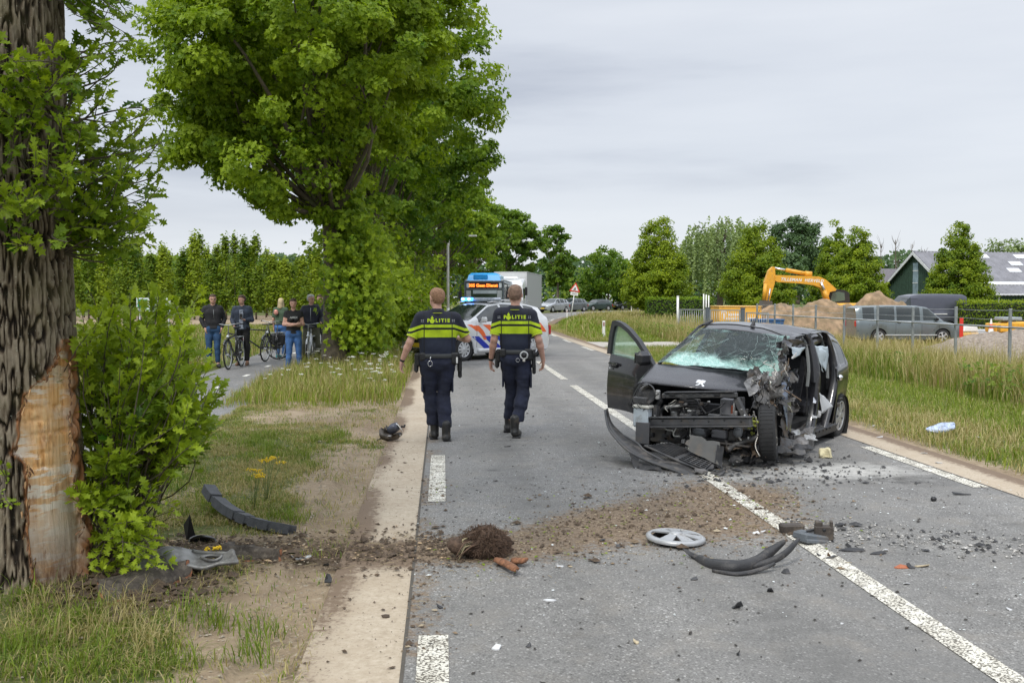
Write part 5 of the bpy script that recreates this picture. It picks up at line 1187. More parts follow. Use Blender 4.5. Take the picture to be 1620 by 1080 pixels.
# queue of cars on the far road: (px, depth, heading, paint...)
G='cars queueing on the far bend'
paints={'silver':M('paint_silver',(.42,.44,.47),.3,.5,coat=.6),'grey':M('paint_grey',(.16,.18,.19),.3,.4,coat=.6),'green':M('paint_dark_green',(.035,.06,.055),.3,.2,coat=.7),'black':M('paint_black',(.02,.022,.026),.3,.2,coat=.7),'white':M('paint_white',(.70,.71,.72),.3,coat=.5,var=.04)}
for px,dep,rz,kind,L,W,H,pt,lab in (
        (876,118,R(-42),'hatch',4.3,1.75,1.6,'silver','silver car partly behind a tree trunk, leftmost of the queue'),
        (904,122,R(-50),'hatch',4.3,1.75,1.62,'grey','grey car with a yellow plate right behind the leaning warning sign'),
        (944,130,R(-58),'hatch',4.1,1.7,1.5,'green','dark green hatchback in the middle of the gap between the trees'),
        (991,140,R(-62),'hatch',4.2,1.7,1.45,'black','small dark car, farthest right of the queue')):
    sp=car_spec(L,W,H,kind,dy=.12);c_=at(px,492);b=atd(px,492,dep)
    build_car('parked_car',lab,'car',nose_at((b.x,b.y,.0),rz,L),rz,sp,paints[pt],G,1)
# grey people carrier van behind the fence, facing right
b=atd(1427,540,50);sp=car_spec(5.15,1.9,1.86,'van',wr=.345,arch=.40,axz=.345,axles=(.95,4.05),handle_m=trimb,mirror_m=trimb)
gv=M('paint_van_grey',(.15,.18,.19),.3,.35,coat=.6,var=.06)
van,xs=build_car('passenger_van','grey passenger van with dark side windows parked behind the rail fence','van',nose_at((b.x,b.y,-.53),R(86),5.15),R(86),sp,gv,None,1,wheel_kw={'spokes':5})
mb=MB();mb.box((-.955,2.5,.42),(.03,2.5,.05));obj('sill_trim',mb,M('van_trim',(.5,.52,.53),.4),van);mb=MB();mb.box((-.80,5.12,1.0),(.1,.08,.3),bev=.02);obj('tail_light',mb,taill,van)
# tall dark panel van facing left
b=atd(1452,540,67);sp=car_spec(5.9,2.0,2.55,'van',wr=.36,arch=.42,axz=.36,axles=(1.0,4.6),panes=[(5.9*.22,5.9*.33)],doors=[(5.9*.2,5.9*.345),(5.9*.345,5.9*.6)],handle_m=trimb,mirror_m=trimb,belt=[(0,.36*2.55),(.12,.40*2.55),(.9,.48*2.55),(1.3,.52*2.55),(5.8,.52*2.55),(5.9,.5*2.55)])
pv,xs=build_car('panel_van','tall dark blue-grey panel van standing behind the grey passenger van','van',nose_at((b.x,b.y,-.6),R(-86),5.9),R(-86),sp,M('paint_panel_van',(.075,.08,.105),.35,.3,coat=.5,var=.06),None,1)
for z_,w in ((1.22,.05),(1.95,.02),(2.2,.02)):mb=MB();mb.box((1.0-(.17 if z_>1.9 else .0)*1,3.6 if z_<1.9 else 3.4,z_),(.03,1.6 if z_<1.5 else 4.2,w));obj('side_moulding',mb,white_p if z_<1.5 else trimb,pv)
# lorry behind the bus
b=cw((805-810)/1600*75,75.);lor=thing('box_lorry','white lorry with a big pale grey box queueing behind the bus','lorry',(b.x,b.y,0),R(-11));bw=M('lorry_box',(.55,.56,.57),.5,var=.04);bs=M('lorry_side',(.40,.41,.42),.5,var=.05)
mb=MB();mb.box((0,6.9,2.2),(2.5,11.5,2.75),bev=.04);obj('box_body',mb,bs,lor);mb=MB();mb.box((0,1.1,2.23),(2.44,.05,2.66));obj('box_front',mb,bw,lor);mb=MB();mb.box((0,6.9,3.60),(2.54,11.6,.05));obj('roof_edge',mb,bw,lor)
mb=MB();mb.loft([[(-1.15,-1.0,.5),(1.15,-1.0,.5),(1.15,.9,.5),(-1.15,.9,.5)],[(-1.18,-1.05,1.5),(1.18,-1.05,1.5),(1.18,.9,1.5),(-1.18,.9,1.5)],[(-1.1,-.8,2.6),(1.1,-.8,2.6),(1.15,.9,2.7),(-1.15,.9,2.7)],[(-.95,-.45,2.95),(.95,-.45,2.95),(1.1,.9,3.1),(-1.1,.9,3.1)]],smooth=False);obj('cab',mb,M('paint_white',(.7,.7,.7)),lor)
mb=MB();mb.add([(-1.05,-1.07,1.62),(1.05,-1.07,1.62),(.98,-.86,2.5),(-.98,-.86,2.5)],[(0,1,2,3)]);obj('windscreen',mb,cglass,lor);mb=MB();mb.box((1.17,-.3,2.0),(.04,.8,.7));obj('side_window',mb,cglass,lor);mb=MB();mb.box((0,.0,3.02),(1.5,.7,.45),bev=.15);obj('wind_deflector',mb,M('paint_white',(.7,.7,.7)),lor)
for s in (1,-1):mb=MB();mb.box((s*1.38,-.9,2.15),(.2,.12,.6),bev=.03);obj('mirror',mb,trimb,lor)
for y_ in (-.1,3.2,9.2,10.6):
    for s in (1,-1):wheel(lor,s*1.05,y_,.48,.3,s,detail=False)
mb=MB();mb.box((0,5.5,.7),(1.0,12.5,.35));obj('chassis',mb,under,lor)
# city bus
bb=cw((766-810)/1600*64,64.);bus=thing('city_bus','city bus with a blue roof and an orange lit destination display, waiting behind the police car','bus',(bb.x,bb.y,0),R(-7))
bus['label']='city bus with blue roof and lit orange display waiting behind the police car'
blu=M('bus_blue',(.02,.28,.62),.4,var=.15,scale=1.2);bgl=M('bus_glass',(.03,.045,.035),.08,var=.6,scale=.7,spec=.9);bsl=M('bus_silver',(.33,.36,.39),.45,.3)
mb=MB();mb.box((0,6,1.55),(2.48,11.9,2.4),bev=.08);obj('body',mb,bsl,bus)
mb=MB();mb.box((0,-.01,1.75),(2.42,.08,1.95),bev=.03);obj('windscreen',mb,bgl,bus);mb=MB()
for s in (1,-1):mb.box((s*1.21,-.05,1.75),(.08,.1,2.0),bev=.02)
mb.box((0,-.05,2.72),(2.5,.1,.09),bev=.02);mb.box((0,-.05,2.22),(2.34,.06,.05));obj('front_frame',mb,M('bus_frame',(.10,.12,.14),.4),bus)
mb=MB();mb.box((0,-.055,2.47),(2.3,.05,.42));obj('display_housing',mb,blackm,bus);mb=MB();mb.box((-.06,-.085,2.46),(1.86,.01,.32));dp=obj('display',mb,M('display_dark',(.05,.015,.01),.3),bus)
lettering('305 Geen Dienst',.265,emis('led_orange',(1.,.16,.02),2.4),dp,(-.06,-.095,2.45),(pi/2,0,0),bold=.010)
for s in (1,-1):mb=MB();mb.box((s*1.03,-.09,2.46),(.16,.02,.30));mb.box((s*1.03,-.1,2.58),(.07,.02,.06));obj('marker_light',mb,M('marker_grey',(.45,.5,.52),.3),bus);mb=MB();mb.box((s*.98,-.06,1.75),(.30,.03,.8));obj('frame_side_panel',mb,M('bus_pane_grey',(.30,.33,.34),.15,var=.2,scale=3),bus);mb=MB();mb.tube([(s*1.24,0,2.6),(s*1.48,-.25,2.5),(s*1.5,-.28,2.0)],.035,6);mb.box((s*1.5,-.28,1.85),(.22,.12,.5),bev=.03);obj('mirror',mb,trimb,bus)  # greyish frame panels at both sides of the windscreen
mb=MB();mb.box((.05,-.06,2.05),(1.5,.02,.22));obj('sun_blind',mb,M('blind_grey',(.30,.35,.37),.6),bus)
mb=MB();mb.loft([[(-1.1,.15,2.76),(1.05,.15,2.76),(1.05,4.2,2.76),(-1.1,4.2,2.76)],[(-1.02,.35,3.12),(.9,.35,3.12),(.9,4.,3.12),(-1.02,4.,3.12)],[(-.85,.6,3.26),(.7,.6,3.26),(.7,3.7,3.26),(-.85,3.7,3.26)]],smooth=False);obj('roof_pod',mb,blu,bus);mb=MB();mb.box((-.25,.22,3.0),(.9,.12,.34),bev=.03);obj('roof_pod_panel',mb,M('bus_blue_deep',(.01,.20,.50),.4),bus)
mb=MB();mb.box((0,6,2.80),(2.4,11.6,.1),bev=.03);obj('roof',mb,bsl,bus);mb=MB();mb.box((.8,1.8,2.98),(.5,2.6,.26),bev=.05);obj('roof_vent',mb,M('bus_pale_blue',(.35,.52,.65),.4),bus)
for k in range(6):mb=MB();mb.box((1.25,1.1+k*1.9,1.95),(.03,1.75,1.1));obj('side_window',mb,bgl,bus)
for y_ in (2.7,8.6):
    for s in (1,-1):wheel(bus,s*1.08,y_,.48,.3,s,detail=False)
mb=MB();mb.box((0,-.05,.62),(2.4,.12,.5),bev=.05);obj('front_bumper',mb,bsl,bus)
for s in (1,-1):mb=MB();mb.box((s*.95,-.1,.8),(.35,.06,.16),bev=.03);obj('headlight',mb,lampm,bus)

# ---- police car
PW=paints['white'];sp=car_spec(4.36,1.79,1.60,'hatch',wr=.32,arch=.355,axz=.32,axles=(.86,3.56),mirror_m=PW,dy=.045,
    belt=[(0,.66),(.12,.76),(.9,.98),(1.25,1.03),(3.6,1.10),(4.25,1.10),(4.36,.85)],top=[(0,.70),(.12,.80),(.6,.97),(1.12,1.10),(2.0,1.53),(2.5,1.595),(3.5,1.55),(4.0,1.45),(4.28,1.15),(4.36,.88)],
    glass=(1.12,1.98,4.0,4.28),panes=[(1.42,2.35),(2.42,3.25),(3.35,3.75)],doors=[(1.32,2.38),(2.38,3.30)],mirror=1.5,breaks=[1.12,1.32,1.42,1.98,2.35,2.38,2.42,3.25,3.3,3.35,3.75,4.0,4.28])
# local nose direction: towards the camera's left
rzp=-(math.acos(.75))-YAW;rzp=R(-48.6)-YAW*0
b1=atd(733,572,27.2);pc_loc=Vector((b1.x,b1.y,0));d_=Vector((-sin(rzp),cos(rzp),0));s_=Vector((cos(rzp),sin(rzp),0));org=pc_loc-d_*.86-s_*(1.79/2-.05)
pc,xs=build_car('police_car','white police car with orange and blue diagonal stripes and a lit blue light bar','police car',(org.x,org.y,0),rzp,sp,PW,None,0,wheel_kw={'spokes':10,'rimr':.7})
org_m=M('stripe_orange',(.85,.15,.03),.4,var=.04);blu_m=M('stripe_blue',(.01,.03,.38),.4,var=.05)
def stripe(y0,z0,y1,z1,w0,w1,mt,curve=0.,n=10):
    for s in (1,-1):
        mb=MB();vs=[]
        for k in range(n+1):
            t=k/n;y=y0+(y1-y0)*(t+curve*math.sin(pi*t)*.5);z=z0+(z1-z0)*t;w=w0+(w1-w0)*t
            for q in range(3):yy=y+w*q/2;vs.append((s*(xs(yy,z)+.005),yy,z))
        fs=[]
        for k in range(n):
            for q in range(2):a=k*3+q;fs.append((a,a+1,a+4,a+3) if s>0 else (a+3,a+4,a+1,a))
        mb.add(vs,fs,0,True);obj('stripe',mb,mt,pc)
for k in range(6):
    y=1.18+k*.42
    if y>3.1:break
    stripe(y-.05,min(1.02,.95+.02*k),y+.40,.56,.27,.10,org_m,.28)
    stripe(y-.05,.66,y+.54,.24,.26,.26,blu_m)
stripe(.98,.98,1.30,.80,.16,.10,org_m,.1);stripe(3.55,1.03,3.95,.72,.22,.2,org_m,.1)
mb=MB();mb.box((0,2.3,.27),(1.83,1.9,.10),bev=.03);obj('sill',mb,PW,pc)
mb=MB();mb.box((0,2.35,1.66),(1.32,.34,.10),bev=.04);lb=obj('light_bar',mb,M('lightbar_clear',(.42,.46,.52),.15,var=.2,scale=9),pc)
for x in (-.53,-.28):mb=MB();mb.box((x,2.16,1.66),(.21,.08,.095),bev=.02);obj('blue_light',mb,emis('blue_flash',(.05,.28,1.),3.2),lb);mb=MB();mb.ball((x,2.115,1.665),(.055,.02,.035));obj('light_core',mb,emis('blue_core',(.55,.85,1.),3.5),lb)
mb=MB();mb.box((0,2.35,1.605),(1.2,.2,.03));obj('bar_mount',mb,trimb,lb)
for s in (1,-1):mb=MB();mb.tube([(s*.60,2.0,1.575),(s*.61,2.6,1.635),(s*.6,3.7,1.58)],.014,6);obj('roof_rail',mb,chrome,pc)
mb=MB();mb.box((0,-.02,.66),(.9,.05,.16),bev=.03);obj('radiator_grille',mb,trimb,pc);mb=MB();mb.lathe([(.09,0),(.085,-.02),(.07,-.02)],20,axis='y',T=Matrix.Translation((0,-.06,.67)));mb.box((0,-.07,.67),(.16,.01,.02));obj('badge',mb,chrome,pc)
mb=MB();mb.box((0,.55,.93),(.9,.05,.01)); 
# ================================================================ the wrecked black hatchback
CYAW=R(-33.5)-YAW;CROLL=R(4.2);co_w=cw(1.744,10.42);co_w.z=-.045
car=thing('wrecked_car','wrecked black hatchback with smashed front, torn off doors and shattered windscreen','car',co_w);car.rotation_euler=(0,CROLL,CYAW)
MC=Matrix.Translation(co_w) @ Matrix.Rotation(CYAW,4,'Z') @ Matrix.Rotation(CROLL,4,'Y');MCI=MC.inverted()
def Lc(px,py,dep):return MCI @ atd(px,py,dep)
def grd(px,py,z=0.):return MCI @ at(px,py,z)
blk=M('wreck_paint',(.017,.017,.021),.30,.2,var=.3,scale=3,coat=.75,dirt=.22,dcol=(.10,.095,.09),dscale=9)
hoodm=M('wreck_hood_paint',(.030,.030,.036),.30,.35,var=.35,scale=60,bump=.25,bscale=160,coat=.5,dirt=.25,dcol=(.13,.125,.12),dscale=40)
plast=M('wreck_plastic',(.026,.026,.028),.55,var=.35,scale=9,bump=.3,bscale=90,dirt=.3,dcol=(.12,.11,.10),dscale=12);plast2=M('wreck_plastic_grey',(.060,.061,.064),.55,var=.3,scale=7,dirt=.35,dcol=(.14,.125,.11))
steel=M('torn_steel',(.26,.25,.24),.42,.8,var=.5,scale=9,bump=.5,bscale=40,dirt=.55,dcol=(.055,.045,.038),dscale=9);steeld=M('dark_steel',(.085,.083,.082),.5,.6,var=.5,scale=8,bump=.4,dirt=.4,dcol=(.10,.07,.045),dscale=10)
sv0=M('wire_silver',(.55,.53,.48),.4,.7);rust=M('rusty_torn',(.16,.115,.08),.8,.2,var=.5,scale=18,bump=.6,dirt=.3,dcol=(.03,.03,.03));alu=M('alloy_part',(.48,.48,.47),.45,.7,var=.3,scale=12,dirt=.4,dcol=(.08,.07,.06))
inter=M('interior_black',(.012,.012,.014),.8,var=.3,scale=10,bump=.2);seatm=M('seat_cloth',(.028,.028,.033),.9,var=.3,scale=30,bump=.4)
airbag=M('airbag_cloth',(.50,.58,.64),.8,var=.12,scale=7,bump=.5,bscale=14)
sp=car_spec(3.43,1.63,1.465,'hatch',dy=.045,wr=.285,arch=.325,axz=.285,axles=(.66,3.0),crown=.07,bulge=.015,
    low=[(0,.22),(.3,.20),(3.2,.22),(3.43,.32)],plan=[(0,.74),(.10,.85),(.28,.93),(.6,.985),(1,1),(2.6,1),(3.2,.96),(3.36,.90),(3.43,.82)],
    belt=[(0,.60),(.08,.68),(.3,.80),(.75,.915),(1.0,.945),(2.6,.99),(3.25,1.03),(3.36,.98),(3.43,.72)],
    top=[(0,.64),(.08,.72),(.3,.855),(.80,.995),(.84,1.0),(1.53,1.375),(1.75,1.43),(2.2,1.465),(2.9,1.425),(3.15,1.36),(3.33,1.12),(3.43,.76)],
    roofw=[(0,.8),(.8,.93),(1.53,.70),(2.8,.70),(3.2,.74),(3.43,.8)],breaks=[3.2,3.28,.24,.80,.84,.98,1.53,1.94,2.04,2.72,2.84,3.1])
def ctag(y,j,s):
    if y<.24:return None
    if y<.82:
        if j>=5:return 'hood' if not (s>0 and y<.30 and j<8) else None
        if s>0:return None
        return 'fender' if (j>=0 and y>.42) else None
    if y<1.53:
        if j>=10:return None
        if j== 9 or j== 8:return 'a_pillar' if s<0 else None
        if j>=5:return None
        if s<0:return 'fender' if y<.98 else ('rocker_panel' if j== 0 else None)
        return None
    if j>=9:return 'roof'
    if s>0:
        if y<1.94:return 'roof_rail' if j== 8 else None
        if y<2.04:return 'roof_rail' if j== 8 else None
        if y<(2.72 if j>=5 else 2.60):return 'roof_rail' if j== 8 else None
        if 5<= j<8 and 2.84<y<3.1:return 'quarter_window'
        if 3.20<y<3.28 and 3<= j<7:return 'grey_reflector'
        if y>=3.28 and 3<= j<7:return 'tail_light'
        if j>=10 and 3.15<y<3.33:return 'rear_window'
        return 'rear_quarter_panel'
    else:
        if y<1.94:return 'roof_rail' if j== 8 else ('rocker_panel' if j== 0 else None)
        if 5<= j<8 and (2.06<y<2.68 or 2.84<y<3.1):return 'side_window'
        return 'rear_side_panel'
sp['tag']=ctag;sp['skip_nose']=True
def ss1(x,a,b):t=min(1,max(0,(x-a)/(b-a)));return t*t*(3-2*t)
def vn(p,s,seed=0):return float(vnoise(np.array([[p[0]*s,p[1]*s,p[2]*s]]),seed)[0])-.5
def crash_def(p):
    x,y,z=p
    k=ss1(x,-.2,.85)*ss1(1.45-y,0,1.1);dy=.42*k;dx=-.16*k;dz=0
    dy+= .06*ss1(.9-y,0,.6)
    if z>1.2 and y>1.4:                                            # roof buckled on its left
        f=ss1(x,-.15,.5)*ss1(2.75-y,0,.9);dz+= f*(-.035+.028*math.sin(x*9-y*9+1)+.045*vn(p,6.5,4));dz+= .012*math.sin(x*3+y*5)*ss1(2.6-y,0,.5)
    if z>.7 and y<.95:                                             # bonnet: wavy, its left corner kicked up
        dz+= .03*vn(p,5,8)*ss1(x,-.2,.3)+.02*math.sin(pi*ss1(y,.2,.9))*(1-abs(x))-.02
        dz+= .06*ss1(x,.35,.65)*vn(p,9,2)
    return (x+dx+.02*k*vn(p,8,3),y+dy+.06*k*vn(p,7,5),z+dz)
H,xsr=hull(sp,crash_def,.045)
pm={'hood':hoodm,'windscreen':None,'side_window':glassmat('wreck_window',(.05,.08,.07),.7),'quarter_window':cglass,'tail_light':taill,'grey_reflector':M('lamp_grey',(.42,.42,.44),.25),'rear_window':cglass}
for k,mb in H.items():
    nm='tailgate' if k== 'tail' else k;o=shade(obj(nm,mb,pm.get(k) or blk,car),32)
    if k in ('hood','roof','fender','rear_quarter_panel','roof_rail','a_pillar','rear_side_panel','rocker_panel'):sd=o.modifiers.new('thick','SOLIDIFY');sd.thickness=.012;sd.offset=-1
def crump(name,q,nu,nv,amp,mt,seed=0,sc=7.,thick=.006,ragged=.25,parent=None,smooth=False):
    """a crumpled, ragged-edged sheet between four corners (car coordinates)"""
    A_,B_,C_,D_=[Vector(c) for c in q];n_=(B_-A_).cross(D_-A_).normalized();mb=MB()
    def f(u,v):
        eu=ragged*(vn((u*5,v*5,seed),1,1))*(min(u,1-u)<.01 or min(v,1-v)<.01);p=(A_*(1-u)+B_*u)*(1-v)+(D_*(1-u)+C_*u)*v
        m_=(A_+B_+C_+D_)/4;p=p+(m_-p)*eu*1.6
        d=Vector((vn(p+Vector((seed,0,0)),sc,1),vn(p+Vector((0,seed,0)),sc,2),vn(p+Vector((0,0,seed)),sc,3)))
        return p+d*amp*.8+n_*amp*1.6*(vn(p+Vector((seed,seed,0)),sc*.6,4))
    mb.grid(f,nu,nv,0,smooth);o=obj(name,mb,mt,parent or car)
    if thick:sd=o.modifiers.new('thick','SOLIDIFY');sd.thickness=thick
    return o
# edge of the bonnet, folded down; kicked-up left corner
crump('hood_corner',[Lc(1178,600,10.55),Lc(1214,590,10.75),Lc(1208,612,10.5),Lc(1186,632,10.4)],7,6,.05,M('hood_corner_bare',(.22,.215,.21),.38,.6,var=.35,scale=8,dirt=.3,dcol=(.05,.05,.05)),3,9)
crump('hood_corner',[Lc(1196,588,10.7),Lc(1216,592,10.8),Lc(1216,600,10.7),Lc(1190,604,10.55)],5,4,.04,steel,5,9)
# badge
lion=[(.0,.55),(.10,.70),(.05,.85),(.25,1.0),(.5,.95),(.62,1.0),(.95,.95),(1.0,.80),(.85,.78),(.98,.62),(.80,.55),(.72,.48),(.95,.20),(1.0,.02),(.78,.02),(.72,.22),(.55,.38),(.35,.12),(.08,.05),(.12,.18),(.28,.26),(.40,.48),(.30,.52),(.18,.45)]
bc=Vector((.03,.345,.845));mb=MB();mb.prism([((a-.5)*.105,(b_-.5)*.082) for a,b_ in lion],-.004,.004);bo=obj('lion_badge',mb,M('badge_silver',(.78,.79,.80),.25,.4,var=.02),car);bo.location=MCI @ (atd(1108,606,10.45));bo.rotation_euler=(R(-42),0,R(4))
# windscreen: shattered laminated glass, still in one sheet, sagging into the car
m,nt,b,out=newmat('shattered_glass');N=nt.nodes;L_=nt.links;co_=N.new('ShaderNodeTexCoord').outputs['Object']
nz=gnoise(nt,co_,3.2,4,.6);dis=gmix(nt,.12,co_,N.new('ShaderNodeTexNoise').outputs['Color']);v1=N.new('ShaderNodeTexVoronoi');v1.feature='DISTANCE_TO_EDGE';v1.inputs['Scale'].default_value=5.5;L_.new(dis,v1.inputs['Vector']);v2=N.new('ShaderNodeTexVoronoi');v2.feature='DISTANCE_TO_EDGE';v2.inputs['Scale'].default_value=46;L_.new(co_,v2.inputs['Vector'])
milk=gattr(nt,'milk');mfac=grange(nt,gmath(nt,'ADD',milk,grange(nt,gnoise(nt,co_,6,7,.7),.3,.7,-.35,.35)),.25,.85)
crk=gmath(nt,'MAXIMUM',grange(nt,v1.outputs['Distance'],.012,.003),gmath(nt,'MULTIPLY',grange(nt,v2.outputs['Distance'],.09,.02),mfac))
colr=gmix(nt,grange(nt,gnoise(nt,co_,9,6,.7),.3,.7),(.16,.42,.36),(.42,.70,.62));colr=gmix(nt,crk,colr,(.72,.86,.82));L_.new(gmix(nt,mfac,(.06,.085,.085),colr),b.inputs['Base Color'])
b.inputs['Roughness'].default_value=.15;L_.new(grange(nt,mfac,0,1,.05,.55),b.inputs['Roughness']);gbump(nt,b,gmath(nt,'ADD',v2.outputs['Distance'],nz),.35,.01)
tr=N.new('ShaderNodeBsdfTransparent');tr.inputs[0].default_value=(.78,.9,.86,1);ms=N.new('ShaderNodeMixShader');L_.new(grange(nt,gmath(nt,'MAXIMUM',mfac,gmath(nt,'MULTIPLY',crk,.8)),0,1,.42,.97),ms.inputs[0]);L_.new(tr.outputs[0],ms.inputs[1]);L_.new(b.outputs[0],ms.inputs[2]);L_.new(ms.outputs[0],out.inputs[0]);SG=m
V=[];milkv=[];nu,nv=60,34
for j in range(nv+1):
    for i in range(nu+1):
        u,v=i/nu,j/nv;xb=-.72+1.42*u;xt=-.545+1.09*u;y0=.80+.16*(1-(2*u-1)**2)*-.25+.33*ss1(u,.62,1)*.5;y1=1.50-.03*(1-(2*u-1)**2);z0=.985;z1=1.375
        x=xb+(xt-xb)*v;y=y0+(y1-y0)*v;z=z0+(z1-z0)*v+.05*math.sin(pi*u)*math.sin(pi*v)*.5
        sag=math.exp(-((v-.17)/.12)**2)*ss1(u,.05,.55);roll=math.exp(-((v-.04)/.09)**2)
        z -= .09*sag*ss1(u,.3,1)+.02*vn((x*5,y*5,0),1,3)*(1-v);y+= .10*sag*ss1(u,.3,.9);z+= .03*roll*ss1(u,.2,.7)
        if u>.78:z -= .16*ss1(u,.78,.97)*(1-v)**2;y -= .05*ss1(u,.8,1)*(1-v)
        V.append((x,y,z+.012*vn((x,y,z),14,6)))
        mk_=.90*math.exp(-((v-.12)/.16)**2)*ss1(u,.0,.2)+.85*ss1(u,.66,.97)*(.35+.65*(1-v))+.36*math.exp(-((u-.12)/.22)**2)*(1-v*.7)+.30*math.exp(-((u-.40-.1*v)/.05)**2)*(1-v)+.22*ss1(v,.88,1);milkv.append(mk_)
ii=np.arange((nu+1)*(nv+1)).reshape(nv+1,nu+1);Fq=np.stack([ii[:-1,:-1],ii[:-1,1:],ii[1:,1:],ii[1:,:-1]],-1).reshape(-1,4);wsn=npmesh('windscreen',V,Fq,SG,{'milk':milkv},smooth=True,parent=car)
# long bright cracks fanning over it
mb=MB();Vn=np.array(V).reshape(nv+1,nu+1,3);crkm=M('crack_white',(.60,.78,.74),.5)
def wpt(u,v):u=min(max(u,0),1);v=min(max(v,0),1);p=Vn[int(v*nv),int(u*nu)];return Vector(p)+Vector((0,-.004,.006))
for k in range(30):
    c_=[(.72,.35),(.42,.2),(.15,.3),(.86,.6)][k % 4];a=rng.uniform(0,2*pi);L=rng.uniform(.12,.42);pts=[]
    for t in np.linspace(.05,1,7):u,v=c_[0]+cos(a+.3*t)*L*t,c_[1]+sin(a+.3*t)*L*t*1.6;pts.append(wpt(u,v)) if (0<u<1 and 0<v<1) else None
    if len(pts)>2:mb.tube(pts,.0009,3)
o=obj('crack_lines',mb,crkm,wsn);o['kind']='stuff'
# a-pillar edge trim on the right, wiper cowl
mb=MB();mb.tube([crash_def((-.70,.80,.98)),crash_def((-.60,1.2,1.2)),crash_def((-.555,1.53,1.385)),crash_def((-.55,1.9,1.43))],.016,6);obj('pillar_trim',mb,plast,car)
# aerial
mb=MB();p=Vector((.02,1.74,1.445));mb.add([p+Vector(q) for q in ((-.018,-.04,-.01),(.018,-.04,-.01),(.018,.05,-.01),(-.018,.05,-.01),(-.006,.035,.06),(.006,.035,.06))],[(0,1,2,3),(0,4,5,1),(1,5,2),(2,5,4,3),(0,3,4)]);an=obj('aerial_foot',mb,plast,car);mb=MB();mb.tube([p+Vector((0,.035,.05)),p+Vector((.02,.20,.22))],.0028,5);obj('aerial_rod',mb,plast,an)
mb=MB();mb.tube([crash_def((-.53+.106*k,1.545,1.405+.03*math.sin(pi*k/10))) for k in range(11)],.008,5);obj('windscreen_seal',mb,plast,car)
# ---- inside
mb=MB();mb.box((0,1.75,.27),(1.40,1.9,.06));mb.box((0,1.05,.6),(1.38,.06,.65));mb.box((0,2.75,.6),(1.36,.06,.7));mb.box((-.66,1.5,.5),(.03,1.6,.4));obj('cabin_floor',mb,inter,car)
mb=MB();mb.box((.0,1.12,.86),(1.34,.30,.16),bev=.05);mb.box((0,1.2,.62),(.28,.3,.5),bev=.04);obj('dashboard',mb,inter,car)
mb=MB(); 
for k in range(25):a=2*pi*k/24;mb.v.append((0,0,0)) if False else None
sw=[(.30+.175*cos(a),1.30+.06*sin(a),.93+.165*sin(a)) for a in np.linspace(0,2*pi,25)];mb.tube(sw,.015,8,caps=False);mb.ball((.30,1.28,.93),(.07,.03,.06));obj('steering_wheel',mb,plast,car)
for x in (-.36,.33):
    st=mk('front_seat',car);mb=MB();mb.box((x,1.72,.48),(.46,.50,.16),bev=.05);obj('seat_cushion',mb,seatm,st);mb=MB();T=Matrix.Translation((x,2.0,.52)) @ Matrix.Rotation(R(-16),4,'X');mb.box((0,0,.31),(.46,.13,.62),bev=.05,T=T);mb.box((0,.01,.70),(.24,.10,.17),bev=.04,T=T);obj('seat_back',mb,seatm,st)
mb=MB();mb.box((0,2.45,.48),(1.2,.45,.18),bev=.05);T=Matrix.Translation((0,2.66,.5)) @ Matrix.Rotation(R(-18),4,'X');mb.box((0,0,.3),(1.2,.12,.6),bev=.05,T=T);obj('rear_seat',mb,seatm,car)
# ---- left side: pillars and door frames (blue-black gloss), drawn curves
def bar(name,pts,w,t_,mt,parent=None,n=18):
    """a flat curved member: width w along the car, thickness t_"""
    P_=[Vector(p) for p in pts];mb=MB();rings=[]
    ctr=_catmull([tuple(p) for p in P_],.06) if len(P_)>2 else np.array([tuple(p) for p in P_])
    for k,p in enumerate(ctr):
        p=Vector(p);f=k/(len(ctr)-1);ww=w[0]+(w[1]-w[0])*f if isinstance(w,tuple) else w;tx=t_/2
        rings.append([p+Vector((tx,-ww*.35,0)),p+Vector((tx*1.3,0,0)),p+Vector((tx,ww*.35,0)),p+Vector((tx*.2,ww*.5,0)),p+Vector((-tx,ww*.45,0)),p+Vector((-tx,-ww*.45,0)),p+Vector((tx*.2,-ww*.5,0))])
    mb.loft(rings,smooth=False);return shade(obj(name,mb,mt,parent or car),50)
bar('b_pillar',[(.585,1.96,1.39),(.665,1.98,1.2),(.735,1.97,.95),(.755,1.95,.65),(.77,1.86,.42),(.79,1.74,.27)],(.06,.15),.08,blk)
bar('b_pillar_trim',[(.575,1.88,1.38),(.64,1.87,1.2),(.685,1.85,.98),(.69,1.83,.8)],.025,.03,M('seal_grey',(.16,.17,.17),.5),n=8)
bar('door_frame',[(.56,1.58,1.37),(.60,1.72,1.385),(.625,1.88,1.34),(.70,1.90,1.10),(.74,1.89,.85)],.035,.05,blk)
bar('door_frame',[(.61,2.06,1.40),(.625,2.35,1.405),(.64,2.58,1.33),(.71,2.66,1.10),(.76,2.64,.85),(.775,2.52,.60),(.78,2.38,.40),(.78,2.30,.29)],.05,.07,blk)
bar('door_frame',[(.585,2.10,1.37),(.60,2.35,1.38),(.61,2.50,1.30),(.67,2.56,1.08),(.71,2.54,.85)],.02,.03,M('seal_grey',(.2,.2,.2)),n=8)
bar('seat_belt',[(.56,2.02,1.1),(.62,2.04,.8),(.66,2.0,.45)],.04,.006,M('belt_black',(.02,.02,.02),.8))
bar('c_pillar_inner',[(.60,2.70,1.30),(.66,2.72,1.0),(.68,2.70,.70)],.06,.04,plast)
mb=MB();mb.box((.765,2.0,.245),(.09,1.55,.11),bev=.02);mb.box((.70,2.0,.29),(.06,1.5,.05),bev=.01);obj('sill',mb,plast,car)
mb=MB();mb.box((.76,2.05,.305),(.05,1.1,.012));obj('sill_tread',mb,plast2,car)
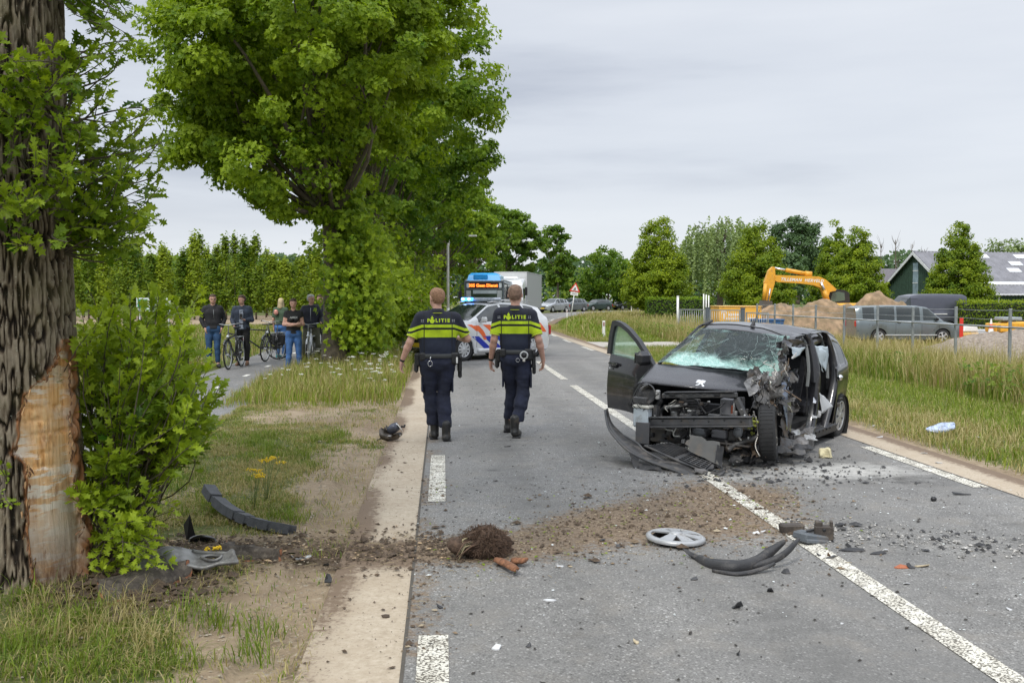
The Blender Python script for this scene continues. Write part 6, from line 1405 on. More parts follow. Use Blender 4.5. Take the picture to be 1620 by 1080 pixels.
for k in range(9):mb=MB();mb.tube([(.815,1.35+k*.14,.26),(.817,1.35+k*.14,.285)],.006,5);obj('sill_clip',mb,steeld,car)
crump('bent_sill',[(.80,1.05,.36),(.84,1.75,.30),(.83,1.75,.16),(.78,1.0,.10)],14,4,.07,blk,2,6,.01);crump('bent_sill',[(.66,1.0,.42),(.80,1.8,.33),(.84,1.75,.29),(.80,1.05,.34)],12,4,.07,steel,4,8);crump('torn_floor',[(.45,1.1,.34),(.70,1.9,.32),(.78,1.8,.26),(.74,1.05,.2)],9,5,.08,steeld,6,8)
for k,(px,py,dp,w,h,mt_) in enumerate(((1262,697,10.9,26,16,steel),(1246,700,10.7,20,20,steeld),(1280,690,11.1,22,12,alu),(1240,712,10.5,30,10,plast),(1268,708,10.7,30,8,plast),(1255,718,10.4,34,6,plast2),(1256,688,11,14,10,alu),(1291,655,11.6,12,16,alu),(1288,632,11.5,8,8,chrome))):
    crump('torn_metal',[Lc(px-w/2,py-h/2,dp),Lc(px+w/2,py-h/3,dp+.1),Lc(px+w/2,py+h/2,dp-.05),Lc(px-w/2,py+h/2,dp-.1)],6,4,.06,mt_,k+11,14)
# curtain airbag rags
for k,(a,b_,c_,d,mt_) in enumerate(((Lc(1285,546,11.75),Lc(1312,547,12.1),Lc(1309,590,12.1),Lc(1290,560,11.85),airbag),(Lc(1287,548,11.8),Lc(1306,553,12),Lc(1305,588,12.05),Lc(1296,575,11.9),airbag),(Lc(1250,550,11.2),Lc(1273,549,11.4),Lc(1262,560,11.35),Lc(1251,567,11.2),airbag),(Lc(1252,563,11.1),Lc(1262,558,11.2),Lc(1258,566,11.2),Lc(1252,566,11.1),M('white_rag',(.7,.7,.7),.7)),(Lc(1296,622,11.35),Lc(1306,630,11.5),Lc(1314,645,11.5),Lc(1295,653,11.3),M('grey_card',(.36,.37,.38),.7,var=.2)))):
    crump('airbag_cloth' if k<3 else 'torn_trim',[a,b_,c_,d],8,8,.045,mt_,k+31,7,.004,.15,smooth=True)
mb=MB();mb.ball(Lc(1329,597,11.9),(.035,.04,.035));obj('door_latch',mb,chrome,car);mb=MB();mb.box(Lc(1326,640,11.8),(.03,.07,.05),bev=.01);mb.box(Lc(1330,630,11.8),(.02,.12,.012));obj('latch_bracket',mb,steeld,car)
for s in (1,-1):mb=MB();mb.lathe([(.33,s*.80),(.325,s*.55),(.05,s*.53)],24,axis='x',T=Matrix.Translation((0,3.0,.285)));obj('wheel_arch_liner',mb,under,car)
mb=MB();mb.box((0,2.4,.30),(1.3,1.9,.18));obj('underbody',mb,under,car)
# ---- wheels
capm=M('hubcap_silver',(.40,.41,.42),.4,.35,var=.1,scale=9,dirt=.25)
p=MCI @ (at(1327,709));w=wheel(car,.70,3.0,.283,.165,1,7,capm,name='rear_wheel');w.location.z=.283+.075;w=wheel(car,-.72,3.0,.283,.165,-1,7,capm,name='rear_wheel'); 
wf=Lc(1215,684,10.35);wl_=wheel(car,0,0,.285,.17,1,7,steeld,steer=R(40),tilt=R(-6),name='front_wheel');wl_.location=wf;wl_.rotation_euler=(0,R(-7),R(17))
w=wheel(car,-.70,.70,.283,.165,-1,7,capm,name='front_wheel',steer=R(6));w.location.z=.25
# ---- front end
def pbox(name,px0,py0,px1,py1,dep,th_,mt,bev=.008,parent=None,tw=0.):
    """box whose front face covers a pixel rectangle at a depth, square to the car's nose"""
    a=Lc(px0,py0,dep);c_=Lc(px1,py1,dep);ctr=(a+c_)/2;s=dep/FPX;w_=abs(px1-px0)*s/cos(R(33.5))*.93;h_=abs(py1-py0)*s
    mb=MB();T=Matrix.Translation(ctr) @ Matrix.Rotation(tw,4,'Z') @ Matrix.Rotation(-CROLL*.6,4,'Y');mb.box((0,th_/2,0),(w_,th_,h_),bev=bev,T=T);return obj(name,mb,mt,parent or car)
def dpt(px,back=0.):return 10.50-(px-1100)*.0042+back        # the front's own slant: nearer towards its left side
def ptube(name,pts,r,mt,n=8,parent=None):
    mb=MB();mb.tube([tuple(q) for q in _catmull([tuple(Lc(a,b_,d)) for a,b_,d in pts],.02)] if len(pts)>2 else [Lc(a,b_,d) for a,b_,d in pts],r,n);return obj(name,mb,mt,parent or car)
def fbar(name,x0,y0,x1,y1,h,th_,mt,back=0.,bev=.006):
    """slanting flat bar across the nose from pixel to pixel, h pixels high"""
    a=Lc(x0,y0,dpt(x0,back));c_=Lc(x1,y1,dpt(x1,back));d=c_-a;L=d.length;rot=d.to_track_quat('X','Z').to_matrix().to_4x4();mb=MB();T=Matrix.Translation((a+c_)/2) @ rot;hh=h*10.45/FPX;mb.box((0,th_/2,0),(L,th_,hh),bev=bev,T=T);return obj(name,mb,mt,car)
fbar('bumper_beam',1018,668,1187,667,13,.07,M('beam_steel',(.10,.10,.105),.45,.6,var=.3,dirt=.3),-.10,.012);fbar('beam_lip',1018,675.5,1187,674.5,3,.09,plast2,-.13);fbar('beam_lip',1018,660.5,1187,660,2.5,.09,plast2,-.12)
for px in (1029,1048,1078,1098,1121,1146,1172):
    q_=Lc(px,664+(px % 3),dpt(px,-.112));mb=MB();mb.ball(q_,(.011,.008,.011));obj('beam_hole',mb,blackm,car)
fbar('latch_panel',1046,626,1164,625,8,.06,plast2,.02,.01);fbar('latch_panel_lip',1050,621,1160,620,2.5,.10,plast,.0)
for px in (1063,1134):pbox('panel_opening',px-5,621,px+5,627,dpt(px,.005),.03,blackm)
for k in range(4):pbox('panel_boss',1078+k*11,621.5,1085+k*11,626,dpt(1080+k*11,.0),.02,plast2)
fbar('radiator_support',1048,632,1026,664,6,.05,plast,.06);fbar('radiator_support',1163,630,1181,668,9,.05,plast2,.06);fbar('radiator_support',1170,628,1172,700,10,.05,plast,.15);fbar('support_leg',1036,640,1034,662,12,.05,plast2,.02)
for (a,b_) in ((1034,646),(1036,658),(1173,648),(1178,657)):mb=MB();mb.ball(Lc(a,b_,dpt(a,-.02)),(.012,.012,.012));obj('bolt',mb,alu,car)
# dark hollow of the engine bay with its parts
mb=MB();mb.box((-.02,1.0,.52),(1.25,.06,.62));mb.box((-.62,.75,.52),(.04,.5,.5));mb.box((0,.75,.24),(1.2,.6,.05));obj('bay_dark_backing',mb,inter,car)  # black boxes backing the engine bay: shade of the hollow put into colour
pbox('radiator',1098,638,1145,661,dpt(1120,.20),.05,M('radiator_core',(.035,.035,.038),.6,.5,bump=.6,bscale=200));pbox('radiator_tank',1139,631,1156,664,dpt(1147,.12),.1,M('tank_grey',(.17,.17,.18),.5,var=.2));pbox('fan_shroud',1076,630,1106,662,dpt(1090,.18),.03,plast,tw=R(10))
for k in range(7):fbar('shroud_rib',1082+k*2.2,634+k*4,1104+k*1.4,633+k*4.2,1.2,.02,plast2,.14)
ptube('shroud_edge',[(1086,631,dpt(1086,.12)),(1100,632,dpt(1100,.1)),(1112,648,dpt(1112,.08)),(1122,660,dpt(1122,.08))],.010,plast)
pbox('engine_block',1060,636,1092,662,dpt(1075,.34),.3,steeld,.03);pbox('engine_block',1090,640,1135,690,dpt(1110,.45),.3,M('engine_dark',(.045,.043,.04),.6,.5,var=.5,scale=15,bump=.6),.03)
ptube('coolant_hose',[(1046,662,dpt(1046,.1)),(1046,650,dpt(1046,.12)),(1054,644,dpt(1054,.12)),(1070,643,dpt(1070,.14)),(1088,641,dpt(1088,.16))],.020,plast);ptube('alloy_pipe',[(1053,645,dpt(1053,.08)),(1062,643,dpt(1062,.08)),(1074,642,dpt(1074,.1)),(1087,639,dpt(1087,.1))],.016,alu)
mb=MB();mb.ball(Lc(1054,645,dpt(1054,.08)),(.026,.026,.026));obj('pipe_joint',mb,alu,car)
for k,(a,b_,w_,h_,bk,mt_) in enumerate(((1070,650,16,14,.2,steeld),(1066,655,10,8,.15,alu),(1096,654,14,6,.05,plast2),(1084,657,18,5,.02,plast2),(1129,659,18,8,-.06,plast2),(1150,656,20,4,.0,plast2),(1158,652,4,22,.1,M('coil_red',(.22,.05,.02),.6)),(1160,648,2.5,22,.06,alu),(1163,655,4,10,.03,alu),(1090,650,7,3,.04,alu))):
    pbox('engine_part',a-w_/2,b_-h_/2,a+w_/2,b_+h_/2,dpt(a,bk),.05,mt_,.008,tw=rng.normal(0,.15))
for k in range(60):
    a,b_=rng.uniform(1046,1184),rng.uniform(632,712);pbox('engine_part',a,b_,a+rng.uniform(2,9),b_+rng.uniform(2,7),dpt(a,rng.uniform(.0,.22)),.03,[steeld,plast2,plast,alu,steeld,rust][k % 6],.004,tw=rng.normal(0,.4))
for k in range(26):
    a,b_=rng.uniform(1044,1184),rng.uniform(634,700);pts=[(a,b_,dpt(a,rng.uniform(-.02,.15)))]
    for q_ in range(4):a+= rng.normal(0,6);b_+= rng.normal(2,5);pts.append((a,b_,dpt(a,rng.uniform(.0,.12))))
    ptube('hose',pts,rng.choice([.004,.006,.010]),[plast,plast2,sv0,plast][k % 4],5)
# below the beam
for k,(a,b_,w_,h_,bk,mt_) in enumerate(((1040,688,22,22,.05,M('ecu_box',(.075,.07,.06),.6,var=.3,dirt=.4)),(1030,688,5,7,-.0,blackm),(1105,685,22,12,.0,plast2),(1136,687,22,12,.02,M('tank_grey',(.2,.2,.2))),(1160,690,16,16,.08,steeld),(1172,686,14,22,.12,plast),(1153,703,60,3.5,-.02,steeld),(1120,699,50,5,.06,plast),(1178,700,20,12,.1,rust),(1062,698,40,4,.05,plast2))):
    pbox('lower_part',a-w_/2,b_-h_/2,a+w_/2,b_+h_/2,dpt(a,bk),.08,mt_,.01,tw=rng.normal(0,.12))
mb=MB();T=Matrix.Translation(Lc(1071,687,dpt(1071,.12)));mb.lathe([(.03,-.10),(.085,-.09),(.095,-.03),(.095,.05),(.07,.09),(.02,.1)],18,axis='y',T=T);obj('alternator',mb,steeld,car)
for a,b_ in ((1107,(.075,.05,.04)),(1168,(.05,.05,.06))):mb=MB();mb.ball(Lc(a,683,dpt(a,.02)),b_);obj('fog_lamp_remains',mb,M('lamp_dull',(.16,.17,.18),.35,var=.3),car)
ptube('white_pipe',[(1051,677,dpt(1051,0)),(1056,680,dpt(1056,0)),(1064,681,dpt(1064,0)),(1066,688,dpt(1066,.02))],.009,M('pipe_pale',(.5,.5,.46),.5));ptube('white_pipe',[(1070,677,dpt(1070,0)),(1066,684,dpt(1066,0)),(1066,689,dpt(1066,0)),(1076,690,dpt(1076,0))],.008,M('pipe_pale',(.5,.5,.5)));ptube('white_pipe',[(1092,676,dpt(1092,-.05)),(1092,688,dpt(1092,-.05))],.005,M('pipe_pale',(.5,.5,.5)));ptube('wiring',[(1088,677,dpt(1088)),(1086,686,dpt(1086)),(1078,692,dpt(1078)),(1068,694,dpt(1068))],.008,plast)
ptube('subframe',[(1150,712,10.2),(1165,703,10.25),(1190,695,10.2),(1200,690,10.2)],.03,steeld);ptube('driveshaft',[(1120,700,10.6),(1160,705,10.4),(1200,700,10.3)],.018,rust)
# washer reservoir, headlamp remains
pbox('washer_reservoir',1001,645,1024,676,10.72,.12,M('reservoir_white',(.50,.56,.60),.5,var=.12,dirt=.25),.015);pbox('reservoir_lid',1000,641,1026,646,10.70,.14,M('reservoir_cream',(.55,.54,.48),.6,var=.2),.01);pbox('reservoir_foot',1016,672,1024,680,10.68,.05,M('reservoir_white',(.5,.5,.5)))
pbox('grey_flap',1006,668,1026,702,10.62,.02,M('flap_grey',(.085,.085,.09),.6,dirt=.3),.004,tw=R(8))
crump('headlamp_shell',[Lc(1000,628,10.9),Lc(1022,606,10.9),Lc(1044,624,10.7),Lc(1018,646,10.75)],8,8,.05,plast,41,12);mb=MB();mb.lathe([(.085,0),(.06,.05),(.02,.09)],20,axis='y',T=Matrix.Translation(Lc(1026,622,10.78)));obj('headlamp_reflector',mb,M('reflector_dull',(.22,.21,.18),.3,.6,var=.4),car)
mb=MB();mb.lathe([(.10,0),(.108,.012),(.10,.024)],24,axis='y',T=Matrix.Translation(Lc(1022,622,10.74)));obj('headlamp_ring',mb,plast2,car);pbox('lamp_bracket',1001,628,1022,638,10.76,.06,plast2,.01);ptube('headlamp_edge',[(1016,604,10.9),(1006,620,10.92),(998,640,10.95)],.012,blk);pbox('strut_top',1036,617,1042,632,10.68,.05,alu,.01)
for k in range(7):ptube('wiring',[(1000+k*4,636,10.72),(1004+k*4+rng.normal()*3,640,10.7),(1008+k*3,646+rng.normal()*3,10.68)],.004,plast,5)
# crushed left corner
for k in range(40):
    a,b_=rng.uniform(1186,1252),rng.uniform(592,648); 
    if a<1200 and b_>640:b_ -= 20
    dp=10.62+rng.uniform(-.18,.2)+(1225-a)*-.001;w_=rng.uniform(10,24);h_=rng.uniform(9,22);r_=rng.uniform(-7,7)
    crump('crushed_metal',[Lc(a-w_/2,b_-h_/2+r_,dp+.1),Lc(a+w_/2,b_-h_/2-r_,dp),Lc(a+w_/2,b_+h_/2-r_,dp-.08),Lc(a-w_/2,b_+h_/2+r_,dp)],5,5,.085,[steel,steeld,plast,steel,steeld,blk,rust if k % 2 else steel][k % 7],k*1.7,12,.004,.5)
for k in range(22):
    b_=540+k*4.4;a=1241+rng.normal(0,3.5);dp=10.9+rng.uniform(-.12,.1);w_=rng.uniform(6,14);h_=rng.uniform(9,20)
    crump('crushed_pillar',[Lc(a-w_/2,b_-h_/2,dp+.05),Lc(a+w_/2,b_-h_/2,dp),Lc(a+w_/2,b_+h_/2,dp-.05),Lc(a-w_/2,b_+h_/2,dp)],4,5,.07,[steeld,blk,steel,plast,steel][k % 5],k*2.3+9,14,.004,.4)
crump('roof_edge_torn',[Lc(1228,541,10.95),Lc(1262,536,11.1),Lc(1275,545,11.3),Lc(1234,550,10.95)],9,4,.05,blk,71,8);crump('hanging_panel',[Lc(1236,605,10.5),Lc(1246,602,10.55),Lc(1245,672,10.5),Lc(1239,650,10.4)],4,10,.03,M('panel_bluegrey',(.22,.26,.34),.35,.4,var=.25),73,9);crump('hanging_panel',[Lc(1240,650,10.5),Lc(1251,648,10.6),Lc(1248,690,10.5),Lc(1237,692,10.45)],4,8,.05,steeld,75,9);crump('hanging_panel',[Lc(1243,632,10.6),Lc(1252,632,10.7),Lc(1250,682,10.6),Lc(1244,678,10.5)],4,8,.03,M('panel_olive',(.10,.10,.045),.5),77,9)
sv=M('wire_silver',(.55,.53,.48),.4,.7)
for k in range(34):
    a,b_=rng.uniform(1185,1250),rng.uniform(560,700);dp=10.35+rng.uniform(-.1,.3);pts=[(a,b_,dp)]
    for q_ in range(4):a+= rng.normal(0,4.5);b_+= rng.uniform(1,9);pts.append((a,b_,dp+rng.normal(0,.03)))
    ptube('loose_wire',pts,rng.choice([.0035,.005,.008]),[sv,plast,steeld,sv,rust][k % 5],5)
for k in range(3):ptube('fuel_line',[(1192+k*3,650+k*8,10.25),(1199+k*2,680,10.2),(1195,705,10.15),(1202,722,10.1)],.008,[steel,sv,plast][k])
mb=MB()
for k in range(36):a,b_=rng.normal(1190,4),rng.normal(672,9);mb.ball(Lc(a,b_,10.2+rng.normal(0,.03)),rng.uniform(.008,.016),0,None,5,4)
o=obj('moss_clump',mb,M('moss_yellow',(.22,.24,.04),.9,var=.4,scale=40),car);o['kind']='stuff'
for k in range(14):
    a,b_=rng.uniform(1150,1215),rng.uniform(706,736);crump('hanging_debris',[Lc(a-8,b_-6,10.3),Lc(a+8,b_-6,10.3),Lc(a+6,b_+6,10.2),Lc(a-6,b_+6,10.2)],4,4,.07,[plast,steeld,blackm,rust][k % 4],k+90,12,.004,.5)
# ---- torn front bumper with its trays
low_=[(958,648,11.0),(960,664,10.9),(965,680,10.7),(981,700,10.45),(997,714,10.3),(1022,727,10.15),(1058,740,9.98),(1098,753,9.80),(1124,755,9.74),(1140,750,9.76),(1149,741,9.85)]
upp=[(962,645,11.0),(965,660,10.95),(972,673,10.85),(988,688,10.7),(1010,700,10.55),(1022,712,10.4),(1046,724,10.25),(1078,732,10.1),(1106,744,9.98),(1126,747,9.92),(1144,742,9.95)]
lo3=_catmull([tuple(Lc(*p)) for p in low_],.03);up3=_catmull([tuple(Lc(*p)) for p in upp],.03);n=90
rs=lambda A,n:np.stack([np.interp(np.linspace(0,1,n),np.linspace(0,1,len(A)),A[:,k]) for k in range(3)],1)
lo3,up3=rs(lo3,n),rs(up3,n);mb=MB();nv=6;out_d=(MCI.to_3x3() @ Vector((-.25,-1,.05))).normalized()
for j in range(nv+1):
    v=j/nv
    for i in range(n):p=Vector(lo3[i]).lerp(Vector(up3[i]),v)+out_d*(.055*math.sin(pi*v))+Vector((0,0,.012*vn(lo3[i],10,3)));mb.v.append(tuple(p))
for j in range(nv):
    for i in range(n-1):a=j*n+i;mb.f.append((a,a+1,a+n+1,a+n));mb.mi.append(0);mb.sm.append(True)
bcov=shade(obj('bumper_cover',mb,M('bumper_black',(.028,.027,.027),.42,var=.3,scale=5,dirt=.4,dcol=(.15,.13,.11),dscale=14),car),60);sd=bcov.modifiers.new('thick','SOLIDIFY');sd.thickness=.012
mb=MB();mb.tube([tuple(Vector(p)+out_d*.045+Vector((0,0,.0))) for p in lo3[::3]],.012,6);obj('bumper_rim',mb,plast2,bcov)
ptube('bumper_inner_edge',[(986,688,10.66),(1008,701,10.5),(1020,713,10.36),(1044,726,10.2),(1060,735,10.1)],.014,plast2)
crump('bumper_tab',[Lc(1098,741,9.9),Lc(1118,744,9.86),Lc(1112,752,9.75),Lc(1098,750,9.76)],5,4,.03,steel,101,12)
crump('lower_lip',[Lc(1000,728,10.25),Lc(1044,740,10.05),Lc(1050,748,9.95),Lc(1010,742,10.1)],8,4,.03,plast,103,9);crump('lower_lip',[Lc(994,712,10.35),Lc(1010,722,10.25),Lc(1014,741,10.12),Lc(1004,739,10.15)],5,6,.03,plast,105,9)
tray=crump('under_tray',[Lc(1018,706,10.45),Lc(1058,701,10.62),Lc(1138,728,10.2),Lc(1118,748,9.86)],20,8,.012,plast2,107,6,.01,.1)
def trp(u,v):
    a,b_,c_,d=[Vector(Lc(*q_)) for q_ in ((1018,706,10.45),(1058,701,10.62),(1138,728,10.2),(1118,748,9.86))]
    return (a*(1-u)+b_*u)*(1-v)+(d*(1-u)+c_*u)*v+Vector((0,0,.018))
for k in range(8):mb=MB();u=.10+k*.11;mb.tube([trp(u,.04),trp(u,.48)],.008,5);obj('tray_rib',mb,plast,tray)
for k in range(8):mb=MB();u=.08+k*.12;mb.tube([trp(u,.56),trp(u,.95)],.006,5);obj('grille_bar',mb,plast2,tray)
for k in range(6):mb=MB();v=.56+k*.078;mb.tube([trp(.06,v),trp(.94,v)],.006,5);obj('grille_bar',mb,plast2,tray)
mb=MB();mb.add([trp(.06,.55)-Vector((0,0,.01)),trp(.94,.55)-Vector((0,0,.01)),trp(.94,.96)-Vector((0,0,.01)),trp(.06,.96)-Vector((0,0,.01))],[(0,1,2,3)]);obj('grille_back',mb,blackm,tray)
crump('upright_shard',[Lc(1084,712,10.25),Lc(1136,733,10.05),Lc(1138,700,10.15),Lc(1092,689,10.3)],10,8,.02,M('shard_grey',(.075,.075,.073),.5,var=.25,dirt=.4),111,5,.008,.25);crump('upright_shard',[Lc(1132,735,10.05),Lc(1142,737,10.1),Lc(1144,708,10.2),Lc(1134,702,10.1)],3,6,.025,plast2,113,8,.008)
# ---- open right door
dr=mk('open_door',car);dr.location=(-.775,.985,0);dr.rotation_euler=(0,R(-2),R(60))
def dpanel(u,v):y=.01+1.0*u;zb_=.90+.05*u;z=.27+.03*math.sin(pi*u)+(zb_-.27)*v;return (-.035*math.sin(pi*min(1,v*.9+.1))-.012*math.sin(pi*u),y+.03*(v>.5)*0,z)
mb=MB();mb.grid(dpanel,16,14);mb.grid(lambda u,v:(.055,dpanel(u,v)[1],dpanel(u,v)[2]),4,4)
rim_=[(0,0),(1,0),(1,1),(0,1)]
for (u0,v0),(u1,v1) in zip(rim_,rim_[1:]+rim_[:1]):
    q_=[dpanel(u0+(u1-u0)*t,v0+(v1-v0)*t) for t in np.linspace(0,1,12)];mb.add(q_+[(.055,y,z) for x,y,z in q_],[(i,i+1,i+13,i+12) for i in range(11)])
obj('door_panel',mb,blk,dr)
outer=[(-.01,.90),(.14,1.03),(.34,1.18),(.55,1.295),(.72,1.355),(.86,1.375),(.93,1.36),(.985,1.18),(1.02,.95)]
inner_=[(.10,.925),(.22,1.03),(.40,1.155),(.58,1.25),(.72,1.30),(.83,1.315),(.87,1.30),(.915,1.16),(.945,.95)]
mb=MB();n=len(outer)
for xx in (-.03,.03):mb.v+= [(xx+(.0),y,z) for y,z in outer]+[(xx,y,z) for y,z in inner_]
fs=[(i,i+1,n+i+1,n+i) for i in range(n-1)];fs+= [tuple(2*n+k for k in f)[::-1] for f in fs];fs+= [(i+1,i,2*n+i,2*n+i+1) for i in range(n-1)];fs+= [(n+i,n+i+1,3*n+i+1,3*n+i) for i in range(n-1)]
mb.f+= fs;mb.mi+= [0]*len(fs);mb.sm+= [False]*len(fs);mb.v=[(x-.02-.0*z,y,z) for x,y,z in mb.v];obj('window_frame',mb,M('door_frame_grey',(.04,.042,.046),.5),dr)
mb=MB();mb.v=[(-.018,y,z) for y,z in inner_];mb.f=[tuple(range(n))];mb.mi=[0];mb.sm=[False]
m,nt,b,out=newmat('misted_green_glass');co_=nt.nodes.new('ShaderNodeTexCoord').outputs['Object'];nt.links.new(gmix(nt,grange(nt,gnoise(nt,co_,3,6,.7),.3,.7),(.42,.58,.48),(.58,.72,.60)),b.inputs['Base Color']);b.inputs['Roughness'].default_value=.35
tr=nt.nodes.new('ShaderNodeBsdfTransparent');tr.inputs[0].default_value=(.62,.85,.72,1);ms=nt.nodes.new('ShaderNodeMixShader');nt.links.new(grange(nt,gnoise(nt,co_,5,8,.8),.3,.75,.30,.62),ms.inputs[0]);nt.links.new(tr.outputs[0],ms.inputs[1]);nt.links.new(b.outputs[0],ms.inputs[2]);nt.links.new(ms.outputs[0],out.inputs[0])
obj('window_pane',mb,m,dr)
mb=MB();mb.box((-.055,.86,.84),(.03,.19,.035),bev=.012);hd=obj('door_handle',mb,blk,dr);mb=MB();mb.ball((-.045,.86,.825),(.012,.075,.035));obj('handle_recess',mb,blackm,hd);mb=MB();mb.ball((-.05,.93,.775),(.008,.014,.014));obj('key_lock',mb,chrome,dr)
mb=MB();mb.box((-.13,.10,1.0),(.19,.12,.165),bev=.045);mb.box((-.03,.11,.945),(.1,.06,.05));mr_=obj('door_mirror',mb,M('mirror_black',(.03,.031,.034),.35,coat=.3),dr);mb=MB();mb.box((-.13,.165,1.0),(.15,.006,.12));obj('mirror_glass',mb,chrome,mr_)
mb=MB();mb.add([(-.05,-.01,.915),(-.045,.11,.93),(-.04,.13,1.02)],[(0,1,2),(2,1,0)]);obj('mirror_triangle',mb,plast,dr)
# ================================================================ people: one continuous surface per body, grown from tapered limbs
def surfnet(prims,h,pad=.05,k=.022,clip=None):
    """prims: (ax,ay,az, bx,by,bz, ra, rb, depthscale) -> vertices, quads of the smooth union"""
    A=np.array([p[:9] for p in prims],float);lo=np.minimum(A[:,0:3],A[:,3:6]).min(0)-A[:,6:8].max()-pad;hi=np.maximum(A[:,0:3],A[:,3:6]).max(0)+A[:,6:8].max()+pad
    n=np.ceil((hi-lo)/h).astype(int)+1;D=np.full(n,.12,np.float32)
    for p in prims:
        a=np.array(p[0:3]);b_=np.array(p[3:6]);ra,rb=p[6],p[7];q=p[8] if len(p)>8 else 1.;kk=p[9] if len(p)>9 else k;m_=max(ra,rb)+.07
        i0=np.clip(((np.minimum(a,b_)-m_-lo)/h).astype(int),0,n-1);i1=np.clip(((np.maximum(a,b_)+m_-lo)/h).astype(int)+2,1,n)
        g=np.stack(np.meshgrid(*[lo[d]+h*np.arange(i0[d],i1[d]) for d in range(3)],indexing='ij'),-1)
        s=np.array([1,q,1]);P=(g-a)*s;ba=(b_-a)*s;L2=max(ba@ba,1e-9);t=np.clip((P@ba)/L2,0,1);d=np.linalg.norm(P-t[...,None]*ba,axis=-1)-(ra+t*(rb-ra))
        if q>1:d=d/(1+.35*(q-1))
        S=D[i0[0]:i1[0],i0[1]:i1[1],i0[2]:i1[2]];hh=np.clip(kk-np.abs(S-d),0,None)/kk;S[...]=np.minimum(S,d)-hh*hh*kk*.25
    if clip is not None:
        g=np.stack(np.meshgrid(*[lo[d]+h*np.arange(n[d]) for d in range(3)],indexing='ij'),-1);D=np.maximum(D,clip(g)).astype(np.float32)
    ins=D<0;V=[];nx,ny,nz_=D.shape
    c=[(i,j,k_) for i in (0,1) for j in (0,1) for k_ in (0,1)];sl=lambda o:tuple(slice(o[d],D.shape[d]-1+o[d]) for d in range(3))
    acc=np.zeros((nx-1,ny-1,nz_-1,3));cnt=np.zeros((nx-1,ny-1,nz_-1))
    for a in range(8):
        for b_ in range(a+1,8):
            if sum(abs(c[a][d]-c[b_][d]) for d in range(3))!=1:continue
            da,db=D[sl(c[a])],D[sl(c[b_])];m_=(da<0)!=(db<0);t=np.where(m_,da/np.where(m_,da-db,1),0)
            for d in range(3):acc[...,d]+= np.where(m_,c[a][d]+t*(c[b_][d]-c[a][d]),0)
            cnt+= m_
    act=cnt>0;idx=-np.ones(act.shape,np.int64);idx[act]=np.arange(act.sum());I=np.stack(np.nonzero(act),-1);V=lo+h*(I+acc[act]/cnt[act][:,None]);Fs=[]
    for d in range(3):
        u,v=[(1,2),(2,0),(0,1)][d];s0=[slice(1,-1)]*3;s0[d]=slice(0,D.shape[d]-1);s1=list(s0);s1[d]=slice(1,D.shape[d])
        a0=ins[tuple(s0)];a1=ins[tuple(s1)];e_=np.stack(np.nonzero(a0!=a1),-1); 
        if len(e_)== 0:continue
        base=e_.copy(); 
        for ax_ in (u,v):base[:,ax_]+= 1
        def cell(du,dv):q=base.copy();q[:,u] -= du;q[:,v] -= dv;return idx[q[:,0],q[:,1],q[:,2]]
        Q=np.stack([cell(1,1),cell(0,1),cell(0,0),cell(1,0)],1);fl=a0[e_[:,0],e_[:,1],e_[:,2]];Q[~fl]=Q[~fl][:,::-1];Fs.append(Q)
    F_=np.concatenate(Fs);F_=F_[(F_>=0).all(1)];return V,F_
def smooth_mesh(V,F_,it=2,lam=.5):
    n=len(V);E_=np.concatenate([F_[:,[0,1]],F_[:,[1,2]],F_[:,[2,3]],F_[:,[3,0]]])
    for _ in range(it):
        S=np.zeros_like(V);C=np.zeros(n);np.add.at(S,E_[:,0],V[E_[:,1]]);np.add.at(C,E_[:,0],1);np.add.at(S,E_[:,1],V[E_[:,0]]);np.add.at(C,E_[:,1],1);V=V*(1-lam)+lam*S/np.maximum(C,1)[:,None]
    return V
skin=M('skin',(.56,.33,.25),.55,var=.10,scale=14,ss=.12,dirt=.12,dcol=(.50,.22,.17),dscale=5)
def sdfobj(name,prims,h,mt,parent,fold=0.,fs=14.,clip=None,it=2,seed=0,k=.022,aniso=(1,1,.5)):
    V,F_=surfnet(prims,h,k=k,clip=clip);V=smooth_mesh(V,F_,it)
    if fold:
        me0=V;c=V.mean(0);N_=np.zeros_like(V);fn=np.cross(V[F_[:,1]]-V[F_[:,0]],V[F_[:,2]]-V[F_[:,0]])
        for q in range(4):np.add.at(N_,F_[:,q],fn)
        N_=unit(N_);V=V+N_*(fold*(fbm(V*np.array(aniso)*fs,3,seed)-.5)*2)[:,None]
    return npmesh(name,V,F_,mt,smooth=True,parent=parent)
def cap(a,b,ra,rb=None,q=1.,k=None):
    r=(a[0],a[1],a[2],b[0],b[1],b[2],ra,ra if rb is None else rb,q);return r+((k,) if k else ())
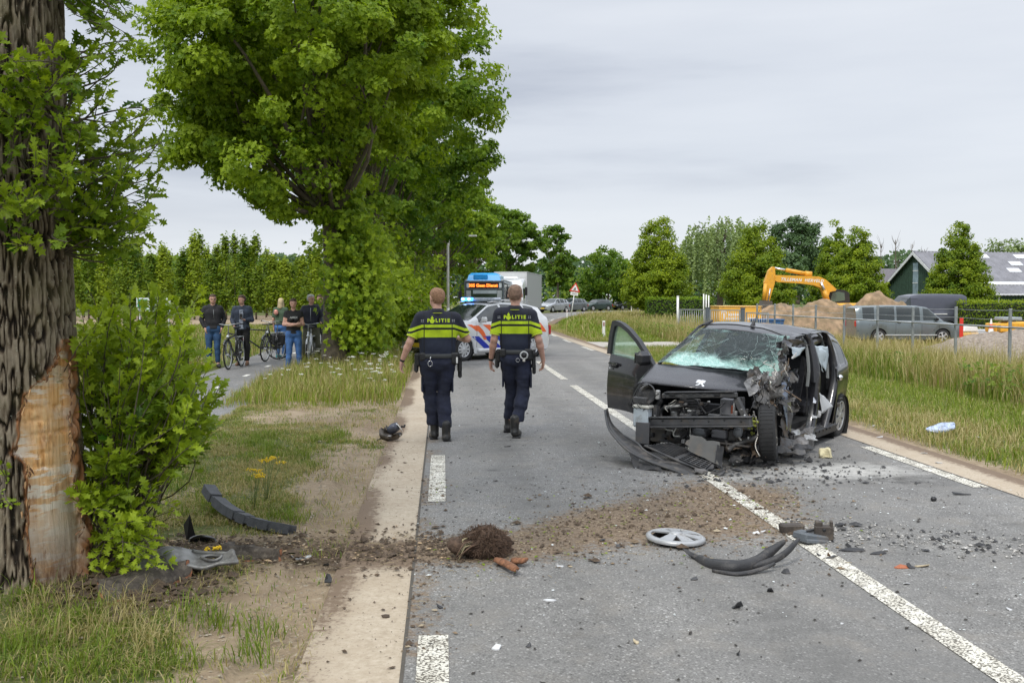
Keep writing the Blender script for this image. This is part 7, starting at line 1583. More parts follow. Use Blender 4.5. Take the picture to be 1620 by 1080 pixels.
def person(name,label,loc,rz,pose,look,Ht=1.84,h=.012,det=1,group=None):
    """local frame: x = the person's right, +y = where they face, feet at z 0. joints for a 1.84 m body"""
    J=dict(pelvis=(0,0,.97),waist=(0,0,1.12),chest=(0,.0,1.34),neck=(0,-.01,1.53),head=(0,.015,1.705),hipL=(-.095,0,.95),hipR=(.095,0,.95),kneeL=(-.105,.01,.51),kneeR=(.105,.01,.51),ankL=(-.11,-.02,.09),ankR=(.11,-.02,.09),
             shL=(-.185,-.005,1.475),shR=(.185,-.005,1.475),elL=(-.25,-.02,1.18),elR=(.25,-.02,1.18),wrL=(-.27,.05,.925),wrR=(.27,.05,.925),toeL=(-.13,.16,.035),toeR=(.13,.16,.035),fat=1.,handdirL=(0,.1,-1),handdirR=(0,.1,-1),lookd=(0,1,0))
    J.update(pose);sc=Ht/1.84;fat=J['fat'];V3=lambda k:Vector(J[k]) if not isinstance(J[k],Vector) else J[k]
    t=thing(name,label,'person',loc,rz,group);t.scale=(sc,sc,sc)
    wst,ch,nk,hd=V3('waist'),V3('chest'),V3('neck'),V3('head');pv=V3('pelvis');g=look.get('female',0)
    sw=.92 if g else 1.
    tor=[cap(pv+Vector((-.07,0,.0)),pv+Vector((.07,0,.0)),.118*fat,q=1.1),cap(wst+Vector((-.055*sw,0,0)),wst+Vector((.055*sw,0,0)),.112*fat*sw,q=1.12),cap(pv+Vector((-.05,0,.05)),ch+Vector((-.085*sw,0,0)),.105*fat,.118*fat,1.25),cap(pv+Vector((.05,0,.05)),ch+Vector((.085*sw,0,0)),.105*fat,.118*fat,1.25),
           cap(ch+Vector((-.10*sw,0,.03)),ch+Vector((.10*sw,0,.03)),.115*fat,q=1.25),cap(V3('shL')*.9+nk*.1,V3('shR')*.9+nk*.1,.062,q=1.1),cap(ch,nk,.10,.062,1.2)]
    if g:tor+= [cap(ch+Vector((-.07,.07,-.02)),ch+Vector((-.07,.09,-.03)),.055),cap(ch+Vector((.07,.07,-.02)),ch+Vector((.07,.09,-.03)),.055)]
    neckp=[cap(nk-Vector((0,0,.03)),hd-Vector((0,.01,.06)),.056,.054)]
    fd=Vector(J['lookd']).normalized();rt=fd.cross(Vector((0,0,1))).normalized();up=rt.cross(fd)
    def HP(x,y,z):return hd+rt*x+fd*y+up*z
    headp=[cap(HP(0,-.02,.035),HP(0,.012,.03),.083,.080,k=.03),cap(HP(0,.02,-.02),HP(0,.045,-.075),.062,.038,k=.03),cap(HP(-.03,.03,-.05),HP(.03,.03,-.05),.040,k=.03),cap(HP(0,.090,.005),HP(0,.108,-.022),.010,.014,k=.012),cap(HP(-.02,.085,-.055),HP(.02,.085,-.055),.009,k=.01),
             cap(HP(-.078,-.005,.012),HP(-.085,-.012,-.018),.016,.011,k=.01),cap(HP(.078,-.005,.012),HP(.085,-.012,-.018),.016,.011,k=.01),cap(HP(-.028,.075,.028),HP(.028,.075,.028),.012,k=.02)]
    arm={}
    for s,S in ((-1,'L'),(1,'R')):
        sh,el,wr=V3('sh'+S),V3('el'+S),V3('wr'+S);hv=Vector(J['handdir'+S]).normalized();side=Vector(J.get('palm'+S,(0,1,0)));side=(side-hv*side.dot(hv)).normalized();nrm=hv.cross(side)
        ua=[cap(sh,sh.lerp(el,.35),.056,.052),cap(sh.lerp(el,.3),el,.052,.041)];m_=el.lerp(wr,.3);fa=[cap(el,m_,.041,.043),cap(m_,wr,.043,.027)]
        hp=[cap(wr+hv*.01+side*-.018,wr+hv*.075+side*-.024,.016,.014,k=.012),cap(wr+hv*.01+side*.015,wr+hv*.08+side*.024,.017,.014,k=.012),cap(wr+hv*.02,wr+hv*.08,.018,.014,k=.012)]
        cu=J.get('curl',.5)
        for f,(o,l) in enumerate(((-.030,.062),(-.010,.075),(.010,.080),(.029,.072))):
            p0=wr+hv*.078+side*o;ins=-nrm*s*cu*(1 if s>0 else 1);p1=p0+(hv+ins*.4).normalized()*l*.5;p2=p1+(hv*.6+ins*1.2).normalized()*l*.5;hp+= [cap(p0,p1,.0095,.0088,k=.004),cap(p1,p2,.0088,.0075,k=.004)]
        th0=wr+hv*.025+side*.022;th1=th0+(hv*.6+side*.9-nrm*s*.3).normalized()*.042;th2=th1+(hv*1.0+side*.2-nrm*s*.5).normalized()*.034;hp+= [cap(th0,th1,.0125,.0105,k=.008),cap(th1,th2,.0105,.0085,k=.004)]
        arm[S]=(ua,fa,hp)
    legs={}
    for S in 'LR':
        hi,kn,an,to=V3('hip'+S),V3('knee'+S),V3('ank'+S),V3('toe'+S);bk=(kn-an).normalized().cross(Vector((1,0,0))).normalized()
        legs[S]=([cap(hi+Vector((0,-.01,0)),hi.lerp(kn,.5),.092*fat,.075),cap(hi.lerp(kn,.4),kn,.078,.056)],[cap(kn,kn.lerp(an,.35)+Vector((0,-.012,0)),.054,.055),cap(kn.lerp(an,.3),an,.056,.036)],[cap(an,to,.038,.030)])
    gl=[cap(pv+Vector((-.07,-.05,-.04)),pv+Vector((.07,-.05,-.04)),.075*fat)]
    sk=tor+neckp+headp+gl
    for S in 'LR':sk+= arm[S][0]+arm[S][1]+arm[S][2]+legs[S][0]+legs[S][1]+legs[S][2]
    sdfobj('body',sk,h,look.get('skin',skin),t,it=1 if det else 2)
    infl=lambda P,d,q=None:[(p[0],p[1],p[2],p[3],p[4],p[5],p[6]+d,p[7]+d)+tuple(p[8:]) for p in P]
    def cutplane(pt,n_):n_=Vector(n_).normalized();return lambda G:(G-np.array(pt))@np.array(n_)
    # top garment
    hem=look.get('hem',.93);top=infl(tor,look.get('loose',.014));sl=look.get('sleeve','long')
    clips=[]
    for S in 'LR':
        sh,el,wr=V3('sh'+S),V3('el'+S),V3('wr'+S)
        if sl== 'long':top+= infl(arm[S][0],.016)+infl(arm[S][1],.014)
        else:f=.80 if sl== 'short' else .42;e_=sh.lerp(el,f);top+= [cap(sh,e_,.070,.066 if sl== 'short' else .060)]
    def tclip(G):
        d=np.maximum(hem-G[...,2]+.0*G[...,0],-(nk.z+.055-G[...,2])); 
        d=np.where(G[...,2]<hem+.3,np.where(np.abs(G[...,0]-pv.x)<.24,d,-1.),d)
        for S in 'LR':
            wr=np.array(V3('wr'+S));el=np.array(V3('el'+S));sh=np.array(V3('sh'+S))
            if sl== 'long':ax_=(wr-el)/np.linalg.norm(wr-el);near=(np.linalg.norm(G-wr,axis=-1)<.12);d=np.where(near,np.maximum(d,(G-(wr-ax_*.01))@ax_),d)
            else:
                f=.80 if sl== 'short' else .42;e_=sh+(el-sh)*f;ax_=(el-sh)/np.linalg.norm(el-sh);ga_=(G-e_)@ax_;near=(np.linalg.norm(G-e_,axis=-1)<.13)& (np.linalg.norm(G-e_-ga_[...,None]*ax_,axis=-1)<.072);d=np.where(near,np.maximum(d,(G-e_)@ax_),d)
        return d
    top_o=sdfobj(look.get('topname','jacket'),top,h,look['top'],t,fold=look.get('fold',.006),fs=9,clip=tclip,seed=3,it=2)
    # trousers
    tr=infl(tor[:1],.012)+infl(gl,.012)+infl([tor[1]],.004)
    for S in 'LR':tr+= infl(legs[S][0],look.get('tl',.016))+infl(legs[S][1],look.get('tl2',.026));an=V3('ank'+S);kn=V3('knee'+S);tr+= [cap(kn.lerp(an,.6),an.lerp(kn,.05),.072 if look.get('boots') else .056,.074 if look.get('boots') else .052)]
    thm=look.get('trhem',.12)
    sdfobj('trousers',tr,h,look['trousers'],t,fold=.016 if look.get('boots') else .006,fs=9,clip=lambda G:np.maximum(G[...,2]-1.06,np.where(G[...,2]<.5,np.minimum(G[...,2],9)*0+np.maximum(-1,thm-G[...,2]+np.where(G[...,0]<0,V3('ankL').z-.09,V3('ankR').z-.09)),-1)),seed=5,aniso=(1,1,1.6),it=2)
    # shoes
    for s,S in ((-1,'L'),(1,'R')):
        an,to=V3('ank'+S),V3('toe'+S);hl=an+Vector((0,-.035,-.045));d_=(to-hl);bt=look.get('boots')
        shp=[cap(hl,hl.lerp(to,.5)+Vector((0,0,.01)),.045,.046),cap(hl.lerp(to,.5)+Vector((0,0,.01)),to+Vector((0,.045,.0)),.047,.037),cap(an+Vector((0,-.012,.12 if bt else .0)),an+Vector((0,-.01,-.03)),.056 if bt else .042,.050)]
        zmin=min(hl.z,to.z)-.045
        so_=sdfobj('boot' if bt else 'shoe',shp,h,look['shoes'],t,clip=lambda G:zmin-G[...,2],it=1)
    # hair
    hs=look.get('hairlen',0);hp_=[cap(HP(0,-.028,.045),HP(0,.008,.052),.087+look.get('hairvol',0),.083+look.get('hairvol',0))]
    hp_+= [cap(HP(0,-.045,.0),HP(0,-.035,-.045),.070,.058)]
    if hs:hp_+= [cap(HP(-.06,-.03,-.02),HP(-.075,-.03,-.06-hs),.035,.03),cap(HP(.06,-.03,-.02),HP(.075,-.03,-.06-hs),.035,.03),cap(HP(0,-.06,0),HP(0,-.07,-.05-hs),.065,.06)]
    if look.get('bun'):hp_+= [cap(HP(0,-.11,.04),HP(0,-.16,-.06),.036,.024)]
    hl_=look.get('hairline',.055)
    fdv=np.array(fd);upv=np.array(up);hdv=np.array(hd)
    def hclip(G):y=(G-hdv)@fdv;z=(G-hdv)@upv;return np.maximum(np.minimum(y-.0,0*y+1)*0+np.where(z<hl_,y-(.012-.0*z),-1),np.where(hs,-1,(-.055-z)))
    if not look.get('bald'):sdfobj('hair',hp_,h*.8,look['hair'],t,fold=.004,fs=45,clip=hclip,it=1)
    for sx in (-1,1):mb=MB();mb.ball(HP(sx*.031,.079,.010),(.012,.008,.007));obj('eye',mb,M('eye_dark',(.05,.035,.03),.3),t)
    mb=MB();mb.tube([HP(-.022,.0915,-.054),HP(0,.094,-.056),HP(.022,.0915,-.054)],.0035,5);obj('mouth',mb,M('lips',(.42,.17,.14),.5),t)
    if look.get('glasses'):
        mb=MB()
        for sx in (-1,1):mb.tube([HP(sx*.031+.022*cos(a),.094,.010+.016*sin(a)) for a in np.linspace(0,2*pi,13)],.003,4,caps=False);mb.tube([HP(sx*.053,.09,.012),HP(sx*.084,.0,.015)],.003,4)
        mb.tube([HP(-.01,.096,.012),HP(.01,.096,.012)],.003,4);obj('glasses',mb,blackm,t)
    return t,J,HP
navy=M('uniform_trouser_navy',(.016,.020,.042),.85,var=.35,scale=7,bump=.5,bscale=90);leather=M('boot_leather',(.020,.020,.020),.38,var=.3,scale=12,bump=.4,bscale=60,dirt=.2)
# uniform shirt: navy with reflective yellow bands, by height
m,nt,b,_=newmat('police_shirt');N=nt.nodes;co_=N.new('ShaderNodeTexCoord').outputs['Object'];sx_=N.new('ShaderNodeSeparateXYZ');nt.links.new(co_,sx_.inputs[0]); 
armx=grange(nt,gmath(nt,'ABSOLUTE',sx_.outputs[0],0.),.19,.32,0,-.045);ax_ab=gmath(nt,'ABSOLUTE',sx_.outputs[0],0.);seam_=gmath(nt,'MULTIPLY',grange(nt,ax_ab,.158,.161),grange(nt,ax_ab,.172,.169));zz=gmath(nt,'SUBTRACT',sx_.outputs[2],armx);zn=grange(nt,zz,1.0,1.6)
r=N.new('ShaderNodeValToRGB');r.color_ramp.interpolation='CONSTANT';e=r.color_ramp.elements;nv_=(.016,.022,.045,1);bk_=(.010,.010,.014,1);ye=(.58,.78,.015,1)
st=[(0,nv_),((1.205-1)/.6,nv_),((1.245-1)/.6,ye),((1.335-1)/.6,bk_),((1.360-1)/.6,ye),((1.395-1)/.6,(.014,.016,.030,1))]
while len(e)<len(st):e.new(.5)
for k,(p,c) in enumerate(st):e[k].position=p;e[k].color=c
nt.links.new(zn,r.inputs[0]);nt.links.new(gmix(nt,seam_,gmix(nt,grange(nt,gnoise(nt,co_,8),.3,.7,0,.3),r.outputs[0],(.012,.016,.03)),(.01,.011,.016)),b.inputs['Base Color']);b.inputs['Roughness'].default_value=.8;gbump(nt,b,gnoise(nt,co_,60,4),.3,.004);POL=m
yel=M('reflective_yellow',(.60,.80,.02),.6,var=.05);cuffy=M('cuff_yellow',(.55,.65,.05),.7)
def officer(label,loc,rz,pose,Ht,hair,cuffs_open=False,fat=1.,hairline=.05):
    pose=dict(pose);pose['fat']=fat
    t,J,HP=person('police_officer',label,loc,rz,pose,dict(top=POL,topname='uniform_shirt',sleeve='short',trousers=navy,shoes=leather,boots=1,hair=hair,hem=1.0,trhem=.17,loose=.022,fold=.013,hairline=hairline),Ht,.0105,1,'police officers walking away')
    V3=lambda k:Vector(J[k])
    # letters, emblem and small squares on the upper back (the back faces -y)
    yb=-.150*fat;ch=V3('chest')
    bend=lambda c:(c.x,c.y,c.z-.9*c.x*c.x)
    lettering('P',.056,yel,t,(ch.x-.118,yb-.012,1.445),(pi/2,0,0),bold=.003);lettering('LITIE',.056,yel,t,(ch.x+.048,yb-.012,1.445),(pi/2,0,0),bold=.003,space=1.45)
    mb=MB();mb.prism([(-.022,-.025),(-.03,-.005),(-.022,.012),(-.008,.01),(-.018,.025),(.0,.055),(.018,.025),(.008,.01),(.022,.012),(.03,-.005),(.022,-.025),(0,-.038)],-.002,.002);o=obj('flame_emblem',mb,yel,t);o.location=(ch.x-.075,yb-.014,1.448)
    sq=M('reflective_grey',(.45,.47,.5),.4); 
    for x0 in (-.20,.165):
        for i in range(2):
            for j in range(2):mb=MB();mb.box((ch.x+x0+i*.020,yb+.0+abs(x0)*.02,1.435+j*.018),(.010,.006,.009));obj('reflective_square',mb,sq,t)
    # collar, cuffs, belt with its gear
    nk=V3('neck');mb=MB();mb.lathe([(.080,-.03),(.078,.02),(.070,.042),(.066,.02)],24,T=Matrix.Translation((nk.x,nk.y+.0,nk.z+.0)));obj('collar',mb,M('collar_navy',(.012,.014,.02),.8),t);mb=MB();mb.lathe([(.0815,.012),(.0815,.018)],24,T=Matrix.Translation((nk.x,nk.y,nk.z-.012)));obj('collar_piping',mb,cuffy,t)
    for S in 'LR':
        sh,el=V3('sh'+S),V3('el'+S);e_=sh.lerp(el,.79);rot=(el-sh).to_track_quat('Z','Y').to_matrix().to_4x4();mb=MB();mb.lathe([(.0675,-.008),(.069,.0),(.0675,.006),(.060,.006)],24,T=Matrix.Translation(e_) @ rot);obj('cuff_piping',mb,cuffy,t)
        mb=MB();mb.box(((nk.x*.4+sh.x*.6),sh.y,sh.z+.068),(.10,.05,.012),bev=.005);obj('epaulette',mb,M('epaulette_blue',(.02,.04,.12),.7),t)
    pv=V3('pelvis');bz=1.025;mb=MB()
    ring=lambda r0,z:[(pv.x+(.055 if cos(a)>0 else -.055)*abs(cos(a))**.3+r0*cos(a),pv.y+(r0-.01)*sin(a),z) for a in np.linspace(0,2*pi,37)[:-1]]
    R0=.142*fat;mb.loft([ring(R0,bz-.025),ring(R0+.006,bz-.02),ring(R0+.006,bz+.02),ring(R0,bz+.025)],caps=False);obj('duty_belt',mb,M('belt_grey',(.045,.048,.05),.6),t)
    pouch=M('pouch_black',(.016,.016,.017),.5,var=.3)
    xr=R0+.055
    for x,y,w,d,hh,z in ((pv.x-xr-.015,-.01,.07,.10,.16,bz-.05),(pv.x+xr-.03,-.10,.11,.06,.14,bz-.03),(pv.x-xr+.045,-.105,.08,.05,.10,bz-.01)):mb=MB();mb.box((x,y,z),(w,d,hh),bev=.02);obj('belt_pouch',mb,pouch,t)
    mb=MB();mb.box((pv.x+xr+.035,-.03,bz-.10),(.05,.11,.20),bev=.015);mb.box((pv.x+xr+.04,-.01,bz-.21),(.045,.07,.12),bev=.015);mb.tube([(pv.x+xr+.035,-.06,bz+.02),(pv.x+xr+.04,-.09,bz-.05)],.022,8);obj('holster',mb,pouch,t)
    mb=MB();mb.box((pv.x-xr-.03,.0,bz-.14),(.05,.12,.12),bev=.02);obj('baton_holder',mb,pouch,t)
    if cuffs_open:
        mb=MB();c=Vector((pv.x+.11,-.165*fat,bz-.035));mb.tube([c+Vector((.042*cos(a),0,.042*sin(a))) for a in np.linspace(0,2*pi,19)],.011,6,caps=False);obj('torch_ring',mb,M('ring_pale',(.55,.56,.56),.35,.3),t);mb=MB();mb.tube([c+Vector((0,-.01,0)),c+Vector((0,.03,0))],.032,16);obj('torch',mb,pouch,t)
        mb=MB();c2=c+Vector((-.075,.01,-.06));mb.tube([c2+Vector((.022*cos(a),0,.022*sin(a))) for a in np.linspace(0,2*pi,13)],.003,5,caps=False);mb.box(c+Vector((.0,.0,-.06)),(.03,.01,.03));obj('key_ring',mb,chrome,t)
    else:
        mb=MB();c2=Vector((pv.x-.10,-.155*fat,bz-.085));mb.tube([c2+Vector((.026*cos(a),0,.034*sin(a))) for a in np.linspace(0,2*pi,13)],.004,5,caps=False);mb.tube([c2+Vector((0,0,.034)),c2+Vector((.005,0,.08))],.006,5);obj('key_ring',mb,chrome,t)
        mb=MB();mb.box((pv.x+.22,-.13,bz-.05),(.02,.02,.07));obj('white_clip',mb,white_p,t)
    wr=V3('wrL');el=V3('elL');mb=MB();rot=(wr-el).to_track_quat('Z','Y').to_matrix().to_4x4();mb.lathe([(.031,-.012),(.034,0),(.031,.012)],18,T=Matrix.Translation(wr.lerp(el,.06)) @ rot);obj('wrist_watch',mb,pouch,t)
    for S in 'LR':
        kn,hi=V3('knee'+S),V3('hip'+S);p=hi.lerp(kn,.62);s=-1 if S== 'L' else 1;mb=MB();mb.box((p.x+s*.092,p.y-.01,p.z),(.022,.13,.19),bev=.01);obj('cargo_pocket',mb,navy,t)
        an,to=V3('ank'+S),V3('toe'+S);hl=an.lerp(to,.0);mb=MB();d_=(to-an);z0=min(an.z-.09,to.z-.035);mb.box((an.x*.5+to.x*.5,an.y*.5+to.y*.5,max(.008,z0+.012)),(.10,.30,.024),bev=.01,T=None);obj('boot_sole',mb,tyre_m,t)
        for k in range(5):mb=MB();mb.tube([(an.x-.03,an.y+.045+.014*k,an.z+.09-k*.022),(an.x+.03,an.y+.045+.014*k,an.z+.09-k*.022)],.004,4);obj('boot_lace',mb,pouch,t)
    return t
ginger=M('hair_ginger',(.30,.17,.10),.85,var=.35,scale=60,bump=.6,bscale=120);gbald=M('hair_thin_brown',(.22,.14,.10),.85,var=.35,scale=30,bump=.5,bscale=120)
# facing away from us: rotate so +y points along the road
b1=at(690,699);officer('left-hand police officer on the lane edge with his left arm held out, walking away',(b1.x+.02,b1.y+.1,0),R(4),
    dict(hipL=(-.10,0,.95),hipR=(.10,0,.95),kneeL=(-.085,.10,.515),kneeR=(.075,.06,.51),ankL=(-.03,.14,.10),toeL=(-.05,.31,.035),ankR=(.095,-.05,.085),toeR=(.12,.13,.035),shL=(-.215,-.01,1.47),shR=(.215,-.01,1.46),elL=(-.33,-.04,1.19),wrL=(-.425,.04,.955),elR=(.36,.02,1.22),wrR=(.28,.22,1.22),handdirL=(-.12,.1,-1),handdirR=(-.7,.6,.1),palmL=(.4,1,0),head=(-.005,.03,1.70),lookd=(-.45,1,0),curl=.7),1.84,ginger,False,1.2)
b2_=at(816,691);officer('right-hand police officer in mid lane with a pale torch ring on his belt',(b2_.x,b2_.y+.1,0),R(-6),
    dict(kneeL=(-.04,.16,.52),kneeR=(.10,.0,.52),ankL=(-.09,.30,.10),toeL=(-.12,.47,.05),ankR=(.0,-.18,.11),toeR=(.045,-.02,.035),hipL=(-.09,0,.95),hipR=(.10,0,.95),shL=(-.20,-.01,1.475),shR=(.20,-.01,1.46),elL=(-.255,-.03,1.17),wrL=(-.30,.06,.915),elR=(.285,-.06,1.17),wrR=(.34,.03,.925),handdirL=(0,.15,-1),handdirR=(-.05,.2,-1),palmL=(.3,1,0),palmR=(-.3,1,0),chest=(.0,.0,1.33),lookd=(.05,1,0),curl=.8),1.88,gbald,True,.94,.075)

# ---- bicycles
def bicycle(label,loc,rz,col,lean=0.,step=False,spoke=True,carrier=True,bags=False):
    """local: +y forward, wheels on z=0"""
    t=thing('bicycle',label,'bicycle',loc,rz,None);t.rotation_euler=(0,lean,rz);r=.345;fm=col;mb=None
    for y in (-.54,.56):
        w=mk('wheel',t);w.location=(0,y,r);mb=MB();mb.tube([(0,r*cos(a)*.965,r*sin(a)*.965) for a in np.linspace(0,2*pi,33)],.019,8,caps=False);obj('tyre',mb,tyre_m,w);mb=MB();mb.tube([(0,r*cos(a)*.90,r*sin(a)*.90) for a in np.linspace(0,2*pi,33)],.012,6,caps=False);mb.tube([(-.045,0,0),(.045,0,0)],.022,8);obj('rim',mb,galv,w);mb=MB()
        for k in range(18):a=2*pi*k/18;mb.tube([((-1)**k*.03,.02*cos(a+1),.02*sin(a+1)),(0,r*.89*cos(a),r*.89*sin(a))],.0022,3)
        o=obj('spokes',mb,galv,w);o['kind']='stuff'
        mb=MB();mb.tube([(0,y+(r+.035)*cos(a),r+(r+.035)*sin(a)) for a in (np.linspace(R(20),R(175),14) if y<0 else np.linspace(R(40),R(165),12))],.022,6,flat=.4);obj('mudguard',mb,fm,t)
    bb=(0,-.09,.29);hd0,hd1=(0,.40,.88),(0,.445,.68);st=(0,-.22,.82);mb=MB()
    if step:mb.tube([hd1,(0,.2,.42),bb],.022,8);mb.tube([hd0,(0,.15,.55),(0,-.16,.50)],.018,8)
    else:mb.tube([hd1,bb],.021,8);mb.tube([(0,.41,.85),(0,-.205,.80)],.018,8)
    mb.tube([bb,st],.019,8);mb.tube([hd0,hd1],.024,8)
    for s in (-1,1):mb.tube([bb,(s*.05,-.54,r)],.011,6);mb.tube([(0,-.2,.74),(s*.05,-.54,r)],.010,6);mb.tube([(s*.045,.455,.62),(s*.05,.56,r)],.014,6)
    mb.tube([(-.045,.455,.64),(.045,.455,.64)],.016,6);obj('frame',mb,fm,t)
    mb=MB();mb.tube([st,(0,-.245,.94)],.013,6);obj('seat_post',mb,galv,t);mb=MB();mb.loft([[(-.085,-.38,.955),(.085,-.38,.955),(.08,-.38,.995),(-.08,-.38,.995)],[(-.075,-.27,.955),(.075,-.27,.955),(.07,-.27,.99),(-.07,-.27,.99)],[(-.022,-.10,.955),(.022,-.10,.955),(.018,-.10,.98),(-.018,-.10,.98)]]);obj('saddle',mb,blackm,t)
    mb=MB();mb.tube([(0,.40,.88),(0,.37,1.02),(0,.40,1.05)],.013,6);mb.tube([(-.29,.20,1.06),(-.22,.30,1.08),(-.10,.40,1.06),(0,.41,1.05),(.10,.40,1.06),(.22,.30,1.08),(.29,.20,1.06)],.011,6);obj('handlebar',mb,galv,t)
    for s in (-1,1):mb=MB();mb.tube([(s*.30,.19,1.06),(s*.245,.27,1.075)],.017,6);obj('grip',mb,blackm,t)
    mb=MB();mb.ball((0,.47,.78),(.035,.04,.035));obj('headlight',mb,lampm,t);mb=MB();mb.lathe([(.09,-.006),(.09,.006)],20,axis='x',T=Matrix.Translation((.05,bb[1],bb[2])));mb.tube([(.06,bb[1],bb[2]),(.07,bb[1]+.05,bb[2]-.16)],.010,5);mb.tube([(-.06,bb[1],bb[2]),(-.07,bb[1]-.05,bb[2]+.16)],.010,5);mb.box((.11,bb[1]+.05,bb[2]-.17),(.09,.06,.02));mb.box((-.11,bb[1]-.05,bb[2]+.17),(.09,.06,.02));obj('crank',mb,steeld,t)
    mb=MB();mb.box((.055,-.31,.32),(.02,.46,.07),bev=.01);obj('chain_guard',mb,blackm,t)
    if carrier:
        mb=MB(); 
        for s in (-1,1):mb.tube([(s*.06,-.26,.74),(s*.06,-.72,.745)],.008,5);mb.tube([(s*.06,-.66,.74),(s*.05,-.54,r)],.007,5)
        for k in range(4):mb.tube([(-.06,-.32-k*.12,.745),(.06,-.32-k*.12,.745)],.006,4)
        obj('carrier',mb,galv,t);mb=MB();mb.box((0,-.77,.66),(.06,.03,.05));obj('rear_light',mb,taill,t)
    mb=MB();mb.tube([(-.03,-.12,.27),(-.14,-.05,.02)],.009,5);obj('kickstand',mb,galv,t)
    if bags:
        for s in (-1,1):mb=MB();mb.box((s*.15,-.52,.55),(.12,.34,.32),bev=.04);obj('pannier_bag',mb,blackm,t)
    return t
bfk=M('bike_black',(.018,.018,.02),.35,coat=.5);bsilv=M('bike_silver',(.5,.52,.54),.35,.6)
# ---- bystanders on the cycle path
navyj=M('jacket_black',(.014,.014,.018),.75,var=.3,scale=6,bump=.4,bscale=20);bluej=M('jacket_blue',(.035,.048,.075),.8,var=.3,scale=8,bump=.3);jeans=M('jeans_blue',(.045,.12,.30),.85,var=.35,scale=7,bump=.3);jeansd=M('jeans_dark',(.025,.07,.16),.85,var=.3,scale=7);blkt=M('trousers_black',(.014,.014,.016),.85);olive=M('trousers_olive',(.085,.085,.055),.85,var=.2);tee=M('tee_black',(.018,.018,.019),.85);teeg=M('top_green',(.06,.10,.06),.85)
hbr=M('hair_brown',(.07,.04,.025),.7,var=.3,scale=40);hbl=M('hair_blond',(.50,.40,.24),.7,var=.25,scale=40);hgr=M('hair_grey',(.36,.35,.34),.75,var=.25,scale=40);trainer=M('shoe_black',(.02,.02,.022),.6);brownshoe=M('shoe_brown',(.16,.09,.05),.6)
def bystander(label,px,pyfeet,face,pose,look,Ht,z=0.):
    b=at(px,pyfeet,z);d=Vector((-b.x,-b.y));base=math.atan2(d.y,d.x)-pi/2;return person('person',label,(b.x,b.y,z),base+face,pose,look,Ht,.016,0,'bystanders on the cycle path')
TO=dict(curl=.6)
p3,_,HP3=bystander('young man in black hooded jacket and jeans with hands in his pockets',338,581,R(5),dict(elL=(-.275,-.06,1.20),wrL=(-.20,.05,.98),elR=(.275,-.06,1.20),wrR=(.20,.05,.98),handdirL=(.2,.1,-1),handdirR=(-.2,.1,-1),kneeL=(-.09,.04,.51),lookd=(0,1,-.02)),dict(top=navyj,trousers=jeansd,shoes=trainer,hair=hbr,glasses=1,hem=.96,tl2=.014),1.80)
mb=MB();mb.tube([(-.10,-.04,1.54),(0,-.10,1.56),(.10,-.04,1.54)],.045,8);obj('hood',mb,navyj,p3);mb=MB();mb.tube([(0,.155,1.45),(0,.165,1.25)],.004,4);obj('zip',mb,galv,p3)
p4,_,HP4=bystander('man in dark blue jacket holding a phone, standing behind the front bicycle',384,578,R(-10),dict(elL=(-.25,.0,1.18),wrL=(-.10,.24,1.19),elR=(.26,-.02,1.20),wrR=(.16,.26,1.03),handdirL=(.5,.6,.2),handdirR=(-.2,1,-.2),lookd=(.75,.7,-.1)),dict(top=bluej,trousers=blkt,shoes=brownshoe,hair=hbr,hem=.92,hairline=.06),1.78)
mb=MB();mb.box((-.03,.33,1.24),(.075,.015,.14),bev=.005,T=None);ph=obj('smartphone',mb,blackm);tag(ph,'dark smartphone held up by the man in the blue jacket','phone');ph.matrix_world=p4.matrix_basis;ph.matrix_basis=Matrix.Translation(p4.location) @ Matrix.Rotation(p4.rotation_euler.z,4,'Z')
mb=MB();mb.box((0,.125,1.20),(.10,.03,.5),bev=.01);obj('shirt_front',mb,M('shirt_pattern',(.30,.34,.42),.8,var=.5,scale=25),p4)
p5,_,HP5=bystander('smiling woman in black t-shirt and blue jeans with her arms crossed',465,589,R(2),dict(shL=(-.165,-.005,1.46),shR=(.165,-.005,1.46),elL=(-.235,.03,1.19),wrL=(.06,.215,1.17),elR=(.235,.03,1.19),wrR=(-.06,.235,1.20),handdirL=(1,.0,.1),handdirR=(-1,.0,.1),palmL=(0,.3,1),palmR=(0,.3,1),kneeL=(-.12,.02,.51),ankL=(-.15,-.02,.09),toeL=(-.20,.14,.035),kneeR=(.11,.02,.51),ankR=(.15,-.02,.09),toeR=(.2,.14,.035)),dict(top=tee,topname='t_shirt',sleeve='cap',trousers=jeans,shoes=trainer,hair=hbr,hem=.94,female=1,bun=1,tl2=.012,loose=.008),1.70)
lettering('AMEX',.07,M('print_grey',(.45,.46,.46),.6),p5,(0,.155,1.36),(pi/2,0,pi),bold=.002)
p6,_,_=bystander('blond woman in dark green top seen from behind, half hidden by the smiling woman',445,566,R(150),dict(lookd=(-.4,1,0)),dict(top=teeg,sleeve='short',topname='top',trousers=jeans,shoes=M('shoe_teal',(.02,.25,.28),.5),hair=hbl,hairlen=.10,female=1,hairline=-.2,hem=.95),1.70)
mb=MB();mb.box((-.08,-.15,1.40),(.14,.10,.16),bev=.04);obj('backpack',mb,M('bag_pink',(.55,.25,.20),.7,var=.4,scale=14),p6)
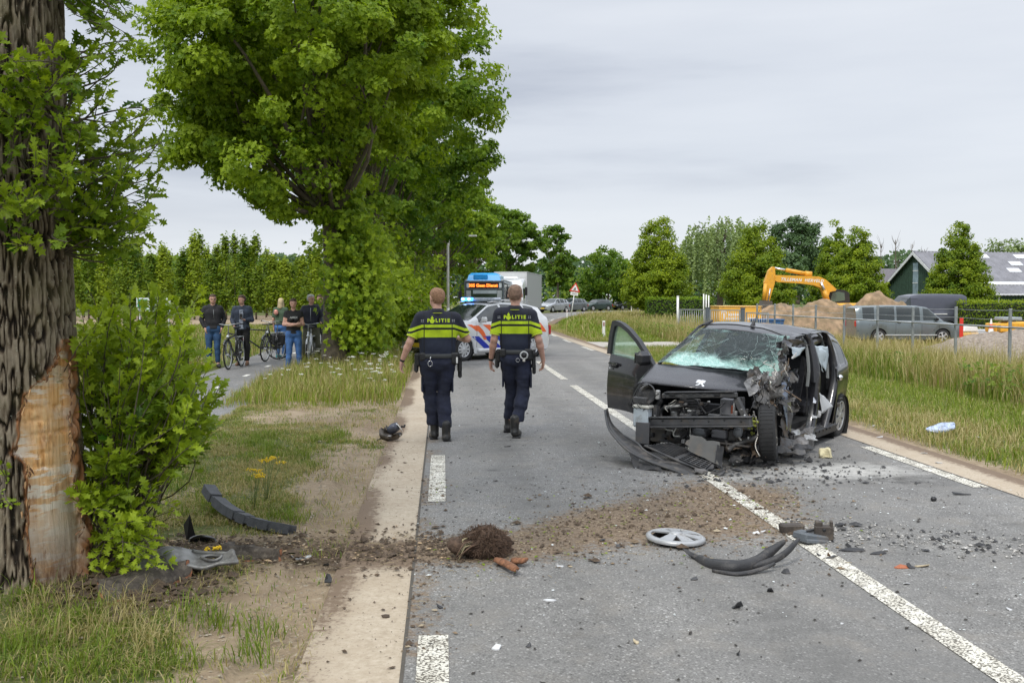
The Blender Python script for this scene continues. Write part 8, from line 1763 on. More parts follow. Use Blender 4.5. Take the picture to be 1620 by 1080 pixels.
p7,_,HP7=bystander('grey-haired man in dark jacket and olive trousers astride a silver bicycle',493,577,R(-4),dict(fat=1.12,elL=(-.30,.02,1.22),wrL=(-.27,.27,1.08),elR=(.30,.02,1.22),wrR=(.27,.27,1.08),handdirL=(0,1,-.1),handdirR=(0,1,-.1),kneeL=(-.17,.08,.52),ankL=(-.20,.0,.09),toeL=(-.22,.17,.035),kneeR=(.17,.08,.52),ankR=(.20,0,.09),toeR=(.22,.17,.035),lookd=(-.9,.7,0)),dict(top=M('jacket_navy',(.018,.020,.034),.75,var=.3),trousers=olive,shoes=brownshoe,hair=hgr,hem=.95,glasses=1,hairline=.06),1.80)
mb=MB();mb.tube([(0,.185,1.48),(0,.19,1.15)],.006,4);obj('zip',mb,galv,p7)
p8,_,_=bystander('person in black standing just behind the grey-haired man',507,566,R(-8),dict(),dict(top=navyj,trousers=blkt,shoes=trainer,hair=hbr),1.80)
p9,_,_=bystander('person in black jacket mostly hidden behind the oak leaves',531,556,R(20),dict(lookd=(-.5,1,0)),dict(top=navyj,trousers=blkt,shoes=trainer,hair=hbr),1.78)
p10,_,_=bystander('police officer in dark uniform standing in the flowers left of the police car',612,563,R(165),dict(),dict(top=POL,topname='uniform_shirt',sleeve='short',trousers=navy,shoes=leather,boots=1,hair=hbr,hem=1.0,trhem=.2),1.82)
p10['category']='person'
p11,_,_=bystander('blond woman with ponytail behind the left officer\'s shoulder',650,558,R(150),dict(lookd=(.3,1,0)),dict(top=M('top_navy',(.02,.025,.05),.8),sleeve='short',trousers=navy,shoes=trainer,hair=hbl,bun=1,female=1,hairline=.03),1.74)
p12,_,_=bystander('reddish-haired person whose head shows just left of the left officer',667,556,R(-20),dict(lookd=(-.5,1,0)),dict(top=M('top_navy',(.02,.02,.05)),trousers=navy,shoes=trainer,hair=M('hair_red',(.30,.12,.05),.7),hairlen=.02),1.78)
# bikes
def bike_at(label,px,py,face,**kw):
    b=at(px,py);d=Vector((-b.x,-b.y));base=math.atan2(d.y,d.x)-pi/2;return bicycle(label,(b.x,b.y,.005),base+face,**kw)
bike_at('black bicycle held by the man in the blue jacket',372,582,R(-16),col=bfk,lean=.04)
bike_at('black bicycle standing side-on with a pannier between the two men and the woman',409,569,R(-82),col=bfk,lean=-.03,bags=True)
bike_at('bicycle seen nearly head-on with a dark basket, left of the crossed-arms woman',432,570,R(-22),col=bfk,step=True,lean=-.05)
bike_at('silver bicycle under the grey-haired man, front wheel towards us',491,580,R(-6),col=bsilv,step=True)
bike_at('dark bicycle behind the leaves beside the hidden person',521,556,R(-50),col=bfk)
# ================================================================ wreckage and litter on the road and verge
def wreck(name,label,cat,px,py,rz=0.,group=None,z=0.):b=at(px,py,z);return thing(name,label,cat,(b.x,b.y,z),rz,group)
def strip3(name,pts,w,th_,mt,parent,side=(0,0,1),bow=.0,seed=0,sub=14,wend=(1,1)):
    """a curved strip of sheet: centre line pts, width w along 'side'"""
    C=_catmull([tuple(p) for p in pts],.02);n=len(C);s=Vector(side).normalized();mb=MB();nv=5
    for i in range(n):
        f=i/(n-1);ww=w*min(1,wend[0]+(1-wend[0])*f*6,wend[1]+(1-wend[1])*(1-f)*6);tt=Vector(C[min(i+1,n-1)]-C[max(i-1,0)]).normalized();nn=tt.cross(s).normalized()
        for j in range(nv+1):v=j/nv-.5;mb.v.append(tuple(Vector(C[i])+s*(ww*v)+nn*(bow*(1-4*v*v))+Vector((0,0,.3*th_*vn(C[i],20,seed)))))
    for i in range(n-1):
        for j in range(nv):a=i*(nv+1)+j;mb.f.append((a,a+1,a+nv+2,a+nv+1));mb.mi.append(0);mb.sm.append(True)
    o=shade(obj(name,mb,mt,parent),50);sd=o.modifiers.new('thick','SOLIDIFY');sd.thickness=th_;return o
# -- hubcap lying on the road
def lr(t,px,py,z=0.):return Vector(at(px,py,z))-t.location
t=wreck('hubcap','silver wheel cover lying on the asphalt left of the curved black plastic strip','hubcap',1069,858);t.location.z=.055;t.rotation_euler=(R(2),R(2),.3)
mb=MB();r0=.205;mb.lathe([(r0,-.028),(r0+.004,-.01),(r0-.012,.0),(r0-.03,.003),(r0-.032,-.006)],40);obj('outer_ring',mb,capm,t)
for k in range(7):
    a=2*pi*k/7+.2
    if k== 3:continue
    mb=MB();T=Matrix.Rotation(a,4,'Z');mb.add([(.02,-.022,.018),(.02,.022,.018),(r0-.02,.050,.001),(r0-.02,-.050,.001),(.02,-.022,.008),(.02,.022,.008),(r0-.02,.050,-.01),(r0-.02,-.050,-.01)],[(0,3,2,1),(4,5,6,7),(0,4,7,3),(1,2,6,5),(0,1,5,4),(3,7,6,2)],T=T);obj('spoke',mb,capm,t)
mb=MB();mb.lathe([(.05,.006),(.048,.02),(.02,.024),(.001,.024)],20);obj('centre_cap',mb,capm,t);mb=MB();mb.lathe([(r0-.045,-.012),(r0-.05,-.05),(r0-.06,-.05),(r0-.06,-.012)],32);obj('clip_ring',mb,plast,t)
for k in range(9):a=2*pi*k/9;mb=MB();mb.box(((r0-.05)*cos(a),(r0-.05)*sin(a),-.045),(.02,.02,.05));obj('clip',mb,plast,t)
# -- curved black bumper strip beside it
t=wreck('bumper_fragment','curved black plastic bumper strip with upturned forked end beside the hubcap','wreckage',1170,892)
def q_(px,py,z=0.):return lr(t,px,py,z)
strip3('curved_strip',[q_(1098,880,.01),q_(1125,893,.02),q_(1160,897,.03),q_(1192,890,.04),q_(1214,876,.08),q_(1240,857,.14)],.075,.006,plast,t,(.1,.5,.85),.02,1,wend=(.25,.35))
strip3('forked_end',[q_(1180,897,.02),q_(1212,890,.04),q_(1240,876,.09),q_(1263,853,.15)],.04,.006,plast,t,(.0,.4,.9),.01,2,wend=(.5,.3));strip3('lower_edge',[q_(1127,903,.01),q_(1165,908,.012),q_(1200,902,.02),q_(1226,892,.05)],.03,.006,plast,t,(0,.9,.3),.01,3,wend=(.2,.4))
strip3('bent_tab',[q_(1080,868,.05),q_(1092,876,.03),q_(1112,884,.02),q_(1135,889,.02)],.045,.006,plast,t,(.1,.8,.5),.0,5,wend=(.2,.6));strip3('flat_strip',[q_(1128,886,.05),q_(1150,888,.055),q_(1172,889,.05)],.03,.006,blackm,t,(0,.9,.3),.0,6)
# -- blocks by the centre line
dg=M('debris_grey',(.055,.056,.06),.55,var=.3,scale=12,dirt=.35)
t=wreck('plastic_block','brown-black plastic block on the end of the white centre line','wreckage',1252,843);mb=MB();mb.box((0,0,.035),(.16,.09,.07),bev=.012,taper=1.08);obj('block',mb,M('debris_brown',(.055,.045,.038),.7,var=.3,dirt=.4),t)
t=wreck('plastic_housing','blue-grey plastic housing lying across the centre line','wreckage',1281,858,.5);mb=MB();mb.box((0,0,.04),(.24,.13,.05),bev=.01,T=Matrix.Rotation(R(12),4,'Y'));mb.box((.02,-.03,.02),(.28,.10,.03),bev=.008,T=Matrix.Rotation(R(10),4,'Y'));mb.box((-.06,.03,.075),(.08,.05,.03),bev=.01);obj('housing',mb,M('debris_bluegrey',(.11,.125,.14),.45,var=.3,dirt=.3),t);mb=MB();mb.box((.05,.05,.07),(.10,.03,.012));obj('clip',mb,plast,t)
t=wreck('connector_block','upright dark connector block with notched top on the right of the line debris','wreckage',1303,855,-.3);mb=MB();mb.box((0,0,.06),(.13,.08,.10),bev=.008);mb.box((-.035,0,.12),(.05,.07,.04),bev=.006);mb.box((.05,.0,.12),(.02,.07,.05),bev=.004);obj('block',mb,M('debris_brown',(.05,.05,.05)),t);mb=MB();mb.ball((0,-.041,.085),(.012,.004,.012));obj('hole',mb,blackm,t)
def shard(name,label,px,py,wpx,hpx,lift,mt,seed,cat='wreckage',rz=None,group=None,amp=.3):
    t=wreck(name,label,cat,px,py,0,group);d=CAMH/(py-470)*FPX;s=d/FPX;w=wpx*s;h_=max(.03,hpx*s*1.6);mb=MB();n=rng.integers(5,8);a0=rng.uniform(0,6);r_=[rng.uniform(.6,1.1) for _ in range(n)]
    P0=[(w/2*r_[k]*cos(a0+2*pi*k/n),h_/2*r_[k]*sin(a0+2*pi*k/n),.004+lift*max(0,math.sin(a0*2+2*pi*k/n))*rng.uniform(.3,1)) for k in range(n)];P1=[(x,y,z+.006) for x,y,z in P0]
    c0=(0,0,.003+lift*.25);c1=(0,0,.010+lift*.3);vs=P0+P1+[c0,c1];fs=[]
    for k in range(n):j=(k+1) % n;fs+= [(n+k,n+j,2*n+1),(j,k,2*n),(k,j,n+j,n+k)]
    mb.add(vs,fs);obj('piece',mb,mt,t);return t
wm_=M('debris_white',(.62,.63,.64),.5,var=.15);tanm=M('debris_tan',(.50,.42,.28),.8,var=.2);orr=M('debris_orange',(.38,.12,.05),.6,var=.3);dst=M('debris_dusty',(.16,.15,.14),.7,var=.3)
LL=[('dark_shard','flat black strip with bent tabs right of the line debris',1352,872,52,10,.03,plast),('dark_shard','black ribbed fragment beside the bent strip',1390,877,30,8,.03,plast),('pale_shard','pale curved fragment behind the ribbed black one',1400,872,14,5,.03,wm_),('red_shard','orange-red lamp fragment right of the centre line',1427,899,30,6,.02,orr),('dark_shard','small black lump touching the orange-red fragment',1441,899,16,8,.04,plast),('tan_shard','long tan fragment at the right end of the line debris',1460,897,26,7,.02,tanm),
      ('dark_shard','dark curved sliver on the centre line below the housing',1313,884,18,8,.03,dg),('dark_shard','black crumb pair on the centre line',1295,880,10,6,.03,blackm),('wood_chip','small brown block standing on the centre line',1311,881,7,8,.04,M('chip_brown',(.16,.09,.05),.8)),
      ('dark_shard','flat black panel piece near the right edge line',1523,783,40,7,.03,plast),('dark_shard','black spiky piece in the lane below the bumper strip',1243,907,16,12,.05,plast),('dark_shard','angular black shard in the near lane, lower centre',1166,963,24,13,.05,dg),('dark_shard','small black square shard above the angular one',1219,937,12,8,.03,dg),('dark_shard','small dark chip left of the curved bumper strip end',1098,918,14,6,.02,dg),('tan_shard','crumpled cream lump with dry bits in the near lane',1006,1018,14,12,.03,tanm),('dark_shard','small black point in the bottom lane',1168,1037,6,9,.03,blackm),
      ('white_shard','white crumpled plastic clip in the near left lane',786,1028,16,9,.03,wm_),('dark_shard','tiny blue-black chip right of the white clip',836,1024,9,5,.02,dg),('white_shard','white sliver in the lane below the root clump',870,951,20,5,.01,wm_),('white_shard','white paper-like flake right of the bark pieces',886,897,16,6,.01,wm_),('dark_shard','black curled chip above the nearest edge dash',695,962,14,9,.03,blackm),('dark_shard','black fragment left of the hubcap',952,856,14,7,.03,blackm),('dark_shard','dark flat chip just left of the hubcap',978,866,12,5,.02,dg),
      ('white_shard','white curved flake right of the hubcap',1196,845,15,6,.02,wm_),('white_shard','second white flake beside the curved one',1207,842,12,4,.01,wm_),('white_shard','pair of tiny white chips in the lane below the strip',1332,988,6,5,.01,wm_),('white_shard','bluish white chip near the right of the centre line',1434,925,14,6,.02,wm_),('white_shard','white chip far right in the near lane',1596,966,13,6,.02,wm_),('dark_shard','black box-like crumb on the concrete strip',519,921,14,12,.05,blackm),('dark_shard','black crumb left of the box-like one',515,897,14,9,.04,blackm),('brown_clod','dark clod on the near concrete strip',610,977,15,7,.02,M('clod',(.07,.05,.035),.95)),
      ('dark_shard','flat dark chip behind the right officer\'s boots',803,707,14,3,.01,blackm),('dark_shard','flat black chip beside the rear wheel of the wreck',1288,743,13,4,.02,dg),('dark_shard','broken black trim under the smashed doors',1262,724,34,8,.04,plast),('dark_shard','crumpled black liner under the wrecked car\'s corner',1232,728,30,8,.05,plast),('silver_shard','torn silver piece among the soil at the concrete strip',482,884,26,9,.04,M('foil',(.6,.62,.64),.35,.5)),('silver_shard','crumpled silver foil beside the torn silver piece',466,886,16,9,.04,M('foil',(.6,.6,.6)))]
for k,(nm,lab,px,py,w_,h_,lf,mt_) in enumerate(LL):shard(nm,lab,px,py,w_,h_,lf,mt_,k)
t=wreck('rubber_ball','small round black cap lying near the right edge line','cap',1477,793);mb=MB();mb.ball((0,0,.022),(.026,.022,.022));obj('cap',mb,blackm,t)
# foam block
t=wreck('foam_block','yellowish foam block on the road by the rear wheel of the wreck','foam block',1307,724,.4);o=crump('unused',[(0,0,0)]*4,1,1,0,plast) if False else None
mb=MB();mb.grid(lambda u,v:(.07*cos(u*2*pi)*abs(math.sin(v*pi))**.4*(1.2-.3*(u>.5)),.06*math.sin(u*2*pi)*abs(math.sin(v*pi))**.4,.055+.055*cos(v*pi)),18,9,smooth=False);bm_=obj('foam',mb,M('foam_yellow',(.62,.56,.36),.9,var=.15,scale=20,bump=.6,bscale=50),t)
for v in bm_.data.vertices:c=v.co;v.co=c+Vector((vn(c*1,22,1),vn(c,22,2),vn(c,22,3)))*.045
# bottle-like plastic bag on the right verge
t=wreck('plastic_bag','crumpled clear and blue plastic bag in the right verge grass','bag',1490,690);t.location.z=.06;mb=MB()
mb.grid(lambda u,v:(.16*math.sin(v*pi)*cos(u*2*pi)*(1+.3*math.sin(u*17)),.09*math.sin(v*pi)*math.sin(u*2*pi),.05+.045*cos(v*pi)*0+.045*math.sin(u*2*pi+1)*math.sin(v*pi)+.02*math.sin(v*21+u*9)),24,14);obj('bag',mb,M('bag_blue',(.42,.50,.68),.3,var=.4,scale=24),t)
for k,(px,py,lab) in enumerate(((1392,692,'white paper scrap at the edge of the right verge'),(1462,718,'torn paper strip on the right concrete edge'),(1485,733,'grey paper strip with a white ball on the right concrete edge'),(1470,739,'white flat scrap on the right edge of the asphalt'),(1382,674,'small white ball in the right verge grass'),(1547,692,'pale scrap deep in the right verge grass'))):shard('paper_scrap',lab,px,py,14 if k!=4 else 6,4,.015,wm_,80+k,'litter')
# -- the knocked-off lamp by the left officer
t=wreck('broken_fog_lamp','broken black fog lamp housing on the sandy strip left of the officers','wreckage',621,697,.0)
S_=700-470;sc_=CAMH/S_; 
def fl(a,b_,y=0.):return (a/21.6*sc_-.24,y,(940-b_)/21.6*sc_*1.0)
mb=MB();mb.loft([[fl(300,500,-.02),fl(230,560,.0),fl(230,700,.02),fl(330,780,.0)],[fl(400,620,-.06),fl(250,740,-.06),fl(330,880,-.04),fl(520,800,-.07)],[fl(700,700,-.08),fl(520,860,-.08),fl(560,935,-.05),fl(760,820,-.08)],[fl(980,660,-.06),fl(900,830,-.06),fl(880,880,.0),fl(1040,720,-.0)]],smooth=True);mb.loft([[fl(300,500,.06),fl(230,560,.05),fl(230,700,.05),fl(330,780,.06)],[fl(700,700,.10),fl(520,860,.1),fl(560,930,.1),fl(760,820,.1)],[fl(980,660,.06),fl(900,830,.06),fl(880,880,.05),fl(1040,720,.05)]]);obj('shell',mb,M('lamp_shell',(.055,.045,.035),.35,var=.4,scale=14,dirt=.4),t)
mb=MB();mb.tube([fl(560,620,0),fl(760,480,0),fl(900,420,0)],[.055,.06,.05],14);obj('lamp_barrel',mb,M('lamp_barrel',(.07,.075,.10),.25,.3),t);mb=MB();mb.tube([fl(820,330,-.03),fl(900,380,-.055),fl(1000,500,-.06),fl(1040,600,-.04)],.005,6);obj('white_ring',mb,white_p,t)
mb=MB();mb.tube([fl(450,600,0),fl(430,460,0)],.010,6);mb.tube([fl(510,570,0),fl(490,400,0)],.008,6);mb.tube([fl(980,440,0),fl(1100,460,0),fl(1120,380,0)],.014,6);mb.tube([fl(150,915,-.03),fl(300,840,-.03)],.010,6);obj('bracket',mb,plast,t);mb=MB();mb.ball(fl(960,715,-.07),.007);mb.ball(fl(600,735,-.09),(.02,.005,.006));obj('bulb_glint',mb,chrome,t)
# -- bumper foam on the verge
t=wreck('bumper_foam','long curved grey bumper foam with notches lying on the grass verge','wreckage',395,835);fm=M('foam_grey',(.085,.088,.095),.85,var=.25,scale=20,bump=.6,bscale=120)
fp_=[(330,772,.20),(341,788,.15),(360,805,.10),(388,820,.075),(415,829,.06),(440,834,.055),(462,838,.05)]
C=_catmull([tuple(lr(t,a,b_,z_)) for a,b_,z_ in fp_],.02); 
def seg(i0,i1,w,hh,nm,up_=0.):
    n=len(C);a,b_=int(i0*(n-1)),int(i1*(n-1));mb=MB();rings=[]
    for i in range(a,b_+1):
        p=Vector(C[i]);tt=Vector(C[min(i+1,n-1)]-C[max(i-1,0)]).normalized();sd=tt.cross(Vector((0,.35,1))).normalized();up2=sd.cross(tt)
        rings.append([p-sd*w+up2*(-hh),p+sd*w+up2*(-hh),p+sd*w*.9+up2*hh,p-sd*w*.9+up2*hh])
    mb.loft(rings,smooth=False);obj(nm,mb,fm,t)
seg(0,1,.045,.022,'foam_core'); 
for i0,i1 in ((0,.17),(.22,.52),(.56,.66),(.69,.84),(.86,1)):seg(i0,i1,.052,.034,'foam_step')
# -- black mirror-like shell and dark triangle by the bush
t=wreck('mirror_shell','glossy black curved mirror shell lying against the bush','wreckage',322,862);mb=MB();mb.grid(lambda u,v:(-.10+.20*u,-.02+.10*(v-.5)*math.sin(pi*u)**.5,.03+.06*(1-(2*u-1)**2)**.5*(1-.6*v)-.04*(v>.98)),16,8);sd=obj('shell',mb,M('gloss_black',(.015,.015,.017),.12,coat=1.),t);sd.modifiers.new('thick','SOLIDIFY').thickness=.02;mb=MB();mb.add([(-.12,.02,.02),(-.09,.0,.22),(-.05,.02,.02),(-.15,.06,.13),(-.09,.05,.0)],[(0,2,1),(0,1,3),(1,2,4),(0,4,2),(0,3,4),(1,4,3)]);obj('mirror_foot',mb,blackm,t)
# -- grey inner liner / fender on the verge
t=wreck('wheel_liner','grey torn wheel liner with an oval hole lying on the bark slab','wreckage',320,905);lm=M('liner_grey',(.24,.24,.235),.45,.4,var=.3,scale=10,dirt=.4,dcol=(.05,.045,.04))
def lq(px,py,z_):return lr(t,px,py,z_)
def lin(u,v):
    a=lq(205,915,.04).lerp(lq(378,905,.05),u);b_=lq(262,880,.10).lerp(lq(362,889,.09),u);p=a.lerp(b_,v);return p+Vector((0,0,.05+.035*math.sin(u*7)*math.sin(v*pi)+.03*vn((u*3,v*3,0),2,5)+.03*math.sin(pi*v)))
mb=MB();mb.grid(lin,34,14,drop=lambda u,v:((u-.74)/.12)**2+((v-.55)/.18)**2<1 or (u<.25 and v>.55+u) or vn((u*9,v*9,2),1,2)*1.0+.5>1.05);o=obj('liner',mb,lm,t);o.modifiers.new('thick','SOLIDIFY').thickness=.008
mb=MB();mb.tube([lin(.74+.12*cos(a),.55+.19*math.sin(a))+Vector((0,0,.008)) for a in np.linspace(0,2*pi,19)],.010,6,caps=False);mb.tube([lin(u,.04) for u in np.linspace(.35,1,14)],.014,6);mb.tube([lin(u,.92) for u in np.linspace(.45,1,12)],.012,6);obj('pressed_rim',mb,lm,t)
crump_=lambda nm,q,mt_,t,s:crump(nm,q,8,5,.03,mt_,s,9,.006,.4,parent=t)
crump_('torn_flap',[lq(258,905,.05),lq(300,898,.05),lq(282,868,.12),(lq(262,885,.08))],lm,t,3);crump_('black_flap',[lq(235,890,.06),lq(262,895,.06),lq(285,883,.1),lq(250,880,.1)],plast,t,5);crump_('black_flap',[lq(168,880,.06),lq(205,885,.08),lq(205,868,.12),lq(172,866,.1)],blackm,t,8)
# -- bark slabs
barks=M('slab_bark',(.075,.062,.05),.95,var=.45,scale=16,bump=1.,bscale=50,dirt=.3,dcol=(.2,.17,.13),dscale=30);inner=M('slab_inner',(.30,.13,.065),.9,var=.4,scale=20,bump=.6)
def slab(label,quad,thick,seed,nu=40,nv=14,arch=.03):
    c=at(*quad[0]);t=thing('bark_slab',label,'bark',(c.x,c.y,0));q=[Vector(at(px,py,z_))-t.location for px,py,z_ in [(a,b_,zz_) for a,b_,zz_ in quad]]
    def top(u,v,o=0.):
        p=q[0].lerp(q[1],u).lerp(q[3].lerp(q[2],u),v)+Vector((0,0,.03));e_=.04*vn((u*8,v*2,seed),1,1)*(v<.01 or v>.99)+.05*vn((v*5,seed,0),1,3)*(u<.01 or u>.99)
        rg=abs(vn((u*3,v*16,seed),1,7))*.035;return p+Vector((e_,e_,arch*math.sin(pi*v)-rg*(o== 0)+.006+o+.02*vn((u*4,v*2,1),1,4)))
    mb=MB();mb.grid(lambda u,v:top(u,v),nu,nv);obj('bark',mb,barks,t);mb=MB();mb.grid(lambda u,v:top(u,v,-thick),16,8)
    E_=[(u/30,0.) for u in range(31)]+[(1.,v/10) for v in range(1,11)]+[(1-u/30,1.) for u in range(1,31)]+[(0.,1-v/10) for v in range(1,11)]
    mb.add([top(u,v) for u,v in E_]+[top(u,v,-thick)+Vector((.015*vn((u*9,v*9,0),1,1),-.012,0)) for u,v in E_],[(i,i+1,i+len(E_)+1,i+len(E_)) for i in range(len(E_)-1)]);obj('inner_wood',mb,inner,t);return t
slab('long dark slab of torn bark below the grey liner, orange on its edge',[(165,968,.02),(300,918,.03),(292,893,.10),(150,925,.10)],.03,2,60,26);slab('bark piece running right from the grey liner to the silver foil',[(350,893,.0),(447,893,.0),(440,878,.05),(355,862,.08)],.04,5,40,14)
rbk=M('red_bark',(.20,.09,.045),.9,var=.5,scale=40,bump=.8)
for lab,pts,w in (('reddish bark strip pointing down-right by the root clump',[(785,892),(800,900),(818,912)],.05),('short reddish bark strip right of the pointing one',[(812,893),(824,896),(834,897)],.05)):
    c=at(*pts[0]);t=thing('bark_strip',lab,'bark',(c.x,c.y,0));strip3('bark',[Vector(at(*p))-t.location+Vector((0,0,.02+.008*k)) for k,p in enumerate(pts)],w,.018,rbk,t,(.5,.8,.2),.01,4,wend=(.4,.3))
# -- the torn out root clump
t=wreck('root_clump','clump of dark roots and soil lying upside down on the road','root clump',765,880);t.scale=(.92,.9,.8);t.rotation_euler=(.1,.12,.3);soilm=M('root_soil',(.085,.055,.038),1.,var=.5,scale=30,bump=1.,bscale=60)
n=70;mb=MB();mb.grid(lambda u,v:(lambda a,b_:(.17*cos(a)*math.sin(b_)*(1+.7*vn((cos(a)*2,math.sin(a)*2,v*3),1,3)+.8*vn((cos(a)*9,math.sin(a)*9,v*12),1,4)),.12*math.sin(a)*math.sin(b_)*(1+.4*vn((cos(a)*7,math.sin(a)*7,v*9),1,6)),.10+.13*cos(b_)*(1+.8*vn((cos(a)*5,math.sin(a)*5,v*5),1,5))))(u*2*pi,v*pi),70,40);obj('soil_ball',mb,soilm,t)
mb=MB()
for k in range(1800):
    a=rng.uniform(0,2*pi);e_=rng.uniform(-.3,1.4);d=Vector((cos(a)*cos(e_),math.sin(a)*cos(e_),math.sin(e_)));p=Vector((d.x*.16,d.y*.12,.10+d.z*.12));L=rng.uniform(.02,.07);p2=p+(d+Vector(rng.normal(size=3))*.8).normalized()*L;p2.z=max(.003,p2.z);mb.tube([p,(p+p2)/2+Vector(rng.normal(size=3))*.006,p2],.0016,3,caps=False)
o=obj('rootlets',mb,M('rootlet',(.12,.075,.05),.9,var=.5,scale=60),t);o['kind']='stuff'
for k in range(6):mb=MB();p=Vector((-.19+.03*rng.normal(),-.06+.03*rng.normal(),.10+.03*rng.normal()));mb.tube([p+Vector((.05,0,.02)),p,p+Vector((-.03+.03*rng.normal(),-.03,-.09+.02*rng.normal()))],[.006,.008,.003],6);obj('root',mb,M('root_pale',(.34,.29,.17),.8,var=.4) if k % 2 else M('rootlet',(.1,.1,.1)),t)
mb=MB();mb.grid(lambda u,v:(-.20+.08*cos(u*2*pi)*math.sin(v*pi),.02+.08*math.sin(u*2*pi)*math.sin(v*pi),.08+.07*cos(v*pi)+.02*vn((u*9,v*9,0),1,5)),24,14);obj('root_collar',mb,soilm,t)
# -- loose clods, chips, glass and twigs: uncountable
def bits(name,label,P,size,mt,seed,flat=.5):
    n=len(P);V=[];F_=[];base=np.array([(1,0,0),(0,1,0),(-1,0,0),(0,-1,0),(0,0,1),(0,0,-.4)],float);f=[(0,1,4),(1,2,4),(2,3,4),(3,0,4),(1,0,5),(2,1,5),(3,2,5),(0,3,5)]
    s=size*rng.lognormal(0,.5,n)[:,None,None];a=rng.uniform(0,6.28,n);ca,sa=np.cos(a),np.sin(a);B=base[None]*(1+.35*rng.normal(size=(n,6,3)))*np.array([1.2,.8,flat]);X_=B[...,0]*ca[:,None]-B[...,1]*sa[:,None];Y_=B[...,0]*sa[:,None]+B[...,1]*ca[:,None]
    V=np.stack([X_,Y_,B[...,2]],-1)*s+np.asarray(P)[:,None,:]+np.array([0,0,1])*s*.3;F_=(np.array(f)[None]+(np.arange(n)*6)[:,None,None]).reshape(-1,3)
    return tag(npmesh(name,V.reshape(-1,3),F_,mt),label,kind='stuff')
def soilpts(n,x0,x1,y0,y1,f,z=.006):
    x=rng.uniform(x0,x1,n);y=rng.uniform(y0,y1,n);k=rng.uniform(0,1,n)<f(x,y);return np.stack([x[k],y[k],np.full(k.sum(),z)],1)
sf=lambda x,y:np.clip(road_attrs(x,y)['soil'],0,1)
P=soilpts(38000,-.2,4.2,4.8,10.5,lambda x,y:.6*sf(x,y)**1.3);h_=len(P)
cl=[M('crumb_dark',(.085,.06,.04),1.,var=.4,scale=50),M('crumb_mid',(.19,.14,.09),1.,var=.4,scale=50),M('crumb_pale',(.36,.30,.21),1.,var=.3,scale=50)]
bits('soil_crumbs','dark crumbs of soil strewn across the lane',P[:h_//2],.0065,cl[0],1);bits('soil_crumbs','brown crumbs of soil strewn across the lane',P[h_//2:h_*4//5],.006,cl[1],2);bits('soil_crumbs','pale grit in the spilled soil',P[h_*4//5:],.005,cl[2],3)
P=soilpts(240,-.2,3.6,5.4,8.8,lambda x,y:.8*sf(x,y));bits('soil_clods','larger clods in the spilled soil',P,.014,cl[0],4)
sl2=lambda x,y:np.exp(-((y-(6.75+.06*(x+2)))/.38)**2)
P=soilpts(9000,-2.3,.2,5.4,8,sl2,.012);P[:,2]=np.maximum(hz(P[:,0],P[:,1]),.004*(P[:,0]>-.7))+.004;bits('soil_crumbs','torn up soil crumbs crossing the verge and concrete strip',P,.009,cl[0],5);P2=P[::5]+[0,.02,0];bits('wood_chips','pale splinters in the torn up soil',P2,.008,M('chip_pale',(.42,.30,.18),.9,var=.3),6,.25)
P=soilpts(2500,-2.6,-1.2,5.1,6.8,lambda x,y:np.exp(-(np.hypot(x+1.8,y-5.95)/.42)**2),0);P[:,2]=hz(P[:,0],P[:,1])+.005;bits('soil_clods','dark clods round the foot of the struck oak',P,.016,cl[0],7,.7)
P=soilpts(5200,-.2,5.1,2.5,20,lambda x,y:.25+.75*np.exp(-(np.hypot(x-2.2,y-8.5)/2.6)**2));bits('road_grit','dark specks scattered over the asphalt',P,.006,M('grit_dark',(.04,.035,.03),.9),8,.4)
P=soilpts(2600,-.2,5.1,2.5,16,lambda x,y:.15+.85*np.exp(-(np.hypot(x-3.3,y-8.2)/2.2)**2));bits('glass_crumbs','tiny bright glass crumbs over the lane',P,.0045,M('glass_crumb',(.68,.72,.72),.25,var=.2),9,.5)
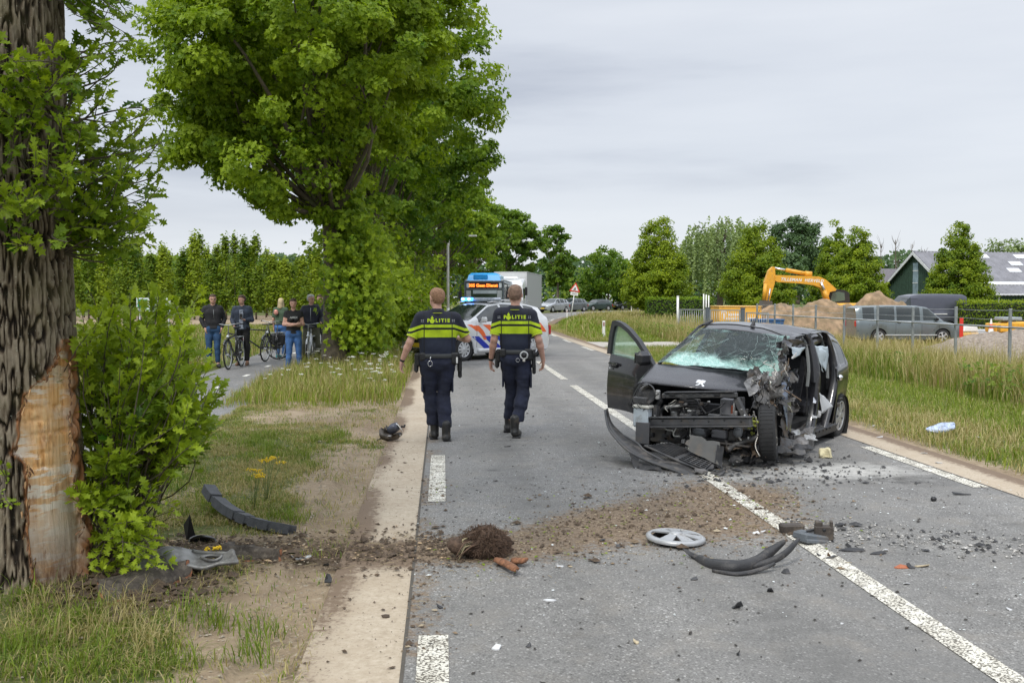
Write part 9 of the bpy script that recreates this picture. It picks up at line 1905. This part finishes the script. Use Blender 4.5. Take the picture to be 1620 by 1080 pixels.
P=soilpts(3200,2.6,4.4,5.6,7.6,lambda x,y:np.exp(-((y-(7.35-.55*(x-2.6)))/.35)**2));bits('glass_crumbs','grey and pale crumbs in the debris by the centre line',P,.007,M('mixed_crumb',(.30,.29,.27),.5,var=.9,scale=40),10,.6);P3=P[::6]+[.02,.01,0];bits('dark_crumbs','black plastic crumbs by the centre line',P3,.014,plast,11,.5)
P=soilpts(1300,2.0,4.6,8.9,11.2,lambda x,y:.8*np.exp(-(np.hypot((x-3.1)/1.2,(y-9.8)/.8))**2));bits('dark_crumbs','shattered bits under the wrecked car',P,.012,plast,12,.6)
P=soilpts(700,-.65,-.2,2.5,12,lambda x,y:.4+0*x);bits('road_grit','crumbs on the concrete strip',P,.006,cl[0],13,.5)
P=soilpts(5000,-2.2,-.65,3.2,13,lambda x,y:np.clip(dirtmask(x,y),0,1),0);P[:,2]=hz(P[:,0],P[:,1])+.002;bits('verge_grit','small stones and crumbs on the bare verge',P,.006,M('verge_stone',(.30,.26,.20),.9,var=.5,scale=30),14,.5)
def twigs(name,label,P,L,mt,r=.0016):
    mb=MB()
    for p in P:a=rng.uniform(0,6.28);l_=L*rng.uniform(.4,1.5);d=Vector((cos(a)*l_/2,math.sin(a)*l_/2,0));p=Vector(p)+Vector((0,0,.004));mb.tube([p-d,p+Vector((rng.normal()*.004,rng.normal()*.004,.004)),p+d],r,3,caps=False)
    return tag(obj(name,mb,mt),label,kind='stuff')
P=soilpts(2600,-.2,4.2,5.2,10,lambda x,y:.6*sf(x,y));twigs('twigs','dry stalks and rootlets in the spilled soil',P,.05,M('twig_straw',(.30,.24,.14),.9,var=.4))
P=soilpts(1500,-2.6,-.2,5.0,8,sl2,.02);P[:,2]=np.maximum(hz(P[:,0],P[:,1]),.004)+.006;twigs('twigs','dry stalks and rootlets along the torn verge',P,.07,M('twig_straw',(.3,.24,.14)))
P=soilpts(1300,-.1,3.5,6.0,9.5,lambda x,y:.5*sf(x,y));V,F_,T_=leaves(P+[0,0,.006],.03,np.tile([0,0,3.],(len(P),1)),rng.uniform(.3,1,len(P)));tag(npmesh('torn_leaves',V,F_,oak_leaf,{'tint':T_}),label='bits of torn green leaves in the soil',kind='stuff')
